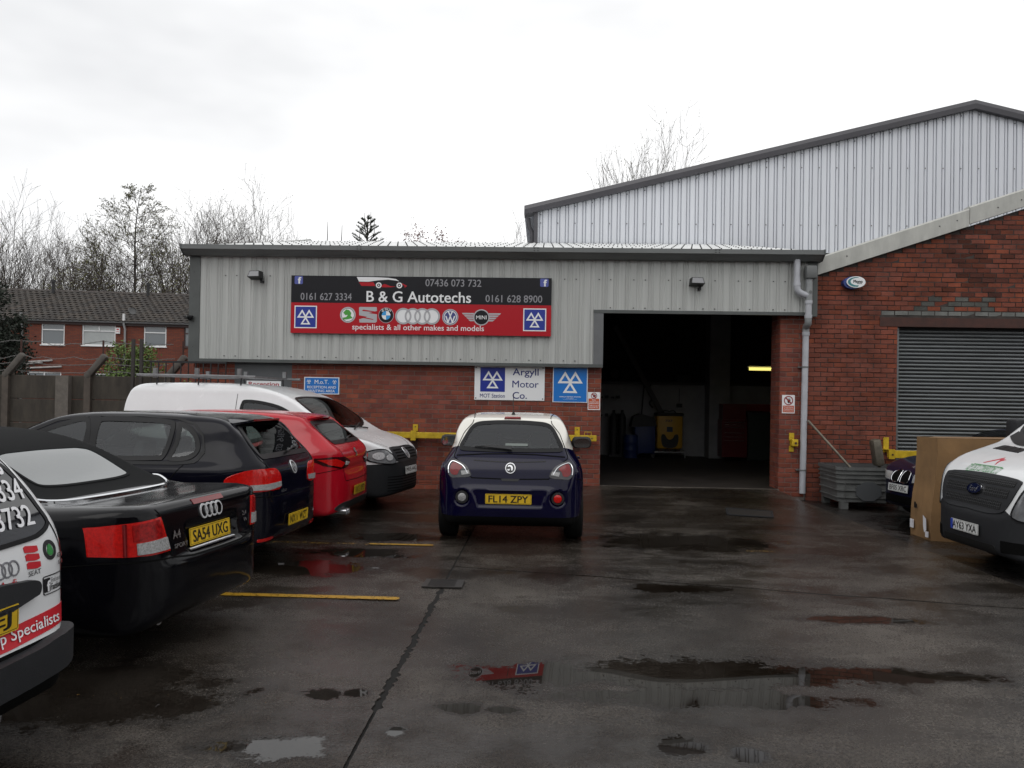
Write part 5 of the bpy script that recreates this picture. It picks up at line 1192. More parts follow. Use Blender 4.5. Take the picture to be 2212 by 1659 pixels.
# ================================================================== dark blue-black hatchback
def hatchback():
    side = crom([(0.20, 0.23), (0.08, 0.29), (0.02, 0.40), (0.0, 0.54), (0.012, 0.66), (0.035, 0.71), (0.045, 0.80), (0.06, 0.93), (0.125, 1.03), (0.29, 1.21), (0.46, 1.375), (0.58, 1.425), (1.0, 1.464), (1.5, 1.479), (1.85, 1.468), (2.15, 1.415), (2.5, 1.26), (2.98, 1.01), (3.45, 0.945), (3.92, 0.83), (4.13, 0.70), (4.2, 0.5), (4.15, 0.28), (4.0, 0.2), (1.0, 0.2)], 6)
    front = crom([(0, 0.16), (0.68, 0.17), (0.80, 0.25), (0.86, 0.42), (0.89, 0.60), (0.892, 0.74), (0.886, 0.88), (0.868, 0.955), (0.832, 0.998), (0.80, 1.035), (0.755, 1.13), (0.675, 1.33), (0.62, 1.42), (0.53, 1.465), (0.3, 1.485), (0, 1.49)], 6, False)
    planL = crom([(0, 0), (0.022, 0.42), (0.075, 0.64), (0.19, 0.78), (0.45, 0.862), (0.95, 0.89), (3.0, 0.89), (3.7, 0.84), (4.0, 0.7), (4.15, 0.45), (4.2, 0)], 6, False)
    planU = crom([(0.10, 0), (0.13, 0.35), (0.22, 0.56), (0.45, 0.70), (0.9, 0.78), (1.6, 0.81), (2.6, 0.81), (3.1, 0.76), (3.5, 0.5), (3.6, 0)], 6, False)
    c = Car('hatchback_car', 'blue-black five-door hatchback with red tail lamp, between convertible and red car', 'car', (-2.43, 8.12, 0), radians(176),
            side=side, front=front, planL=planL, planU=planU, zb=(0.95, 1.25), wheels=[(0.84, 0.31, 0.36, 0.66), (3.42, 0.31, 0.36, 0.66)], k=0.045)
    rg = crom([(0.0, 1.045), (0.42, 1.045), (0.585, 1.055), (0.60, 1.10), (0.545, 1.27), (0.475, 1.365), (0.25, 1.38), (0, 1.385)], 5, False)
    c.window('rear_glass', rg + [(-a, b) for a, b in reversed(rg[1:-1])], 'rear', M_GLASS, M_SEAL, 0.03, cond=lambda q: q[:, 0] < 0.8)
    # roof spoiler
    sp = MB(); n = 14; rows = []
    for j, (dx, dz0, dz1) in enumerate(((0.90, 1.458, 1.44), (0.64, 1.452, 1.42), (0.44, 1.432, 1.402), (0.345, 1.414, 1.400))):
        for i in range(n+1):
            y = -0.555+1.11*i/n; cv = (y/0.555)**2; x = dx+0.10*cv**1.5; rows.append((x, y, dz0-0.035*cv)); 
        for i in range(n+1):
            y = -0.555+1.11*i/n; cv = (y/0.555)**2; x = dx+0.10*cv**1.5; rows.append((x, y, dz1-0.045*cv))
    w_ = 2*(n+1); fs = []
    for j in range(3):
        for i in range(n):
            a = j*w_+i; fs.append((a, a+1, a+w_+1, a+w_)); a2 = j*w_+n+1+i; fs.append((a2, a2+w_, a2+w_+1, a2+1))
    for i in range(n):
        a = 3*w_+i; fs.append((a, a+1, a+n+2, a+n+1)); a = i; fs.append((a, a+n+1, a+n+2, a+1))
    for i in (0, n):
        for j in range(3): a = j*w_+i; fs.append((a, a+w_, a+w_+n+1, a+n+1))
    spo = sp.add(rows, fs).build('roof_spoiler', M_GBLACK, c.root, True, world=False)
    MB().box((0.338, -0.30, 1.393), (0.352, 0.30, 1.412)).build('high_brake_lamp', M_REDD, spo, world=False)
    for sg in (1, -1):
        o = crom([(0.36, 0.775), (0.60, 0.76), (0.775, 0.765), (0.835, 0.80), (0.84, 0.90), (0.78, 0.955), (0.60, 0.962), (0.42, 0.945), (0.355, 0.87)], 4)
        lam = c.patch('tail_lamp', [(sg*a, b) for a, b in o], 'rear', M_REDL, 0.006, 0.012, 0.04)
        o = [(0.37, 0.782), (0.60, 0.768), (0.79, 0.778), (0.80, 0.825), (0.60, 0.825), (0.368, 0.83)]
        c.patch('reversing_lens', [(sg*a, b) for a, b in o], 'rear', M_CLEARL, 0.016, 0.010, 0.03, lam)
        c.seam('tailgate_gap', [(sg*0.545, 0.68), (sg*0.55, 0.78), (sg*0.56, 0.95), (sg*0.635, 1.06), (sg*0.575, 1.26), (sg*0.50, 1.38)], 'rear', M_SEAM, 0.008)
        ax = 'left' if sg > 0 else 'right'
        cnd = (lambda s_: (lambda q: q[:, 1]*s_ > 0.3))(sg)
        c.window('front_door_glass', crom([(1.80, 1.03), (2.45, 1.025), (2.68, 1.04), (2.42, 1.215), (2.10, 1.355), (1.82, 1.40)], 4), ax, M_GLASS, M_SEAL, 0.022, cond=cnd)
        c.window('rear_door_glass', crom([(1.00, 1.04), (1.06, 1.032), (1.68, 1.03), (1.71, 1.05), (1.73, 1.40), (1.70, 1.415), (1.35, 1.418), (1.02, 1.40), (0.96, 1.375), (0.95, 1.22)], 5), ax, M_GLASS, M_SEAL, 0.022, cond=cnd)
        c.window('quarter_glass', crom([(0.73, 1.05), (0.95, 1.04), (0.92, 1.20), (0.91, 1.375), (0.80, 1.345), (0.70, 1.25), (0.665, 1.13)], 5), ax, M_GLASS, M_SEAL, 0.018, cond=cnd)
        c.seam('window_surround', [(0.62, 1.12), (0.68, 1.03), (0.85, 1.012), (1.2, 1.007), (2.0, 1.0), (2.75, 1.015)], ax, M_SEAL, 0.03, 0.004)
        c.patch('door_pillar', [(1.70, 1.02), (1.81, 1.02), (1.83, 1.42), (1.72, 1.425)], ax, M_SEAL, 0.0055, 0.004, 0.08)
        c.seam('window_surround', [(0.62, 1.12), (0.66, 1.26), (0.77, 1.37), (0.95, 1.415), (1.3, 1.435), (1.8, 1.43), (2.13, 1.38), (2.48, 1.22), (2.78, 1.04)], ax, M_SEAL, 0.02, 0.004)
        c.seam('door_gap', [(0.78, 1.0), (0.88, 0.88), (1.10, 0.72), (1.2, 0.5), (1.22, 0.28)], ax, M_SEAM)
        c.seam('door_gap', [(1.80, 1.01), (1.80, 0.6), (1.84, 0.27)], ax, M_SEAM)
        c.seam('bumper_gap', [(0.10, 0.735), (0.35, 0.70), (0.50, 0.66)], ax, M_SEAM)
        c.patch('door_handle', rrect(1.22, 0.885, 0.16, 0.03, 0.012), ax, M_GBLACK, 0.02, 0.02, 0.05)
        c.patch('bumper_reflector', rrect(sg*0.60, 0.31, 0.22, 0.028, 0.01), 'rear', M_REDL, 0.006, 0.006, 0.05)
        mb = MB(); mb.box((2.55, sg*0.93-0.11, 0.98), (2.70, sg*0.93+0.11, 1.13), bev=0.045); mb.build('wing_mirror', M_GBLACK, c.root, True, world=False)
    c.seam('bumper_gap', [(-0.84, 0.715), (-0.55, 0.70), (0, 0.695), (0.55, 0.70), (0.84, 0.715)], 'rear', M_SEAM, 0.008)
    c.ringlogo('rear', 0, 0.935, 0.062, 0.010, M_BADGE, 'badge_ring', off=0.012)
    c.on_body_shape(circ(0, 0.935, 0.052, 20), 'rear', M_SEAL, 'badge_disc', 0.008, 0.03)
    for a, b in (((0.042, 0.955), (0.0, 0.895)), ((0.0, 0.895), (-0.042, 0.955)), ((0.02, 0.965), (0.0, 0.935)), ((-0.02, 0.965), (0.0, 0.935))):
        c.seam('badge_letter', [a, b], 'rear', M_BADGE, 0.010, 0.014)
    c.on_body_text('GOLF', 'rear', 0.30, 0.735, 0.13, 0.026, M_SILVER, flip=-1, bold=0.02, off=0.008)
    c.plate('NX11 WZT', 'rear', 0.0, 0.445, True, tilt=radians(2), off=0.02)
    wi = MB(); wi.tube([c.hit('rear', 0.0, 1.07, 0.03), c.hit('rear', -0.25, 1.10, 0.025), c.hit('rear', -0.42, 1.11, 0.02)], [0.014, 0.010, 0.006], 6); wi.build('rear_wiper', M_DARK, c.root, True, world=False)
    ws = crom([(2.86, 0), (2.82, 0.4), (2.68, 0.66), (2.24, 0.58), (2.14, 0.3), (2.12, 0)], 4, False)
    c.window('windscreen', ws + [(a, -b) for a, b in reversed(ws[1:-1])], 'top', M_GLASSM, M_SEAL, 0.03, cond=lambda q: q[:, 0] > 1.95)
    c.tub(0.3, 3.0, 0.78, 0.28, 0.50); c.seats(1.60, 0.75, 0.42)
    MB().box((2.60, -0.72, 0.60), (2.92, 0.72, 0.97), bev=0.05).build('dashboard', M_DARK, c.root, True, world=False)
    c.steering(2.45, 0.96, -0.36)
    c.wheels((0.84, 3.42), 0.315, 0.315, 0.77, 0.21)
    c.finish(M_GBLACK)
hatchback()

# ================================================================== red hatchback
def red_hatch():
    side = crom([(0.14, 0.24), (0.05, 0.30), (0.01, 0.42), (0.0, 0.56), (0.02, 0.68), (0.05, 0.76), (0.04, 0.84), (0.07, 0.97), (0.19, 1.08), (0.46, 1.29), (0.56, 1.375), (0.78, 1.415), (1.2, 1.45), (1.8, 1.459), (2.2, 1.44), (2.6, 1.35), (3.35, 0.99), (3.7, 0.90), (4.05, 0.78), (4.22, 0.62), (4.26, 0.45), (4.2, 0.25), (4.0, 0.19), (1.0, 0.19)], 6)
    front = crom([(0, 0.16), (0.70, 0.17), (0.82, 0.25), (0.88, 0.42), (0.905, 0.60), (0.905, 0.74), (0.896, 0.88), (0.872, 0.955), (0.83, 1.0), (0.745, 1.13), (0.66, 1.31), (0.59, 1.40), (0.5, 1.445), (0.3, 1.465), (0, 1.47)], 6, False)
    planL = crom([(0, 0), (0.022, 0.42), (0.08, 0.65), (0.20, 0.79), (0.47, 0.872), (0.95, 0.905), (3.0, 0.905), (3.7, 0.85), (4.05, 0.7), (4.2, 0.45), (4.26, 0)], 6, False)
    planU = crom([(0.08, 0), (0.12, 0.35), (0.24, 0.56), (0.5, 0.70), (0.95, 0.78), (1.6, 0.81), (2.6, 0.81), (3.1, 0.76), (3.6, 0.5), (3.7, 0)], 6, False)
    c = Car('hatchback_car', 'bright red hatchback parked beside the white roof-racked van', 'car', (-2.33, 10.38, 0), radians(178),
            side=side, front=front, planL=planL, planU=planU, zb=(0.95, 1.25), wheels=[(0.84, 0.31, 0.36, 0.66), (3.47, 0.31, 0.36, 0.66)], k=0.04)
    rg = crom([(0.0, 1.06), (0.40, 1.06), (0.57, 1.075), (0.585, 1.12), (0.53, 1.25), (0.47, 1.325), (0.25, 1.335), (0, 1.34)], 5, False)
    c.window('rear_glass', rg + [(-a, b) for a, b in reversed(rg[1:-1])], 'rear', M_GLASSD, M_SEAL, 0.03, cond=lambda q: q[:, 0] < 0.8)
    sp = MB(); pts = []
    for i in range(13):
        y = -0.55+1.1*i/12; cv = (y/0.55)**2
        pts.append((y, cv))
    rows = []
    for (dx, z0) in ((0.9, 1.436), (0.58, 1.415), (0.45, 1.398), (0.46, 1.375), (0.65, 1.38)):
        for y, cv in pts: rows.append((dx+0.12*cv, y, z0-0.045*cv))
    fs = [(j*13+i, j*13+i+1, (j+1)*13+i+1, (j+1)*13+i) for j in range(4) for i in range(12)]
    sp.add(rows, fs).build('roof_spoiler', M_RED, c.root, True, world=False)
    for sg in (1, -1):
        o = [(0.31, 0.86), (0.40, 0.79), (0.62, 0.775), (0.80, 0.82), (0.872, 0.905), (0.74, 0.925), (0.50, 0.915)]
        lam = c.patch('tail_lamp', [(sg*a, b) for a, b in o], 'rear', mat('smoked_lens', (0.035, 0.003, 0.004), 0.1), 0.006, 0.012, 0.04)
        o = [(0.54, 0.845), (0.62, 0.795), (0.77, 0.832), (0.83, 0.892), (0.70, 0.90)]
        c.patch('lamp_band', [(sg*a, b) for a, b in o], 'rear', M_REDL, 0.016, 0.010, 0.03, lam)
        o = [(0.36, 0.845), (0.43, 0.815), (0.50, 0.818), (0.48, 0.862)]
        c.patch('reversing_lens', [(sg*a, b) for a, b in o], 'rear', M_CLEARL, 0.016, 0.010, 0.03, lam)
        ax = 'left' if sg > 0 else 'right'
        cnd = (lambda s_: (lambda q: q[:, 1]*s_ > 0.3))(sg)
        c.window('side_glass', crom([(0.95, 1.14), (1.15, 1.06), (2.0, 1.03), (3.0, 1.03), (2.7, 1.23), (2.3, 1.345), (1.5, 1.37), (1.1, 1.30)], 5), ax, M_GLASSD, M_SEAL, 0.022, cond=cnd)
        c.patch('door_pillar', [(1.93, 1.04), (2.05, 1.04), (2.06, 1.355), (1.95, 1.36)], ax, M_SEAL, 0.0075, 0.004, 0.08)
        c.seam('door_gap', [(0.98, 1.10), (1.10, 0.9), (1.28, 0.70), (1.32, 0.3)], ax, M_SEAM)
        c.seam('tailgate_gap', [(sg*0.50, 0.62), (sg*0.53, 0.70), (sg*0.55, 0.93), (sg*0.625, 1.08), (sg*0.56, 1.26), (sg*0.49, 1.35)], 'rear', M_SEAM, 0.008)
        c.seam('bumper_gap', [(0.05, 0.78), (0.35, 0.72), (0.5, 0.66)], ax, M_SEAM)
        mb = MB(); mb.box((2.82, sg*0.94-0.11, 0.97), (2.97, sg*0.94+0.11, 1.12), bev=0.045); mb.build('wing_mirror', M_RED, c.root, True, world=False)
    c.seam('tailgate_gap', [(-0.50, 0.625), (0.0, 0.615), (0.50, 0.625)], 'rear', M_SEAM, 0.008)
    o = crom([(0.0, 0.255), (0.5, 0.26), (0.70, 0.30), (0.62, 0.355), (0.36, 0.37), (0, 0.375)], 4, False)
    c.patch('diffuser', o + [(-a, b) for a, b in reversed(o[1:-1])], 'rear', M_DARK, 0.008, 0.012, 0.05)
    for y in (0.47, 0.56):
        MB().lathe([(0.001, 0.02), (0.030, 0.02), (0.032, 0.0), (0.038, 0.0), (0.038, 0.14)], 18, Matrix.Translation((0.0, y, 0.255)) @ Matrix.Rotation(pi/2, 4, 'Y'), close=False).build('exhaust_pipe', M_SILVER, c.root, True, world=False)
    c.plate('VX13 KFD', 'rear', 0.0, 0.485, True, tilt=radians(4), off=0.02)
    c.on_body_text('S', 'rear', 0.0, 0.945, 0.09, 0.10, M_SILVER, 'badge', bold=0.05, flip=-1, off=0.010)
    wi = MB(); wi.tube([c.hit('rear', 0.0, 1.08, 0.03), c.hit('rear', -0.2, 1.11, 0.025), c.hit('rear', -0.38, 1.12, 0.02)], [0.014, 0.010, 0.006], 6); wi.build('rear_wiper', M_DARK, c.root, True, world=False)
    ws = crom([(3.2, 0), (3.15, 0.4), (3.0, 0.66), (2.62, 0.58), (2.5, 0.3), (2.48, 0)], 4, False)
    c.window('windscreen', ws + [(a, -b) for a, b in reversed(ws[1:-1])], 'top', M_GLASSM, M_SEAL, 0.03, cond=lambda q: q[:, 0] > 2.2)
    c.tub(0.3, 3.3, 0.78, 0.28, 0.50); c.seats(1.85, 0.85, 0.42)
    c.wheels((0.84, 3.47), 0.315, 0.315, 0.78, 0.21)
    c.finish(M_RED)
red_hatch()

# ================================================================== white panel van with roof rack
def caddy():
    side = crom([(0.10, 0.24), (0.02, 0.34), (0.0, 0.50), (0.012, 0.9), (0.05, 1.35), (0.13, 1.68), (0.24, 1.785), (0.45, 1.815), (1.1, 1.833), (1.65, 1.823), (2.1, 1.785), (2.5, 1.705), (2.80, 1.60), (3.20, 1.36), (3.58, 1.13), (3.72, 1.085), (4.02, 1.00), (4.24, 0.885), (4.34, 0.77), (4.385, 0.62), (4.405, 0.46), (4.36, 0.27), (4.2, 0.2), (3.0, 0.2), (1.0, 0.2)], 6)
    front = crom([(0, 0.16), (0.70, 0.17), (0.82, 0.25), (0.88, 0.42), (0.90, 0.62), (0.90, 0.80), (0.892, 0.98), (0.87, 1.10), (0.835, 1.25), (0.755, 1.60), (0.71, 1.74), (0.60, 1.815), (0.35, 1.838), (0, 1.842)], 6, False)
    planL = crom([(0, 0), (0.01, 0.6), (0.05, 0.80), (0.18, 0.87), (0.6, 0.90), (3.2, 0.90), (3.7, 0.875), (4.05, 0.79), (4.26, 0.62), (4.38, 0.34), (4.405, 0)], 6, False)
    planU = crom([(0, 0), (0.01, 0.6), (0.05, 0.78), (0.18, 0.85), (0.6, 0.89), (2.6, 0.89), (3.1, 0.86), (3.5, 0.77), (3.85, 0.5), (3.95, 0)], 6, False)
    c = Car('panel_van', 'white panel van with grey roof rack and dark grey bumper, nose by the brick wall', 'van', (-6.34, 13.05, 0), radians(-9),
            side=side, front=front, planL=planL, planU=planU, zb=(1.0, 1.4), wheels=[(0.80, 0.32, 0.38, 0.68), (3.48, 0.32, 0.38, 0.68)], k=0.045)
    ws = crom([(3.50, 0), (3.46, 0.42), (3.32, 0.72), (3.15, 0.77), (2.82, 0.66), (2.74, 0.35), (2.73, 0)], 5, False)
    c.window('windscreen', ws + [(a, -b) for a, b in reversed(ws[1:-1])], 'top', glass_mat('van_windscreen', (0.22, 0.16, 0.14)), M_SEAL, 0.035, cond=lambda q: q[:, 0] > 2.6, dens=0.08)
    for sg in (1, -1):
        ax = 'left' if sg > 0 else 'right'
        cnd = (lambda s_: (lambda q: q[:, 1]*s_ > 0.3))(sg)
        c.window('door_glass', crom([(2.02, 1.16), (2.06, 1.14), (3.25, 1.13), (3.28, 1.16), (2.95, 1.34), (2.62, 1.50), (2.10, 1.575), (2.03, 1.55)], 5), ax, M_GLASSM, M_SEAL, 0.05, cond=cnd)
        c.seam('door_gap', [(1.94, 1.66), (1.94, 0.9), (1.98, 0.3)], ax, M_SEAM)
        c.seam('door_gap', [(3.36, 1.10), (3.28, 0.7), (3.10, 0.4), (3.05, 0.25)], ax, M_SEAM)
        c.seam('bonnet_gap', [(3.62, sg*0.74), (3.9, sg*0.70), (4.1, sg*0.60), (4.2, sg*0.48)], 'top', M_SEAM, 0.008)
        o = crom([(0.50, 0.685), (0.68, 0.685), (0.80, 0.73), (0.825, 0.84), (0.76, 0.895), (0.64, 0.89), (0.55, 0.82), (0.485, 0.73)], 4)
        lam = c.patch('headlight', [(sg*a, b) for a, b in o], 'front', mat('headlight_lens', (0.22, 0.225, 0.235), 0.10, 0.0, coat=1.0, noise=(24, 0.35)), 0.008, 0.012, 0.04)
        c.ring('lamp_gasket', [(sg*a, b) for a, b in o] if sg > 0 else [(sg*a, b) for a, b in reversed(o)], 'front', M_SEAL, 0.012, 0.012, lam)
        for (cy, cz, rr) in ((0.72, 0.80, 0.055), (0.60, 0.775, 0.045)):
            c.on_body_shape(circ(sg*cy, cz, rr, 18), 'front', mat('reflector_bowl', (0.80, 0.80, 0.81), 0.2, 0.3, noise=(40, 0.3)), 'reflector', 0.020, 0.02, lam)
        mb = MB(); mb.box((3.12, sg*1.0-0.10, 1.06), (3.26, sg*1.0+0.12, 1.28), bev=0.05); mb.build('wing_mirror', M_TRIM, c.root, True, world=False)
        c.patch('side_moulding', [(1.2, 0.42), (3.0, 0.42), (3.0, 0.52), (1.2, 0.52)], ax, M_TRIM, 0.012, 0.012, 0.15)
    c.zone(lambda q: np.minimum(q[:, 0]-3.86, np.interp(np.abs(q[:, 1]), [0, 0.45, 0.55, 0.9], [0.70, 0.70, 0.69, 0.67])-q[:, 2]), M_TRIM)
    c.zone(lambda q: np.minimum(0.35-q[:, 0], 0.55-q[:, 2]), M_TRIM)
    # grille between the lamps, with slats
    gr = c.patch('grille', crom([(0.46, 0.715), (0.53, 0.83), (0.50, 0.885), (0.0, 0.905), (-0.50, 0.885), (-0.53, 0.83), (-0.46, 0.715), (0, 0.70)], 4), 'front', M_TRIM, 0.006, 0.01, 0.05)
    for z in (0.745, 0.785, 0.825, 0.862):
        for sg in (1, -1): c.seam('grille_slot', [(sg*0.10, z), (sg*0.44, z)], 'front', M_SEAM, 0.018, 0.010, gr)
    for z in (0.29, 0.33, 0.37, 0.41, 0.45, 0.49): c.seam('bumper_groove', [(-0.62, z), (0.62, z)], 'front', M_SEAM, 0.010, 0.004)
    c.ringlogo('front', 0, 0.805, 0.075, 0.012, M_BADGE, 'badge_ring', off=0.02)
    c.on_body_shape(circ(0, 0.805, 0.066, 20), 'front', M_SEAL, 'badge_disc', 0.015, 0.03)
    for a, b in (((0.048, 0.835), (0.0, 0.75)), ((0.0, 0.75), (-0.048, 0.835)), ((0.022, 0.85), (0.0, 0.80)), ((-0.022, 0.85), (0.0, 0.80))):
        c.seam('badge_letter', [a, b], 'front', M_BADGE, 0.012, 0.022)
    c.plate('M15 AKJ', 'front', 0.0, 0.565, False, tilt=radians(-4), off=0.025)
    wp = MB(); wp.tube([c.hit('top', 3.56, -0.2, 0.02), c.hit('top', 3.42, 0.35, 0.02)], 0.012, 5); wp.tube([c.hit('top', 3.56, 0.35, 0.02), c.hit('top', 3.47, -0.15, 0.02)], 0.012, 5); wp.build('wipers', M_DARK, c.root, world=False)
    c.seam('bonnet_gap', [(4.215, -0.48), (4.235, 0), (4.215, 0.48)], 'top', M_SEAM, 0.010)
    # steel roof rack
    M_RACK = mat('rack_steel', (0.22, 0.225, 0.23), 0.42, 0.6, noise=(9, 0.25))
    rk = thing('roof_rack', 'grey steel roof rack with upright stops on the white van', 'roof rack', (-6.34, 13.05, 1.86), radians(-9))
    for x in (0.55, 1.25, 1.95):
        mb = MB(); mb.box((x-0.02, -0.74, 0.045), (x+0.02, 0.74, 0.075)); mb.build('crossbar', M_RACK, rk, world=False)
        for sg in (1, -1):
            mb = MB(); mb.tube([(x, sg*0.66, 0.05), (x, sg*0.68, -0.075)], 0.012, 6); mb.build('foot', M_DARK, rk, world=False)
            mb = MB(); mb.box((x-0.03, sg*0.72-0.02, 0.03), (x+0.03, sg*0.72+0.02, 0.175)); mb.build('upright_stop', M_RACK, rk, world=False)
    for sg in (1, -1):
        mb = MB(); mb.tube([(0.25, sg*0.74, 0.065), (1.4, sg*0.74, 0.06), (2.22, sg*0.74, 0.05)], 0.021, 6); mb.build('side_rail', M_RACK, rk, True, world=False)
    c.tub(0.3, 3.6, 0.8, 0.28, 0.50); c.seats(2.15, None, 0.62, hb=0.5)
    MB().prism([(-0.82, 0.3), (0.82, 0.3), (0.80, 1.2), (0.66, 1.68), (-0.66, 1.68), (-0.80, 1.2)], 1.85, 1.88, 'yz').build('bulkhead', M_DARK, c.root, world=False)
    MB().box((3.15, -0.78, 0.70), (3.55, 0.78, 1.08), bev=0.05).build('dashboard', M_DARK, c.root, True, world=False)
    c.steering(2.95, 1.10, -0.36)
    c.wheels((0.80, 3.48), 0.32, 0.32, 0.77, 0.2)
    c.finish(M_WHITE)
caddy()

# ================================================================== navy city car with cream roof, seen from behind
def city_car():
    side = crom([(0.17, 0.205), (0.06, 0.26), (0.015, 0.38), (0.0, 0.52), (0.01, 0.60), (0.055, 0.655), (0.085, 0.74), (0.12, 0.86), (0.19, 0.98), (0.27, 1.055), (0.44, 1.235), (0.60, 1.395), (0.70, 1.43), (1.05, 1.468), (1.5, 1.484), (1.95, 1.465), (2.3, 1.38), (2.85, 1.06), (3.2, 0.97), (3.5, 0.83), (3.65, 0.66), (3.69, 0.45), (3.63, 0.26), (3.4, 0.19), (1.0, 0.19)], 6)
    front = crom([(0, 0.16), (0.64, 0.18), (0.77, 0.27), (0.83, 0.42), (0.86, 0.58), (0.86, 0.70), (0.84, 0.82), (0.80, 0.94), (0.755, 1.03), (0.695, 1.17), (0.615, 1.36), (0.56, 1.435), (0.46, 1.475), (0.25, 1.492), (0, 1.496)], 6, False)
    planL = crom([(0, 0), (0.015, 0.42), (0.06, 0.63), (0.17, 0.765), (0.42, 0.845), (0.8, 0.86), (2.6, 0.86), (3.2, 0.81), (3.5, 0.66), (3.65, 0.4), (3.69, 0)], 6, False)
    planU = crom([(0.13, 0), (0.16, 0.35), (0.25, 0.54), (0.48, 0.665), (0.9, 0.735), (1.5, 0.765), (2.2, 0.765), (2.7, 0.72), (3.1, 0.48), (3.2, 0)], 6, False)
    def ex(v, x, y, z):   # number plate recess
        hw = 0.42-0.35*np.clip(0.60-z, 0, 0.2)
        b = np.maximum(np.maximum(np.abs(y)-hw, np.abs(z-0.525)-0.085), x-0.035-0.25*np.clip(z-0.44, 0, 0.2)*0.3); v = smax(v, -b, 0.018)
        for sg in (1, -1):
            r = np.maximum(np.hypot(y-sg*0.54, z-0.535)-0.085, x-0.075); v = smax(v, -r, 0.02)
        return v
    c = Car('city_car', 'navy blue city car with cream roof, parked facing the brick wall', 'car', (-0.36, 9.17, 0), radians(90.3),
            side=side, front=front, planL=planL, planU=planU, zb=(0.82, 1.15), wheels=[(0.72, 0.31, 0.36, 0.62), (3.03, 0.31, 0.36, 0.62)], k=0.045, extra=ex, res=0.025)
    c.zone(lambda q: q[:, 2]-np.interp(q[:, 0], [0.0, 0.3, 0.55, 2.9], [1.12, 1.10, 1.06, 1.06]), M_CREAM)
    c.zone(lambda q: np.minimum(0.325-q[:, 2], 0.9-q[:, 0]), M_SEAM)
    rg = crom([(0.0, 1.035), (0.42, 1.04), (0.585, 1.055), (0.60, 1.09), (0.545, 1.22), (0.48, 1.325), (0.42, 1.365), (0.22, 1.388), (0, 1.392)], 6, False)
    c.window('rear_glass', rg + [(-a, b) for a, b in reversed(rg[1:-1])], 'rear', glass_mat('city_car_glass', (0.74, 0.80, 0.78)), M_SEAL, 0.022, cond=lambda q: q[:, 0] < 0.9)
    c.seam('tailgate_gap', [(-0.62, 0.995), (-0.3, 1.015), (0, 1.02), (0.3, 1.015), (0.62, 0.995)], 'rear', M_SEAM, 0.012)
    for sg in (1, -1):
        o = crom([(0.665, 0.955), (0.575, 0.925), (0.49, 0.87), (0.445, 0.775), (0.60, 0.752), (0.665, 0.752), (0.708, 0.80), (0.715, 0.88)], 4)
        lam = c.patch('tail_lamp', [(sg*a, b) for a, b in o], 'rear', M_LAMPH, 0.006, 0.012, 0.03)
        o = crom([(0.655, 0.915), (0.60, 0.90), (0.545, 0.86), (0.58, 0.83), (0.60, 0.785), (0.655, 0.785), (0.685, 0.83)], 4)
        c.patch('red_lens', [(sg*a, b) for a, b in o], 'rear', M_REDD, 0.011, 0.006, 0.03, lam)
        o = [(0.55, 0.78), (0.46, 0.795), (0.475, 0.835), (0.56, 0.825)]
        c.patch('reversing_lens', [(sg*a, b) for a, b in o], 'rear', M_CLEARL, 0.012, 0.005, 0.03, lam)
        MB().tube([c.hit('rear', sg*a, b, 0.012) for a, b in crom([(0.695, 0.80), (0.70, 0.87), (0.665, 0.925), (0.60, 0.912), (0.53, 0.87), (0.485, 0.80)], 5, False)], 0.006, 5).build('lamp_trim', M_CHROME, lam, True, world=False)
        c.seam('tailgate_gap', [(sg*0.44, 0.755), (sg*0.50, 0.87), (sg*0.60, 0.94), (sg*0.655, 0.985), (sg*0.625, 1.08), (sg*0.56, 1.25), (sg*0.465, 1.365), (sg*0.46, 1.42)], 'rear', M_SEAM, 0.009)
        ax = 'left' if sg > 0 else 'right'
        cnd = (lambda s_: (lambda q: q[:, 1]*s_ > 0.3))(sg)
        c.window('side_glass', crom([(0.78, 1.12), (1.0, 1.06), (2.0, 1.03), (2.62, 1.04), (2.35, 1.24), (1.95, 1.375), (1.4, 1.395), (0.95, 1.32)], 5), ax, M_GLASSD, M_SEAL, 0.025, cond=cnd)
        c.seam('door_gap', [(1.35, 1.05), (1.33, 0.7), (1.42, 0.4), (1.45, 0.25)], ax, M_SEAM)
        c.seam('bumper_gap', [(0.13, 0.76), (0.32, 0.72), (0.42, 0.66)], ax, M_SEAM)
        c.patch('door_handle', rrect(1.48, 0.90, 0.16, 0.03, 0.012), ax, M_NAVY, 0.035, 0.03, 0.05)
        mm = MB(); Mx = Matrix.Translation((2.28, sg*0.915, 1.055))
        mm.box((-0.05, -0.135, -0.075), (0.09, 0.135, 0.085), Mx, bev=0.055)
        mm.bar((2.33, sg*0.76, 1.02), (2.33, sg*0.86, 1.03), 0.06, 0.05)
        mi = mm.build('wing_mirror', M_DARK, c.root, True, world=False)
        MB().prism(crom([(sg*0.915-0.105, 1.01), (sg*0.915-0.07, 0.995), (sg*0.915+0.09, 1.0), (sg*0.915+0.11, 1.04), (sg*0.915+0.08, 1.10), (sg*0.915-0.06, 1.115), (sg*0.915-0.11, 1.08)], 4), 2.228, 2.224, 'yz').build('mirror_glass', mat('mirror_glass', (0.55, 0.60, 0.62), 0.03, 1.0), mi, world=False)
        M2 = Matrix.Translation((0.055, sg*0.54, 0.535)) @ Matrix.Rotation(-pi/2, 4, 'Y')
        MB().lathe([(0.001, 0.008), (0.035, 0.006), (0.047, 0.0), (0.047, -0.03)], 20, M2, close=False).build('fog_lamp' if sg < 0 else 'reversing_lamp', M_REDL if sg < 0 else M_CLEARL, c.root, True, world=False)
        MB().lathe([(0.049, -0.02), (0.053, 0.006), (0.070, 0.004), (0.078, -0.03)], 24, M2, close=False).build('lamp_surround', M_DARK, c.root, True, world=False)
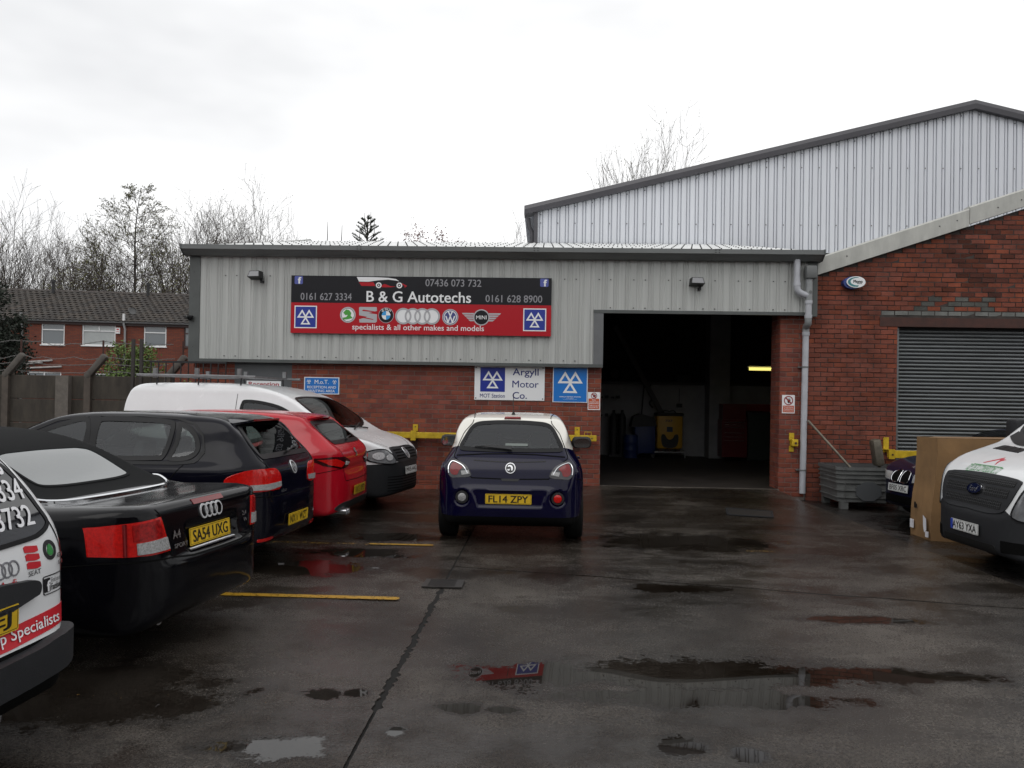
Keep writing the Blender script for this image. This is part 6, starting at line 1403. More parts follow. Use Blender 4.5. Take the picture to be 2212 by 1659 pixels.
    c.seam('tailgate_gap', [(-0.44, 0.752), (0, 0.742), (0.44, 0.752)], 'rear', M_SEAM, 0.012)
    c.patch('tailgate_handle', [(-0.09, 0.722), (0.09, 0.722), (0.105, 0.748), (-0.105, 0.748)], 'rear', M_DARK, 0.004, 0.006, 0.04)
    c.seam('tailgate_crease', [(-0.40, 0.945), (-0.15, 0.932), (0.15, 0.932), (0.42, 0.945)], 'rear', M_SEAL, 0.010)
    bdg = c.on_body_shape(circ(0, 0.862, 0.055, 24), 'rear', M_STK_BLK, 'badge_disc', 0.010, 0.03)
    c.ringlogo('rear', 0, 0.862, 0.058, 0.009, M_BADGE, 'badge_ring', off=0.015, parent=bdg)
    c.on_body_shape(crom([(0.030, 0.874), (0.012, 0.880), (-0.006, 0.872), (-0.012, 0.836), (-0.026, 0.842), (-0.026, 0.876), (-0.006, 0.894), (0.024, 0.892)], 3), 'rear', M_BADGE, 'badge_beast', 0.014, 0.02, bdg)
    c.on_body_shape([(0.036, 0.85), (0.008, 0.856), (0.008, 0.838), (0.028, 0.834)], 'rear', M_BADGE, 'badge_banner', 0.014, 0.02, bdg)
    c.plate('FL14 ZPY', 'rear', 0.015, 0.525, True, off=0.012)
    c.patch('high_brake_lamp', [(-0.10, 1.405), (0.10, 1.405), (0.09, 1.428), (-0.09, 1.428)], 'rear', M_REDD, 0.010, 0.012, 0.03)
    c.seam('roof_gap', [(0.66, 0.455), (1.1, 0.49), (1.9, 0.51)], 'top', M_SEAM, 0.010); c.seam('roof_gap', [(0.66, -0.455), (1.1, -0.49), (1.9, -0.51)], 'top', M_SEAM, 0.010)
    wi = MB(); wi.add([c.hit('rear', 0.42, 1.085, 0.03), c.hit('rear', 0.25, 1.095, 0.03), c.hit('rear', -0.005, 1.088, 0.035), c.hit('rear', -0.01, 1.045, 0.035), c.hit('rear', 0.10, 1.06, 0.03)], [(0, 1, 2, 3, 4)]); wi.tube([c.hit('rear', 0.42, 1.085, 0.02), c.hit('rear', 0.0, 1.07, 0.025)], 0.008, 5); wi.build('rear_wiper', M_DARK, c.root, world=False)
    an = MB(); an.tube([c.hit('top', 0.92, 0.0, 0.0), c.hit('top', 0.90, 0.0, 0.035)], [0.026, 0.010], 8); an.tube([c.hit('top', 0.90, 0.0, 0.03), c.hit('top', 0.80, 0.0, 0.27)], 0.004, 5); an.build('aerial', M_DARK, c.root, world=False)
    ws = crom([(2.76, 0), (2.72, 0.4), (2.6, 0.62), (2.28, 0.55), (2.2, 0.3), (2.18, 0)], 4, False)
    c.window('windscreen', ws + [(a, -b) for a, b in reversed(ws[1:-1])], 'top', M_GLASSM, M_SEAL, 0.03, cond=lambda q: q[:, 0] > 2.0)
    c.tub(0.3, 2.9, 0.74, 0.30, 0.50); c.seats(1.50, 0.60, 0.46, yoff=0.34, hb=0.58, yr=0.55)
    MB().box((2.5, -0.66, 0.62), (2.85, 0.66, 0.98), bev=0.05).build('dashboard', M_DARK, c.root, True, world=False)
    MB().box((1.33, -0.46, 0.98), (1.345, -0.20, 1.06), bev=0.004).build('seat_label', M_SEATG, c.root, world=False)
    c.on_body_shape(rrect(-0.06, 1.115, 0.26, 0.028, 0.004), 'rear', M_SEATG, 'window_sticker', 0.010, 0.04)
    c.steering(2.40, 1.0, -0.34)
    c.wheels((0.72, 3.03), 0.31, 0.31, 0.745, 0.21)
    c.finish(M_NAVY)
city_car()

# ================================================================== white van at the right edge
def transit():
    side = crom([(0.05, 0.3), (0.0, 0.6), (0.0, 1.6), (0.10, 1.97), (0.4, 2.06), (2.4, 2.07), (2.9, 2.03), (3.25, 1.92), (3.65, 1.60), (3.98, 1.345), (4.12, 1.29), (4.40, 1.185), (4.63, 1.05), (4.70, 0.96), (4.765, 0.80), (4.80, 0.70), (4.85, 0.62), (4.862, 0.50), (4.85, 0.38), (4.80, 0.28), (4.6, 0.22), (1.0, 0.22)], 6)
    front = crom([(0, 0.18), (0.78, 0.2), (0.90, 0.28), (0.955, 0.45), (0.975, 0.65), (0.975, 0.95), (0.965, 1.15), (0.93, 1.35), (0.86, 1.70), (0.79, 1.93), (0.65, 2.05), (0.35, 2.08), (0, 2.085)], 6, False)
    planL = crom([(0, 0), (0.01, 0.7), (0.06, 0.9), (0.3, 0.97), (3.6, 0.975), (4.2, 0.95), (4.55, 0.87), (4.75, 0.70), (4.84, 0.42), (4.862, 0)], 6, False)
    planU = crom([(0, 0), (0.01, 0.7), (0.06, 0.9), (0.3, 0.97), (3.2, 0.97), (3.7, 0.93), (4.05, 0.80), (4.25, 0.5), (4.32, 0)], 6, False)
    c = Car('panel_van', 'white van with red roof logo on bonnet and dark grille, cut by right edge', 'van', (4.45+4.862, 8.98, -0.085), radians(182),
            side=side, front=front, planL=planL, planU=planU, zb=(1.15, 1.55), wheels=[(1.0, 0.34, 0.42, 0.72), (3.93, 0.34, 0.42, 0.72)], k=0.045)
    c.zone(lambda q: np.minimum(q[:, 0]-3.3, np.interp(np.abs(q[:, 1]), [0, 0.58, 0.68, 1.0], [0.72, 0.72, 0.66, 0.62])-q[:, 2]), M_TRIM)
    ws = crom([(4.02, 0), (3.98, 0.45), (3.80, 0.78), (3.62, 0.83), (3.34, 0.72), (3.26, 0.4), (3.24, 0)], 4, False)
    c.window('windscreen', ws + [(a, -b) for a, b in reversed(ws[1:-1])], 'top', M_GLASSD, M_SEAL, 0.03, cond=lambda q: q[:, 0] > 3.0, dens=0.1)
    # grille panel with three mesh openings
    gp = crom([(0.0, 0.665), (0.46, 0.67), (0.58, 0.72), (0.68, 0.985), (0.66, 1.005), (0, 1.035)], 5, False)
    gr = c.patch('grille_panel', gp + [(-a, b) for a, b in reversed(gp[1:-1])], 'front', M_TRIM, 0.012, 0.02, 0.05)
    M_MESH = mat('grille_mesh', (0.004, 0.004, 0.004), 0.7); M_BAR = mat('grille_bar', (0.02, 0.021, 0.023), 0.5)
    for z0, z1, hw, gap in ((0.940, 1.0, 0.61, 0.0), (0.828, 0.912, 0.565, 0.15), (0.712, 0.795, 0.51, 0.0)):
        segs = [(-hw, hw)] if gap == 0 else [(-hw, -gap), (gap, hw)]
        for a, b in segs:
            op = c.patch('grille_opening', rrect((a+b)/2, (z0+z1)/2, b-a, z1-z0, 0.012), 'front', M_MESH, 0.016, 0.008, 0.06, gr)
            mb = MB(); n = max(3, int((b-a)/0.032))
            for k in range(1, n):
                u = a+(b-a)*k/n; p0 = c.hit('front', u, z0+0.004, 0.018); p1 = c.hit('front', u, z1-0.004, 0.018); mb.bar(p0, p1, 0.006, 0.008, up=(1, 0, 0))
            m_ = max(6, int((b-a)/0.08))
            for zz in (z0+(z1-z0)*0.33, z0+(z1-z0)*0.67): mb.tube([c.hit('front', a+(b-a)*k/m_, zz, 0.018) for k in range(m_+1)], 0.0035, 4)
            mb.build('grille_lattice', M_BAR, op, world=False)
    lo = crom([(0.135*cos(t), 0.868+0.058*sin(t)) for t in np.linspace(0, 2*pi, 16, endpoint=False)], 2)
    bd = c.patch('oval_badge', lo, 'front', M_CHROME, 0.032, 0.03, 0.03)
    c.patch('badge_field', [(a*0.9, 0.868+(b-0.868)*0.84) for a, b in lo], 'front', mat('badge_blue', (0.004, 0.007, 0.030), 0.15), 0.035, 0.002, 0.03, bd)
    c.on_body_text('Ford', 'front', 0, 0.866, 0.15, 0.055, M_SILVER, flip=1, off=0.040, shear=0.3, parent=bd)
    for sg in (1, -1):
        o = crom([(0.66, 0.66), (0.93, 0.63), (0.96, 0.85), (0.945, 1.06), (0.88, 1.10), (0.78, 1.0), (0.70, 0.84)], 4)
        lam = c.patch('headlight', [(sg*a, b) for a, b in o], 'front', mat('van_headlight', (0.17, 0.175, 0.185), 0.08, 0.0, coat=1.0, noise=(9, 0.3)), 0.008, 0.015, 0.04)
        c.ring('lamp_gasket', [(sg*a, b) for a, b in o] if sg > 0 else [(sg*a, b) for a, b in reversed(o)], 'front', M_SEAL, 0.014, 0.014, lam)
        c.on_body_shape(rrect(sg*0.84, 0.74, 0.14, 0.10, 0.02), 'front', mat('reflector_bowl', (0.80, 0.80, 0.81), 0.2, 0.3, noise=(40, 0.3)), 'reflector', 0.016, 0.04, lam)
        c.on_body_shape(circ(sg*0.86, 0.90, 0.07, 20), 'front', mat('reflector_bowl', (0.80, 0.80, 0.81), 0.2, 0.3, noise=(40, 0.3)), 'reflector', 0.016, 0.04, lam)
        ax = 'left' if sg > 0 else 'right'
        c.window('side_glass', [(2.75, 1.30), (3.75, 1.26), (3.45, 1.62), (3.1, 1.88), (2.75, 1.90)], ax, M_GLASSD, M_SEAL, 0.03, open_=False)
        mb = MB(); mb.box((3.55, sg*1.12-0.12, 1.22), (3.72, sg*1.12+0.12, 1.60), bev=0.05); mb.build('wing_mirror', M_TRIM, c.root, True, world=False)
        c.patch('bumper_foot', [(sg*0.55, 0.30), (sg*0.85, 0.32), (sg*0.86, 0.42), (sg*0.55, 0.42)], 'front', M_SEAM, 0.006, 0.006, 0.06)
    c.patch('lower_intake', rrect(0, 0.31, 0.95, 0.10, 0.03), 'front', M_MESH, 0.006, 0.006, 0.08)
    # bonnet vents, scuttle and bonnet logo
    sc_ = crom([(4.03, 0), (4.0, 0.45), (3.86, 0.80)], 5, False)
    c.seam('scuttle', [(a, -b) for a, b in reversed(sc_)] + sc_[1:], 'top', M_SEAL, 0.09, 0.006)
    for sg in (1, -1):
        v = c.patch('bonnet_vent', [(4.13, sg*0.12), (4.24, sg*0.12), (4.19, sg*0.66), (4.08, sg*0.62)], 'top', M_SEAL, 0.005, 0.005, 0.05)
        for k in range(1, 4): c.seam('vent_rib', [(4.10, sg*(0.12+0.13*k)), (4.225-0.012*k, sg*(0.12+0.13*k))], 'top', M_BAR, 0.014, 0.014, v)
    # logo is read from in front of the van: u to +y, v backwards (-x)
    def hood(a, b): return (4.53-b, a-0.13)
    pts = [(-0.16, 0.02), (0.02, 0.155), (0.045, 0.12), (0.10, 0.115), (0.06, 0.07), (0.085, 0.0), (0.035, 0.06), (0.02, 0.115), (-0.13, 0.02)]
    c.on_body_shape([hood(a, b) for a, b in pts], 'top', mat('logo_red', (0.45, 0.03, 0.05), 0.35), 'roof_logo', 0.003, 0.03)
    vs, fs = text2d('TOP DECK CONVERSIONS LTD', 0.60, 0.085, 0.0)
    MB().add([c.hit('top', *hood(a, b-0.065), 0.003) for a, b, l in vs], fs).build('lettering', M_STK_GRN, c.root, world=False, fix=False)
    for b in (-0.018, -0.115): c.seam('logo_rule', [hood(-0.26, b), hood(0.26, b)], 'top', M_STK_GRN, 0.008, 0.003)
    p = c.plate('AY63 YXA', 'front', 0.0, 0.475, False, off=0.02)
    c.patch('euro_band', [(-0.258, 0.422), (-0.218, 0.422), (-0.218, 0.528), (-0.258, 0.528)], 'front', M_STK_BLUE, 0.027, 0.004, 0.05, p)
    c.wheels((1.0, 3.93), 0.345, 0.345, 0.85, 0.22)
    c.finish(M_WHITE)
transit()

# ================================================================== dark navy saloon behind the cardboard box
def saloon():
    side = crom([(0.10, 0.25), (0.0, 0.45), (0.0, 0.65), (0.06, 0.92), (0.2, 0.98), (0.85, 1.03), (1.4, 1.30), (1.9, 1.39), (2.4, 1.40), (2.75, 1.33), (3.35, 1.0), (3.8, 0.92), (4.15, 0.83), (4.35, 0.74), (4.43, 0.62), (4.46, 0.46), (4.42, 0.30), (4.3, 0.2), (1.0, 0.2)], 6)
    front = crom([(0, 0.16), (0.68, 0.17), (0.80, 0.25), (0.85, 0.42), (0.87, 0.60), (0.865, 0.74), (0.84, 0.90), (0.79, 0.98), (0.70, 1.08), (0.57, 1.34), (0.45, 1.395), (0, 1.415)], 6, False)
    planL = crom([(0, 0), (0.03, 0.55), (0.15, 0.75), (0.5, 0.85), (1.2, 0.87), (3.2, 0.87), (3.9, 0.83), (4.2, 0.72), (4.38, 0.48), (4.46, 0)], 6, False)
    planU = crom([(0.5, 0), (0.6, 0.4), (1.0, 0.62), (1.8, 0.74), (2.8, 0.74), (3.3, 0.70), (3.6, 0.5), (3.7, 0)], 6, False)
    c = Car('saloon_car', 'dark navy saloon nosing out from behind the cardboard box', 'car', (5.30+4.40, 12.90, -0.07), radians(187),
            side=side, front=front, planL=planL, planU=planU, zb=(0.95, 1.2), wheels=[(0.95, 0.31, 0.36, 0.64), (3.68, 0.31, 0.36, 0.64)], k=0.04)
    for sg in (1, -1):
        k_ = c.patch('kidney_grille', crom([(sg*0.03, 0.585), (sg*0.16, 0.58), (sg*0.225, 0.62), (sg*0.215, 0.705), (sg*0.16, 0.735), (sg*0.035, 0.735)], 4), 'front', M_SEAM, 0.014, 0.015, 0.03)
        MB().tube([c.hit('front', a, b, 0.018) for a, b in crom([(sg*0.03, 0.585), (sg*0.16, 0.58), (sg*0.225, 0.62), (sg*0.215, 0.705), (sg*0.16, 0.735), (sg*0.035, 0.735), (sg*0.03, 0.585)], 4, False)], 0.006, 5).build('grille_frame', M_CHROME, k_, True, world=False)
        c.patch('headlight', [(sg*0.29, 0.60), (sg*0.70, 0.62), (sg*0.78, 0.68), (sg*0.70, 0.73), (sg*0.29, 0.715)], 'front', M_CLEARL, 0.008, 0.012, 0.04)
        ax = 'left' if sg > 0 else 'right'
        c.window('side_glass', crom([(1.1, 1.06), (2.0, 1.03), (3.1, 1.02), (2.75, 1.25), (2.3, 1.34), (1.7, 1.33)], 4), ax, M_GLASSD, M_SEAL, 0.03, open_=False)
    ws = crom([(3.25, 0), (3.2, 0.4), (3.05, 0.64), (2.75, 0.55), (2.66, 0.3), (2.65, 0)], 4, False)
    c.window('windscreen', ws + [(a, -b) for a, b in reversed(ws[1:-1])], 'top', M_GLASSD, M_SEAL, 0.03, open_=False)
    c.on_body_shape(circ(4.20, 0.0, 0.04, 18), 'top', M_SILVER, 'bonnet_badge', 0.006, 0.03)
    c.patch('lower_intake', rrect(0, 0.33, 0.9, 0.12, 0.04), 'front', M_SEAM, 0.005, 0.006, 0.08)
    c.seam('bumper_gap', [(-0.75, 0.585), (0, 0.575), (0.75, 0.585)], 'front', M_SEAM, 0.010)
    c.plate('BF05 XRC', 'front', 0.0, 0.50, False, tilt=radians(-4), off=0.02)
    c.wheels((0.95, 3.68), 0.315, 0.315, 0.75, 0.2)
    c.finish(M_NAVY2)
saloon()

# ------------------------------------------------------------------ things standing about the yard
t = thing('cardboard_box', 'tall brown cardboard box standing beside white van', 'box', (5.5, 10.95, -0.08))
M_CARD = mat('cardboard', (0.22, 0.125, 0.052), 0.85, noise=(2.5, 0.22), bump=(30, 0.08)); M_CARDE = mat('cardboard_edge', (0.17, 0.095, 0.042), 0.9)
bx = bmesh.new(); bmesh.ops.create_cube(bx, size=1); bmesh.ops.scale(bx, vec=(1.06, 0.58, 1.33), verts=bx.verts); bmesh.ops.subdivide_edges(bx, edges=bx.edges[:], cuts=6, use_grid_fill=True)
rd = random.Random(2)
for v in bx.verts:
    q = v.co; bul = (1-(2*q.x/1.06)**2)*(1-(2*q.z/1.33)**2); q.y += -0.025*bul if q.y < -0.28 else 0; q.x += 0.02*sin(q.z*4) if q.x < -0.5 else 0
    q.x += 0.05*(q.z/1.33-0.0); q += Vector((rd.uniform(-1, 1), rd.uniform(-1, 1), rd.uniform(-1, 1)))*0.004
cb = MB(); cb.bm(bx, Matrix.Translation((5.53, 10.95, 0.575))); cbo = cb.build('carton', M_CARD, t, True)
for p in cbo.data.polygons: p.use_smooth = False
mb = MB(); mb.add([(5.04, 10.66, 1.243), (6.09, 10.655, 1.243), (6.08, 10.86, 1.258), (5.05, 10.85, 1.254)], [(0, 1, 2, 3)]); mb.add([(5.04, 11.24, 1.243), (6.08, 11.24, 1.243), (6.07, 11.0, 1.262), (5.06, 11.0, 1.250)], [(3, 2, 1, 0)]); mb.build('flap', M_CARDE, t, fix=False)
MB().add([(4.935, 10.82, 0.24), (4.93, 10.72, 0.20), (4.925, 10.70, 0.06), (4.925, 10.76, 0.02), (4.93, 10.80, 0.10)], [(0, 1, 2, 3, 4)]).build('torn_paper', mat('white_paper', (0.62, 0.62, 0.66), 0.8), t)
MB().box((4.93, 11.10, 0.03), (4.945, 11.18, 0.14)).build('paper_label', MATS['white_paper'], t); MB().box((4.925, 10.67, -0.03), (4.94, 10.73, 0.04)).build('paper_label', MATS['white_paper'], t)
mb = MB(); mb.box((4.935, 11.06, 0.30), (4.952, 11.075, 0.38)); mb.box((4.935, 11.03, 0.30), (4.952, 11.04, 0.36)); mb.build('printed_mark', M_STK_BLK, t)
# plastic pallet crate
t = thing('pallet_crate', 'ribbed grey plastic pallet crate by the old brick wall', 'crate', (5.4, 14.1, -0.06))
M_CRATE = mat('grey_crate_plastic', (0.095, 0.098, 0.096), 0.5, noise=(5, 0.3)); M_CRATEI = mat('crate_inside', (0.05, 0.05, 0.05), 0.7)
x0, x1, y0, y1, zt, zb_ = 4.84, 6.02, 13.60, 14.62, 0.625, -0.06
def ring_of(o, z): return [(x0-o+0.10, y0-o, z), (x1+o-0.10, y0-o, z), (x1+o, y0-o+0.10, z), (x1+o, y1+o-0.1, z), (x1+o-0.1, y1+o, z), (x0-o+0.1, y1+o, z), (x0-o, y1+o-0.1, z), (x0-o, y0-o+0.1, z)]
levels = [(0.02, 0.625), (0.02, 0.575), (0.0, 0.572), (0.0, 0.53), (0.018, 0.527), (0.018, 0.508), (-0.004, 0.505), (-0.004, 0.455), (0.014, 0.452), (0.014, 0.435), (-0.008, 0.432), (-0.008, 0.385), (0.010, 0.382), (0.010, 0.362), (-0.014, 0.358), (-0.014, 0.258), (0.004, 0.255), (0.004, 0.238), (-0.020, 0.235), (-0.020, 0.14), (-0.004, 0.137), (-0.004, 0.12), (-0.028, 0.117), (-0.03, 0.055)]
cm = MB(); V = []
for o_, z_ in levels: V += ring_of(o_, z_)
cm.add(V, [(j*8+i, j*8+(i+1) % 8, (j+1)*8+(i+1) % 8, (j+1)*8+i) for j in range(len(levels)-1) for i in range(8)])
cm.build('shell', M_CRATE, t)
ci = MB(); V = ring_of(-0.03, 0.622)+ring_of(-0.06, 0.12); ci.add(V, [(i, 8+i, 8+(i+1) % 8, (i+1) % 8) for i in range(8)]+[tuple(range(8, 16))]); V2 = ring_of(0.021, 0.627)+ring_of(-0.03, 0.627); ci.add(V2, [(i, (i+1) % 8, 8+(i+1) % 8, 8+i) for i in range(8)]); ci.build('inside', M_CRATEI, t, fix=False)
for (fx, fy) in ((x0+0.06, y0+0.04), (x1-0.16, y0+0.04), (x0+0.06, y1-0.14), (x1-0.16, y1-0.14), (x0+0.52, y0+0.5)): MB().box((fx, fy, -0.065), (fx+0.12, fy+0.1, 0.06)).build('foot', M_CRATE, t)
MB().prism([(5.33+0.22*cos(a), 0.235+0.165*sin(a)) for a in [pi/8+k*pi/4 for k in range(8)]], y0-0.012, y0+0.01, 'xz').build('front_panel', mat('crate_panel', (0.062, 0.066, 0.070), 0.45), t)
for k in range(5):
    for xx in (4.95+0.0, 5.86): MB().box((xx-0.006+0.03*k if False else xx-0.006, y0-0.012+0.0, 0.13+0.1*k), (xx+0.006, y0+0.01, 0.20+0.1*k)).build('rib', M_CRATE, t) if k < 4 else None
t = tag(MB().tube([(4.655, 14.60, 1.36), (5.30, 14.12, 0.50)], 0.022, 10).build('scaffold_tube', mat('dirty_tube', (0.16, 0.14, 0.11), 0.5, 0.4, noise=(12, 0.5)), smooth=True), 'thin dirty metal tube leaning from pale drainpipe into grey crate', 'pole')
t = thing('exhaust_silencer', 'old exhaust silencer upended in grey crate by yellow rail', 'exhaust', (5.80, 14.1, 0.4))
M_EXH = mat('dull_exhaust_steel', (0.13, 0.115, 0.09), 0.55, 0.5, noise=(10, 0.4))
Mx = Matrix.Translation((5.735, 14.15, 0.50)) @ Matrix.Rotation(radians(-10), 4, 'Y')
MB().box((-0.075, -0.11, 0.12), (0.075, 0.11, 0.58), Mx, bev=0.045).build('silencer', M_EXH, t, True)
MB().tube([(5.72, 14.15, 0.62), (5.74, 14.15, 0.48), (5.85, 14.12, 0.46), (6.15, 14.05, 0.56)], 0.028, 8).build('pipe', M_EXH, t, True)

# ------------------------------------------------------------------ inside the garage
def I(x, z): return (x*1.039, 1.65+(z-1.65)*1.039)
FZ = 0.20
t = thing('service_machine', 'yellow service machine with black bib on wheeled trolley inside garage', 'machine', (3.27, 21.4, FZ))
M_MYEL = mat('machine_yellow', (0.50, 0.27, 0.012), 0.45, noise=(5, 0.15))
MB().box((2.93, 21.25, 0.42), (3.61, 21.75, 1.34), bev=0.08).build('casing', M_MYEL, t, True); MB().box((2.91, 21.23, 1.27), (3.63, 21.77, 1.36), bev=0.04).build('top_cap', M_DARK, t, True)
MB().prism(crom([(3.06, 0.80), (3.14, 0.80), (3.20, 0.70), (3.27, 0.67), (3.34, 0.70), (3.40, 0.80), (3.48, 0.80), (3.47, 0.55), (3.40, 0.47), (3.14, 0.47), (3.07, 0.55)], 3), 21.238, 21.26, 'xz').build('bib', M_DARK, t)
MB().box((3.19, 21.238, 0.87), (3.34, 21.26, 1.00)).build('display', mat('display_blue', (0.03, 0.05, 0.08), 0.2), t); plane_text('707', (3.24, 21.248, 1.155), (1, 0, 0), (0, 0, 1), M_STK_BLK, t, 'lettering', w=0.19, h=0.06, bold=0.02)
MB().box((2.82, 21.2, 0.335), (3.72, 21.8, 0.365)).build('trolley_deck', mat('trolley_grey', (0.28, 0.28, 0.29), 0.5), t)
for xx in (2.86, 3.66): MB().tube([(xx, 21.25, FZ), (xx, 21.25, 0.34)], 0.02, 6).build('trolley_leg', MATS['trolley_grey'], t)
for xx in (3.04, 3.27, 3.5): MB().box((xx-0.04, 21.28, 0.365), (xx+0.04, 21.7, 0.42)).build('support_block', M_RUST, t)
MB().tube(crom([(3.08, 21.4, 1.36), (3.15, 21.4, 1.42), (3.27, 21.4, 1.40), (3.38, 21.4, 1.42), (3.44, 21.4, 1.36)], 4, False), 0.015, 6).build('hose', M_DARK, t, True)
t = thing('workshop_trolley', 'dark blue workshop trolley under black cover beside yellow machine', 'trolley', (2.62, 21.4, FZ))
M_BLU = mat('workshop_blue', (0.012, 0.028, 0.12), 0.5, noise=(5, 0.2))
MB().box((2.36, 21.2, 0.30), (2.90, 21.7, 1.05), bev=0.03).build('cabinet', M_BLU, t, True)
MB().add([(2.27, 21.17, 0.98), (2.93, 21.17, 1.02), (2.86, 21.2, 1.24), (2.50, 21.2, 1.33), (2.33, 21.2, 1.25), (2.27, 21.73, 0.98), (2.93, 21.73, 1.02), (2.86, 21.7, 1.24), (2.50, 21.7, 1.33), (2.33, 21.7, 1.25)], [(0, 1, 2, 3, 4), (9, 8, 7, 6, 5), (0, 5, 6, 1), (1, 6, 7, 2), (2, 7, 8, 3), (3, 8, 9, 4), (4, 9, 5, 0)]).build('cover', M_DARK, t)
for xx in (2.40, 2.84): MB().lathe([(0.02, -0.02), (0.05, -0.02), (0.05, 0.02), (0.02, 0.02)], 12, Matrix.Translation((xx, 21.25, FZ+0.05)) @ Matrix.Rotation(pi/2, 4, 'X')).build('castor', M_DARK, t)
def drum(name, label, x, y, r, h, m):
    t = thing(name, label, 'drum', (x, y, FZ))
    MB().lathe([(0.001, 0), (r, 0), (r, h*0.32), (r*1.03, h*0.335), (r, h*0.35), (r, h*0.65), (r*1.03, h*0.665), (r, h*0.68), (r, h), (r*0.95, h), (r*0.95, h-0.02), (0.001, h-0.02)], 20, Matrix.Translation((x, y, FZ))).build('barrel', m, t, True)
    MB().lathe([(0.001, h), (0.03, h), (0.03, h-0.02)], 8, Matrix.Translation((x+r*0.5, y, FZ))).build('bung', M_DARK, t)
drum('oil_drum', 'blue oil drum in front of dark trolley inside garage', 2.25, 21.1, 0.185, 0.58, M_BLU)
t = thing('gas_bottle_trolley', 'black gas bottles on trolley by left edge of doorway', 'gas bottles', (1.95, 21.4, FZ))
for xx in (1.84, 2.06): MB().lathe([(0.001, 0), (0.10, 0.0), (0.10, 0.95), (0.06, 1.05), (0.035, 1.08), (0.035, 1.15), (0.001, 1.15)], 16, Matrix.Translation((xx, 21.45, FZ+0.06))).build('bottle', M_DARK, t, True)
MB().box((1.72, 21.3, FZ), (2.18, 21.62, FZ+0.06)).build('base_plate', M_DARK, t)
t = thing('tool_chest', 'dark red tool chest with silver drawer handles by white column', 'tool chest', (4.85, 21.0, FZ))
M_CHEST = mat('chest_red', (0.10, 0.008, 0.010), 0.35); MB().box((4.50, 20.8, FZ+0.08), (5.13, 21.3, 1.22)).build('cabinet', M_CHEST, t); MB().box((4.53, 20.85, 1.225), (5.11, 21.3, 1.62)).build('top_box', M_CHEST, t)
for zz in (1.14, 1.08, 1.02, 0.88, 0.78, 0.68): 
    d_ = MB().box((4.53, 20.788, zz-0.035), (5.10, 20.80, zz+0.03)).build('drawer', M_CHEST, t); MB().box((4.56, 20.770, zz+0.005), (5.07, 20.788, zz+0.020)).build('handle', M_SILVER, d_)
t = thing('workbench', 'dark green workbench with red back strip at right of garage', 'workbench', (5.6, 21.3, FZ))
MB().box((5.18, 20.95, FZ), (6.2, 21.6, 1.36)).build('cabinet', mat('bench_green', (0.012, 0.022, 0.018), 0.6), t); MB().box((5.16, 20.92, 1.36), (6.25, 21.65, 1.42)).build('top', M_DARK, t); MB().box((5.30, 21.62, 1.43), (6.2, 21.66, 1.62)).build('back_strip', mat('bench_red', (0.22, 0.010, 0.012), 0.4), t)
t = thing('spare_tyre', 'black tyre resting on wall ledge inside garage', 'tyre', (1.90, 21.9, 2.17)); MB().lathe([(0.17, -0.09), (0.26, -0.10), (0.30, -0.06), (0.30, 0.06), (0.26, 0.10), (0.17, 0.09)], 28, Matrix.Translation((1.90, 21.93, 2.36)) @ Matrix.Rotation(pi/2, 4, 'X') @ Matrix.Scale(0.7, 4), close=False).build('tyre', M_TYRE, t, True)
MB().lathe([(0.02, -0.05), (0.17, -0.06), (0.175, 0.06)], 20, Matrix.Translation((1.90, 21.93, 2.36)) @ Matrix.Rotation(pi/2, 4, 'X') @ Matrix.Scale(0.7, 4), close=False).build('rim', M_DARK, t, True)
t = thing('wall_radio', 'dark radio on wall ledge inside garage', 'radio', (3.72, 21.9, 2.17)); MB().box((3.52, 21.88, 2.17), (3.92, 22.0, 2.40), bev=0.03).build('case', M_DARK, t, True)
for xx in (3.61, 3.83): MB().lathe([(0.001, 0), (0.07, 0), (0.075, -0.006)], 14, Matrix.Translation((xx, 21.879, 2.28)) @ Matrix.Rotation(pi/2, 4, 'X'), close=False).build('speaker', M_TRIM, t)
t = thing('hanging_tools', 'dark long tools hanging from ledge on white garage wall', 'tools', (2.8, 21.95, 1.3))
MB().bar((2.68, 21.97, 2.10), (2.62, 21.97, 1.28), 0.06, 0.03).build('pry_bar', M_DARK, t); mb = MB(); mb.tube(crom([(2.86, 21.97, 2.10), (2.80, 21.97, 1.9), (2.92, 21.97, 1.75), (2.83, 21.97, 1.6), (2.92, 21.97, 1.48)], 4, False), 0.02, 6); mb.build('chain', M_DARK, t, True)
t = thing('wall_cable', 'thin cable and socket box on white garage wall', 'socket', (3.62, 22.0, 1.3)); MB().box((3.55, 21.98, 1.50), (3.70, 22.02, 1.60)).build('socket_box', M_DARK, t); MB().tube([(3.62, 22.01, 1.60), (3.62, 22.01, 2.0)], 0.008, 5).build('cable', M_DARK, t)
for k, zz in enumerate((1.69, 1.21)):
    t = thing('wall_shelf', ('upper' if k == 0 else 'lower')+' thin pale shelf at left of doorway inside garage', 'shelf', (1.8, 21.9, zz)); MB().box((1.45, 21.85, zz), (2.12, 22.01, zz+0.018)).build('board', mat('shelf_pale', (0.30, 0.30, 0.30), 0.6), t)
    for q in range(4): MB().box((1.5+0.15*q, 21.87, zz+0.018), (1.58+0.15*q, 21.97, zz+0.07+0.03*(q % 2))).build('jar', M_DARK, t)
t = thing('tube_light', 'lit yellow fluorescent tube light inside the garage', 'light', (4.9, 18.5, 2.42))
MB().box((4.55, 18.46, 2.435), (5.75, 18.56, 2.475)).build('batten', M_WHT, t)
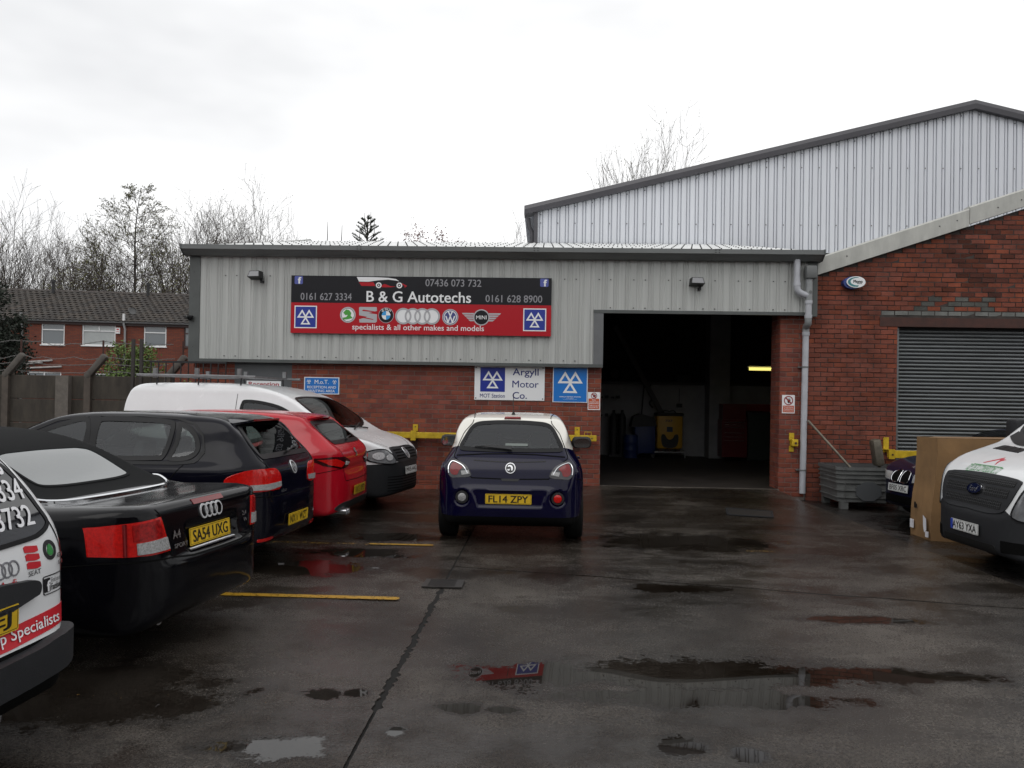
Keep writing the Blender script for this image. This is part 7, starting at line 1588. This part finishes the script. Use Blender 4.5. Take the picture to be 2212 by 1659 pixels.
lm = bpy.data.materials.new('lit_tube'); lm.use_nodes = True; b_ = lm.node_tree.nodes['Principled BSDF']; b_.inputs['Base Color'].default_value = (0.8, 0.75, 0.4, 1); b_.inputs['Emission Color'].default_value = (1.0, 0.86, 0.22, 1); b_.inputs['Emission Strength'].default_value = 1.15
for dz in (0.0, 0.036): MB().tube([(4.57, 18.44, 2.392+dz), (5.73, 18.44, 2.392+dz)], 0.016, 8).build('tube', lm, t, True)

# ------------------------------------------------------------------ left boundary: concrete panel fence with cranked posts and barbed wire
Fn = thing('concrete_fence', 'dark concrete panel fence behind the parked cars', 'fence', (-11, 17.5, 0))
posts = [-13.55, -11.75, -9.92, -8.15]
for a, b in zip(posts[:-1], posts[1:]):
    for k in range(4):
        z1_ = 2.0-0.52*k; MB().box((a, 17.52+0.006*(k % 2), z1_-0.512), (b, 17.58+0.006*(k % 2), z1_), bev=0.012).build('fence_panel', M_CONC, Fn)
for px_ in posts:
    mb = MB(); mb.box((px_-0.07, 17.44, -0.05), (px_+0.07, 17.66, 2.06)); mb.build('post', M_CONCP if px_ < -13 else mat('dark_post_concrete', (0.085, 0.070, 0.058), 0.9, noise=(6, 0.35)), Fn)
    ar = MB(); Mx = Matrix.Translation((px_-0.01, 17.5, 2.0)) @ Matrix.Rotation(radians(40), 4, 'Y'); ar.box((-0.075, -0.075, -0.06), (0.075, 0.075, 0.60), Mx, bev=0.045); ar.build('cranked_arm', M_CONCP, Fn, True)
    MB().box((px_+0.30, 17.485, 2.36), (px_+0.33, 17.515, 2.78)).build('wire_spike', M_RUST, Fn)
MB().box((-10.585, 17.38, -0.05), (-10.30, 17.52, 2.0)).build('repair_post', mat('pale_post_concrete', (0.135, 0.120, 0.105), 0.9, noise=(8, 0.3), bump=(60, 0.3)), Fn)
rw = random.Random(8)
for si, (zz, dx) in enumerate(((2.75, 0.32), (2.42, 0.36), (2.27, 0.22), (2.12, 0.10))):
    pts = []
    for a, b in zip(posts[:-1], posts[1:]):
        for k in range(8): u = k/8; pts.append((a+dx+(b-a)*u, 17.5, zz-0.10*sin(pi*u)*(0.4+rw.random()*0.3)+0.012*rw.uniform(-1, 1)+(0.03*rw.uniform(-1, 1))))
    mb = MB(); mb.tube(pts, 0.0065, 4)
    for i in range(len(pts)-1):
        for u in (0.2, 0.7):
            p = Vector(pts[i])*(1-u)+Vector(pts[i+1])*u; mb.bar(p+Vector((-0.02, 0, -0.025)), p+Vector((0.02, 0, 0.025)), 0.005, 0.005)
    mb.build('barbed_wire', mat('galvanised_wire', (0.16, 0.155, 0.15), 0.5, 0.5), Fn)
for xx in (-8.80, -8.62):
    tag(MB().box((xx-0.03, 17.2, 0), (xx+0.03, 17.26, 2.80)).build('steel_post', mat('dark_angle_steel', (0.03, 0.025, 0.022), 0.6)), 'tall dark steel post by green bush, '+('left' if xx < -8.7 else 'right')+' one of two', 'post', 'steel posts by the fence end')
t = thing('metal_railing', 'black metal railing in front of brick by garage corner', 'railing', (-6.7, 14.3, 0))
MB().box((-7.1, 14.50, 2.20), (-5.70, 14.53, 2.235)).build('top_rail', M_BLK, t); MB().box((-7.1, 14.50, 0.25), (-5.70, 14.53, 0.285)).build('bottom_rail', M_BLK, t)
for k in range(11): MB().box((-7.09+k*0.137, 14.505, 0.28), (-7.072+k*0.137, 14.523, 2.21)).build('bar', M_BLK, t)

# ------------------------------------------------------------------ terraced house beyond the fence (local x along its front)
# unseen brick unit added behind the camera as a dark reflection for the cars
OU = thing('added_reflection_unit', 'added brown brick unit behind the camera, to darken car reflections', 'workshop', (-2, -14, 0))
MB().box((-34, -22, -0.1), (30, -14, 5.4)).build('wall', mat('added_unit_brick', (0.12, 0.055, 0.040), 0.85, noise=(2, 0.3)), OU); MB().prism([(-22.5, 5.4), (-13.5, 5.4), (-18, 7.4)], -34.4, 30.4, 'yz').build('roof', mat('added_unit_roof', (0.10, 0.10, 0.10), 0.6, noise=(2, 0.2)), OU)
for k in range(9): MB().box((-31+k*6.6, -13.99, 0.0 if k % 3 == 1 else 1.6), (-27.4+k*6.6, -13.93, 3.4)).build('shutter_door' if k % 3 == 1 else 'window', M_SHUT if k % 3 == 1 else M_FLASH, OU)
H_ = thing('terraced_house', 'red brick terraced house with brown tiled roof beyond fence', 'house', (-25, 40, 0), radians(10))
t_ = M_HBRICK; t_.use_nodes = True; nt_ = t_.node_tree; b_ = nt_.nodes['Principled BSDF']; b_.inputs['Roughness'].default_value = 0.9
tc_ = nt_.nodes.new('ShaderNodeTexCoord'); mp_ = nt_.nodes.new('ShaderNodeMapping'); mp_.inputs['Rotation'].default_value = (radians(90), 0, 0); nt_.links.new(tc_.outputs['Object'], mp_.inputs[0])
br_ = nt_.nodes.new('ShaderNodeTexBrick'); br_.inputs['Scale'].default_value = 1.0; br_.inputs['Brick Width'].default_value = 0.225; br_.inputs['Row Height'].default_value = 0.08; br_.inputs['Mortar Size'].default_value = 0.008
br_.inputs['Color1'].default_value = (0.23, 0.056, 0.028, 1); br_.inputs['Color2'].default_value = (0.165, 0.043, 0.027, 1); br_.inputs['Mortar'].default_value = (0.09, 0.055, 0.045, 1)
nt_.links.new(mp_.outputs[0], br_.inputs[0]); nn_ = nt_.nodes.new('ShaderNodeTexNoise'); nn_.inputs['Scale'].default_value = 0.8; nt_.links.new(tc_.outputs['Object'], nn_.inputs[0])
mm_ = nt_.nodes.new('ShaderNodeMixRGB'); mm_.blend_type = 'MULTIPLY'; mm_.inputs[0].default_value = 0.45; nt_.links.new(br_.outputs[0], mm_.inputs[1]); nt_.links.new(nn_.outputs['Fac'], mm_.inputs[2]); nt_.links.new(mm_.outputs[0], b_.inputs['Base Color'])
bp_ = nt_.nodes.new('ShaderNodeBump'); bp_.inputs['Strength'].default_value = 0.4; bp_.inputs['Distance'].default_value = 0.01; nt_.links.new(br_.outputs['Fac'], bp_.inputs['Height']); bp_.invert = True; nt_.links.new(bp_.outputs[0], b_.inputs['Normal'])
wins = [(-0.12, 0.97, 3.99, 5.08, 0.31, False), (1.80, 3.39, 4.0, 5.06, 0.30, True), (4.75, 5.84, 4.02, 5.08, 0.33, False), (6.70, 7.80, 4.02, 5.08, 0.33, False), (-0.75, 0.85, 1.55, 2.62, 0.3, True), (2.0, 3.3, 1.55, 2.60, 0.3, True)]
# front wall with openings, cut into bands
xs = sorted(set([-6.0, 14.0]+[w[0] for w in wins]+[w[1] for w in wins])); zs = sorted(set([0.0, 5.22]+[w[2] for w in wins]+[w[3] for w in wins]))
mb = MB()
for i in range(len(xs)-1):
    for j in range(len(zs)-1):
        cx, cz = (xs[i]+xs[i+1])/2, (zs[j]+zs[j+1])/2
        if any(w[0] < cx < w[1] and w[2] < cz < w[3] for w in wins): continue
        mb.add([(xs[i], 0, zs[j]), (xs[i+1], 0, zs[j]), (xs[i+1], 0, zs[j+1]), (xs[i], 0, zs[j+1])], [(0, 1, 2, 3)])
mb.build('front_wall', M_HBRICK, H_, world=False, fix=False)
MB().box((-6, 0.3, 0), (14, 7.6, 5.1)).build('inner_core', mat('dark_room', (0.03, 0.03, 0.03), 0.9), H_, world=False)
M_PANE = mat('house_pane', (0.10, 0.115, 0.125), 0.06, coat=1.0); M_CURT = mat('net_curtain_pane', (0.34, 0.36, 0.355), 0.25, coat=0.8, noise=(1.5, 0.15))
for wi, (a, b, c_, d_, tr_, dbl) in enumerate(wins):
    f_ = 0.055; mb = MB(); dark = wi == 3
    fm_ = M_WHT if not dark else mat('brown_frame', (0.05, 0.018, 0.014), 0.5)
    mb.box((a, 0.03, c_), (a+f_, 0.10, d_)); mb.box((b-f_, 0.03, c_), (b, 0.10, d_)); mb.box((a+f_, 0.03, c_), (b-f_, 0.10, c_+f_)); mb.box((a+f_, 0.03, d_-f_), (b-f_, 0.10, d_)); mb.box((a+f_, 0.025, d_-tr_-f_), (b-f_, 0.10, d_-tr_))
    if dbl: mb.box(((a+b)/2-f_/2, 0.02, d_-tr_), ((a+b)/2+f_/2, 0.10, d_-f_))
    wo = mb.build('window', fm_, H_, world=False)
    MB().box((a+f_, 0.07, c_+f_), (b-f_, 0.08, d_-tr_-f_)).build('pane', M_CURT if wi in (1, 4, 5) else M_PANE, wo, world=False); MB().box((a+f_, 0.07, d_-tr_), (b-f_, 0.08, d_-f_)).build('pane', M_PANE if wi != 1 else M_CURT, wo, world=False)
    MB().box((a-0.04, -0.05, c_-0.05), (b+0.04, 0.10, c_)).build('sill', M_WHT if not dark else fm_, wo, world=False)
MB().box((5.0, 0.11, 4.1), (5.35, 0.25, 4.5)).build('boxes_on_sill', M_CARDE, H_, world=False)
MB().box((-6, -0.10, 5.02), (14, -0.01, 5.22)).build('fascia', mat('dark_fascia', (0.035, 0.018, 0.016), 0.6, noise=(4, 0.4)), H_, world=False)
MB().tube([(-6, -0.17, 5.20), (14, -0.17, 5.20)], 0.06, 8).build('gutter', mat('house_gutter', (0.20, 0.20, 0.20), 0.5), H_, True, world=False)
for xx, m_ in ((-1.02, MATS['house_gutter']), (3.82, mat('house_pipe', (0.26, 0.26, 0.265), 0.45))):
    MB().tube([(xx, -0.16, 5.55), (xx, -0.16, 5.1), (xx+0.05, -0.10, 4.85), (xx+0.05, -0.10, 0)], 0.055, 8).build('downpipe', m_, H_, True, world=False)
    MB().tube([(xx, -0.16, 5.25), (xx, -0.16, 5.62)], 0.065, 8).build('vent_stack', M_WHT if xx > 0 else m_, H_, True, world=False)
M_STKW = mat('painted_pipe', (0.40, 0.38, 0.37), 0.5, noise=(6, 0.4))
for zz, x0_, x1_ in ((3.15, -0.75, 0.45), (3.45-0.4, -0.75, 0.0), (2.85, -0.75, 0.9)): MB().tube([(x0_, -0.08, zz-0.06), (x1_, -0.08, zz+0.05)], 0.045, 6).build('waste_pipe', M_STKW, H_, True, world=False)
ab = MB().box((3.42, -0.09, 4.62), (3.62, -0.01, 4.92)).build('alarm_box', M_WHT, H_, world=False); MB().box((3.46, -0.092, 4.80), (3.58, -0.09, 4.87)).build('alarm_badge', M_STK_RED, ab, world=False); MB().box((3.45, -0.092, 4.70), (3.59, -0.09, 4.73)).build('alarm_badge', M_STK_RED, ab, world=False)
# roof tiles, course by course
RP = atan2(7.12-5.20, 3.85+0.25); sl_len = hypot(7.12-5.20, 4.10)
MB().add([(-6, -0.22, 5.20), (14, -0.22, 5.20), (14, 3.85, 7.09), (-6, 3.85, 7.09)], [(0, 1, 2, 3)]).build('roof_deck', mat('roof_felt', (0.012, 0.010, 0.009), 0.9), H_, world=False, fix=False)
rdk = H_.children[-1]
MB().add([(-6, 7.9, 5.2), (14, 7.9, 5.2), (14, 3.85, 7.09), (-6, 3.85, 7.09)], [(0, 1, 2, 3)]).build('rear_slope', MATS['roof_felt'], H_, world=False)
TW, TG = 0.30, 0.325
def tile_geo():
    pr = [(0, 0.0), (0.06, 0.028), (0.12, 0.03), (0.17, 0.008), (0.22, 0.002), (0.26, 0.012), (0.30, 0.0)]
    V = [(u, 0.0, h+0.045) for u, h in pr]+[(u, TG+0.06, h+0.012) for u, h in pr]+[(u, 0.0, h+0.020) for u, h in pr]
    n = len(pr); F_ = [(i, i+1, n+i+1, n+i) for i in range(n-1)]+[(i, 2*n+i, 2*n+i+1, i+1) for i in range(n-1)]
    return V, F_
tv, tf = tile_geo(); M_TILE = mat('brown_roof_tile', (0.07, 0.055, 0.045), 0.85, tint=True, noise=(3, 0.35))
tcol = [(0.044, 0.036, 0.029), (0.036, 0.029, 0.024), (0.050, 0.040, 0.032), (0.030, 0.025, 0.022), (0.040, 0.035, 0.030)]
tvar = [mesh_of('roof_tile', tv, tf, M_TILE, tint=[c]*len(tv)) for c in tcol]
RM = Matrix.Translation((0, -0.25, 5.20)) @ Matrix.Rotation(RP, 4, 'X'); rt2 = random.Random(5); cand = []
for r in range(int(sl_len/TG)+1):
    for k in range(int(20/TW)):
        xx = -6+k*TW+(TW/2 if r % 2 else 0); cand.append((xx, r*TG))
cand.sort(key=lambda q: (0 if -2.6 < q[0] < 7.2 else 1, q[1]*0.3+abs(q[0]-3)))
rest = MB(); rtint = []
for i, (xx, vv) in enumerate(cand):
    if vv > sl_len-0.1: continue
    Mt = RM @ Matrix.Translation((xx, vv, rt2.uniform(0, 0.008))) @ Matrix.Rotation(rt2.uniform(-0.02, 0.02), 4, 'Z')
    if i < 300:
        o = bpy.data.objects.new('roof_tile', tvar[rt2.randrange(5)]); COL.objects.link(o); o.parent = rdk; o.matrix_basis = Mt
    else: rest.add(tv, tf, Mt); rtint += [rt2.choice(tcol)]*len(tv)
o = link('roof_tiles', mesh_of('roof_tiles', rest.v, rest.f, M_TILE, tint=rtint), rdk, False); tag(o, kind='stuff')
for k in range(44): MB().lathe([(0.13, 0), (0.13, 0.44)], 10, Matrix.Translation((-6+k*0.455, 3.85, 7.06)) @ Matrix.Rotation(pi/2, 4, 'Y'), close=False).build('ridge_tile', mat('ridge_brown', (0.055, 0.045, 0.040), 0.85, noise=(4, 0.3)), rdk, True, world=False)
for xx in (-0.95, 3.92):
    MB().tube([(xx, 3.4, 6.9), (xx, 3.4, 7.55)], 0.085, 8).build('flue_pipe', M_DARK, H_, True, world=False); MB().lathe([(0.001, 0.16), (0.11, 0.14), (0.12, 0.0), (0.001, 0)], 10, Matrix.Translation((xx, 3.4, 7.53))).build('flue_cowl', M_DARK, H_, True, world=False)
MB().lathe([(0.001, 0), (0.20, 0.03), (0.19, 0.07)], 18, Matrix.Translation((4.25, -0.3, 5.75)) @ Matrix.Rotation(radians(70), 4, 'X') @ Matrix.Rotation(radians(35), 4, 'Y'), close=False).build('satellite_dish', mat('dish_grey', (0.09, 0.09, 0.09), 0.5), H_, True, world=False)

# ------------------------------------------------------------------ trees
M_BARK = mat('dark_bark', (0.040, 0.033, 0.028), 0.9); M_TWIG = mat('twig_bark', (0.050, 0.040, 0.034), 0.9); M_BUD = mat('spring_bud', (0.105, 0.105, 0.030), 0.8, noise=(0.5, 0.4))
M_LEAFG = mat('fresh_leaf', (0.10, 0.16, 0.030), 0.7, noise=(3, 0.4)); M_PINE = mat('pine_needle', (0.018, 0.028, 0.014), 0.8); M_REDL2 = mat('red_brown_bud', (0.11, 0.030, 0.024), 0.8); M_CONIF = mat('dark_conifer_leaf', (0.010, 0.016, 0.008), 0.8, noise=(2, 0.4))
def grow(seed, H0, style, nl=1.0):
    """returns (trunk MB, crown MB, leaf MB); thin tapering limbs grown from the trunk"""
    r = random.Random(seed); tr_ = MB(); cr_ = MB(); lf_ = MB()
    def limb(p, d, L, rad, depth, mb, segs=5, up=0.0):
        pts = [p.copy()]; rs = [rad]; q = p.copy(); dd = d.normalized()
        for i in range(segs):
            dd = (dd+Vector((r.uniform(-1, 1), r.uniform(-1, 1), r.uniform(-1, 1)))*(0.10 if style == 'bare' else (0.055 if depth == 0 else 0.13))+Vector((0, 0, up))*0.14).normalized(); q = q+dd*(L/segs); pts.append(q.copy()); rs.append(max(0.006, rad*(1-(0.93 if depth == 0 and style == 'leader' else 0.8)*(i+1)/segs)))
        mb.tube(pts, rs, 5 if depth == 0 else 3, cap=False)
        return pts, rs
    def leaf(p, s_):
        a = Vector((r.uniform(-1, 1), r.uniform(-1, 1), r.uniform(-1, 1))).normalized(); b = a.orthogonal().normalized()*s_; lf_.add([p, p+a*s_*2+b, p+a*s_*3, p+a*s_*2-b], [(0, 1, 2, 3)])
    def sub(pts, rs, L, depth, up, spread):
        n = {1: 13, 2: 11, 3: 6}[depth]
        n = int(n*nl*(min(2.4, max(0.8, L/1.6)) if style == 'leader' and depth == 2 else 1))
        for k in range(n):
            t_ = 0.22+0.75*(k+r.random())/n; i = min(len(pts)-2, int(t_*(len(pts)-1))); p = pts[i].lerp(pts[i+1], t_*(len(pts)-1)-i); ax = (pts[i+1]-pts[i]).normalized()
            o = ax.orthogonal().normalized(); o.rotate(Matrix.Rotation(r.uniform(0, 2*pi), 3, ax)); d = ax*(1-spread)+o*spread
            l2 = L*r.uniform(0.35, 0.6)*(1.1-0.5*t_); r2 = max(0.0062, rs[i]*0.5)
            pp, rr = limb(p, d, l2, r2, depth, cr_, 4 if depth < 3 else 3, up)
            if depth < 3: sub(pp, rr, l2, depth+1, up, spread)
            else:
                for _ in range(2):
                    if style != 'bare' or r.random() < 0.5: leaf(pp[-1-r.randrange(2)], 0.020 if style == 'bare' else 0.022)
    if style == 'leader':
        pts, rs = limb(Vector((0, 0, 0)), Vector((0.02, 0, 1)), H0, H0*0.0105, 0, tr_, 12, 0.5)
        for k in range(40):
            t_ = 0.16+0.82*k/40; i = min(11, int(t_*12)); p = pts[i].lerp(pts[i+1], t_*12-i); a = k*2.4+r.uniform(-0.4, 0.4); el_ = 0.25+0.75*t_
            L = H0*0.42*(1-t_)**0.85+0.35; pp, rr = limb(p, Vector((cos(a), sin(a), el_)), L, H0*0.0042*(1.15-t_), 1, cr_, 6, 0.15)
            sub(pp, rr, L, 2, 0.25, 0.5)
    else:
        pts, rs = limb(Vector((0, 0, 0)), Vector((0, 0, 1)), H0*0.35, H0*0.013, 0, tr_, 5, 0.4)
        for k in range(13):
            a = k*2.4+r.uniform(-0.4, 0.4); p = pts[2+r.randrange(4)]; L = H0*r.uniform(0.48, 0.68); pp, rr = limb(p, Vector((cos(a)*0.46, sin(a)*0.46, 1)), L, H0*0.0048, 1, cr_, 7, 0.45)
            sub(pp, rr, L, 2, 0.42, 0.45)
    return tr_, cr_, lf_
kinds = {}
for key, (sd_, st_, lm_) in dict(a=(3, 'bare', M_BUD), b=(14, 'bare', M_BUD), c=(29, 'bare', M_BUD), L=(5, 'leader', M_BUD)).items():
    a_, b2_, c2_ = grow(sd_, 10.0, st_); kinds[key] = (a_.mesh('trunk', M_BARK, True, False), b2_.mesh('crown', M_TWIG, False, False), c2_.mesh('buds', lm_, False, False))
def tree(name, label, key, x, y, h, rot, wide=1.0, group='bare trees behind the houses'):
    t = thing(name, label, 'tree', (x, y, 0), rot, group); t.scale = (h/10*wide, h/10*wide, h/10)
    for nm, me in zip(('trunk', 'crown'), kinds[key][:2]): o = bpy.data.objects.new(nm, me); COL.objects.link(o); o.parent = t
    q = bpy.data.objects.new('buds', kinds[key][2]); COL.objects.link(q); q.parent = o; q['kind'] = 'stuff'
tree('bare_tree', 'leafless upright tree at far left beside dark conifer', 'a', -40.5, 60, 15.3, 0.3, 0.75)
tree('bare_tree', 'leafless tree second from left above house roof', 'b', -37.8, 58, 14.6, 1.1, 0.75)
tree('bare_tree', 'slim leafless tree above left flue pipe of house', 'c', -34.6, 61, 13.2, 2.0, 0.75)
tree('bare_tree', 'low leafless tree left of the tall alder', 'a', -32.7, 57, 12.6, 4.4, 0.8)
tree('alder_tree', 'tallest tree with one straight trunk and budding branches', 'L', -29.0, 56, 16.2, 0.4, 1.15)
tree('bare_tree', 'dense leafless tree right of tall alder', 'b', -27.4, 62, 16.0, 3.1, 0.8)
tree('bare_tree', 'leafless tree behind right flue pipe of house', 'c', -24.8, 60, 15.6, 5.2, 0.8)
tree('bare_tree', 'leafless tree above left gutter end of garage', 'a', -22.9, 63, 17.0, 2.6, 0.72)
tree('bare_tree', 'leafless tree just left of garage gutter corner', 'c', -21.0, 58, 13.6, 0.2, 0.8)
tree('bare_tree', 'leafless tree just right of dark conifer, behind the others', 'c', -44.5, 68, 15.6, 0.9, 0.8)
tree('bare_tree', 'pale leafless tree in back row left of house flue pipe', 'a', -41.0, 70, 15.8, 5.0, 0.8)
tree('bare_tree', 'leafless back row tree directly behind the tall alder', 'a', -34.8, 68, 15.0, 1.3, 0.8)
tree('bare_tree', 'leafless back row tree right of the alder trunk', 'c', -31.2, 70, 17.2, 3.3, 0.8)
tree('bare_tree', 'leafless back row tree above garage gutter corner', 'a', -24.0, 71, 16.4, 1.9, 0.75)
tree('bare_tree', 'leafless crown showing above silver shed verge', 'b', 4.6, 45, 17.0, 1.7, 0.5)
tree('bare_tree', 'small leafless crown at right, over silver shed verge', 'c', 6.4, 46, 17.2, 4.0, 0.45)
tree('bare_bush', 'leafless treetop behind garage roof beside silver shed', 'c', -1.9, 45, 11.2, 3.7, 0.42, 'shrubs showing over the garage roof')
tree('bare_bush', 'thin leafless treetop behind garage roof left of red one', 'a', -8.4, 47, 10.9, 0.7, 0.35, 'shrubs showing over the garage roof')
# treetop with red-brown buds
def leafy(name, label, loc, seed, nclump, R3, sz, m, nleaf, trunk_h, needle=False, cat='tree'):
    r = random.Random(seed); t = thing(name, label, cat, loc); tk = MB(); tk.tube([(0, 0, 0), (0.05, 0, trunk_h*0.5), (0, 0, trunk_h)], [0.12, 0.09, 0.04], 6)
    lf = MB(); tw = MB()
    for k in range(nclump):
        while True:
            c = Vector((r.uniform(-1, 1), r.uniform(-1, 1), r.uniform(-1, 1)))
            if c.length < 1: break
        c = Vector((c.x*R3[0], c.y*R3[1], c.z*R3[2]+trunk_h)); st = Vector((0, 0, trunk_h-R3[2]*r.uniform(0.2, 1)));  tw.tube([st, st.lerp(c, 0.5)+Vector((0, 0, 0.1)), c], [0.03, 0.02, 0.008], 3, cap=False)
        for _ in range(nleaf):
            p = c+Vector((r.gauss(0, 1), r.gauss(0, 1), r.gauss(0, 1)))*sz*2.5; a = Vector((r.uniform(-1, 1), r.uniform(-1, 1), r.uniform(-0.3, 1.2) if needle else r.uniform(-1, 1))).normalized(); b = a.orthogonal().normalized()*(sz*(0.18 if needle else 0.55))
            lf.add([p-b*0.5, p+a*sz-b, p+a*sz*2, p+a*sz+b], [(0, 1, 2, 3)])
    tk.build('trunk', M_BARK, t, True, world=False); cw = tw.build('crown', M_TWIG, t, world=False, fix=False); tag(lf.build('leaves', m, cw, world=False, fix=False), kind='stuff')
    return t
leafy('budding_tree', 'treetop with red-brown buds showing over garage roof', (-6.6, 45, 0), 3, 60, (2.1, 1.5, 1.5), 0.07, M_REDL2, 26, 9.4)
# pine treetop
r = random.Random(12); t = thing('pine_tree', 'dark pine treetop showing over garage roof', 'tree', (-9.9, 45, 0)); tk = MB(); tk.tube([(0, 0, 0), (0, 0, 11.2)], [0.16, 0.04], 6); tk.build('trunk', M_BARK, t, True, world=False)
tw = MB(); nd = MB()
for k in range(46):
    z = 8.6+2.9*(k/46); a = k*2.4; L = (12.0-z)*0.36+0.12; p0 = Vector((0, 0, z)); p1 = Vector((cos(a)*L, sin(a)*L, z+L*0.55)); tw.tube([p0, p1], [0.025, 0.012], 3, cap=False)
    for _ in range(120):
        u = r.uniform(0.35, 1.05); p = p0.lerp(p1, u); d = ((p1-p0).normalized()*0.7+Vector((r.uniform(-1, 1), r.uniform(-1, 1), r.uniform(-0.2, 1)))).normalized()*0.16; b = d.orthogonal().normalized()*0.010; nd.add([p-b, p+b, p+d], [(0, 1, 2)])
for q in ((-0.16, 11.0, 11.85), (0.18, 11.0, 11.9), (0.38, 10.6, 11.55), (-0.42, 10.2, 10.9)): tw.tube([(q[0]*0.3, 0, q[1]-0.4), (q[0], 0, q[1]), (q[0], 0, q[2])], [0.03, 0.025, 0.012], 4, cap=False)
cw = tw.build('crown', M_TWIG, t, world=False, fix=False); tag(nd.build('needles', M_PINE, cw, world=False, fix=False), kind='stuff')
for xx, hh in ((-12.15, 11.35), (-11.35, 11.15)):
    tag(MB().tube([(xx, 45, 0), (xx, 45, 9.6), (xx+0.03, 45, hh)], [0.05, 0.035, 0.012], 5).build('bare_sapling', M_BARK), 'thin bare sapling showing over garage roof, '+('left' if xx < -12 else 'right')+' of the pair', 'sapling', 'bare saplings over the roof')
# dark conifer at the left edge and the green bush behind the fence
leafy('conifer_tree', 'dark dense conifer at left edge beyond the fence', (-17.55, 24, 0), 6, 420, (1.75, 1.6, 2.5), 0.055, M_CONIF, 90, 2.75)
leafy('green_bush', 'fresh green leafy bush behind fence by steel posts', (-9.55, 18.6, 0), 9, 120, (0.75, 0.6, 0.72), 0.032, M_LEAFG, 30, 2.10, cat='bush')
leafy('ivy_bush', 'small green shrub at foot of railing by garage corner', (-7.6, 17.0, 0), 19, 40, (0.35, 0.3, 0.6), 0.03, M_LEAFG, 26, 1.3, cat='bush')
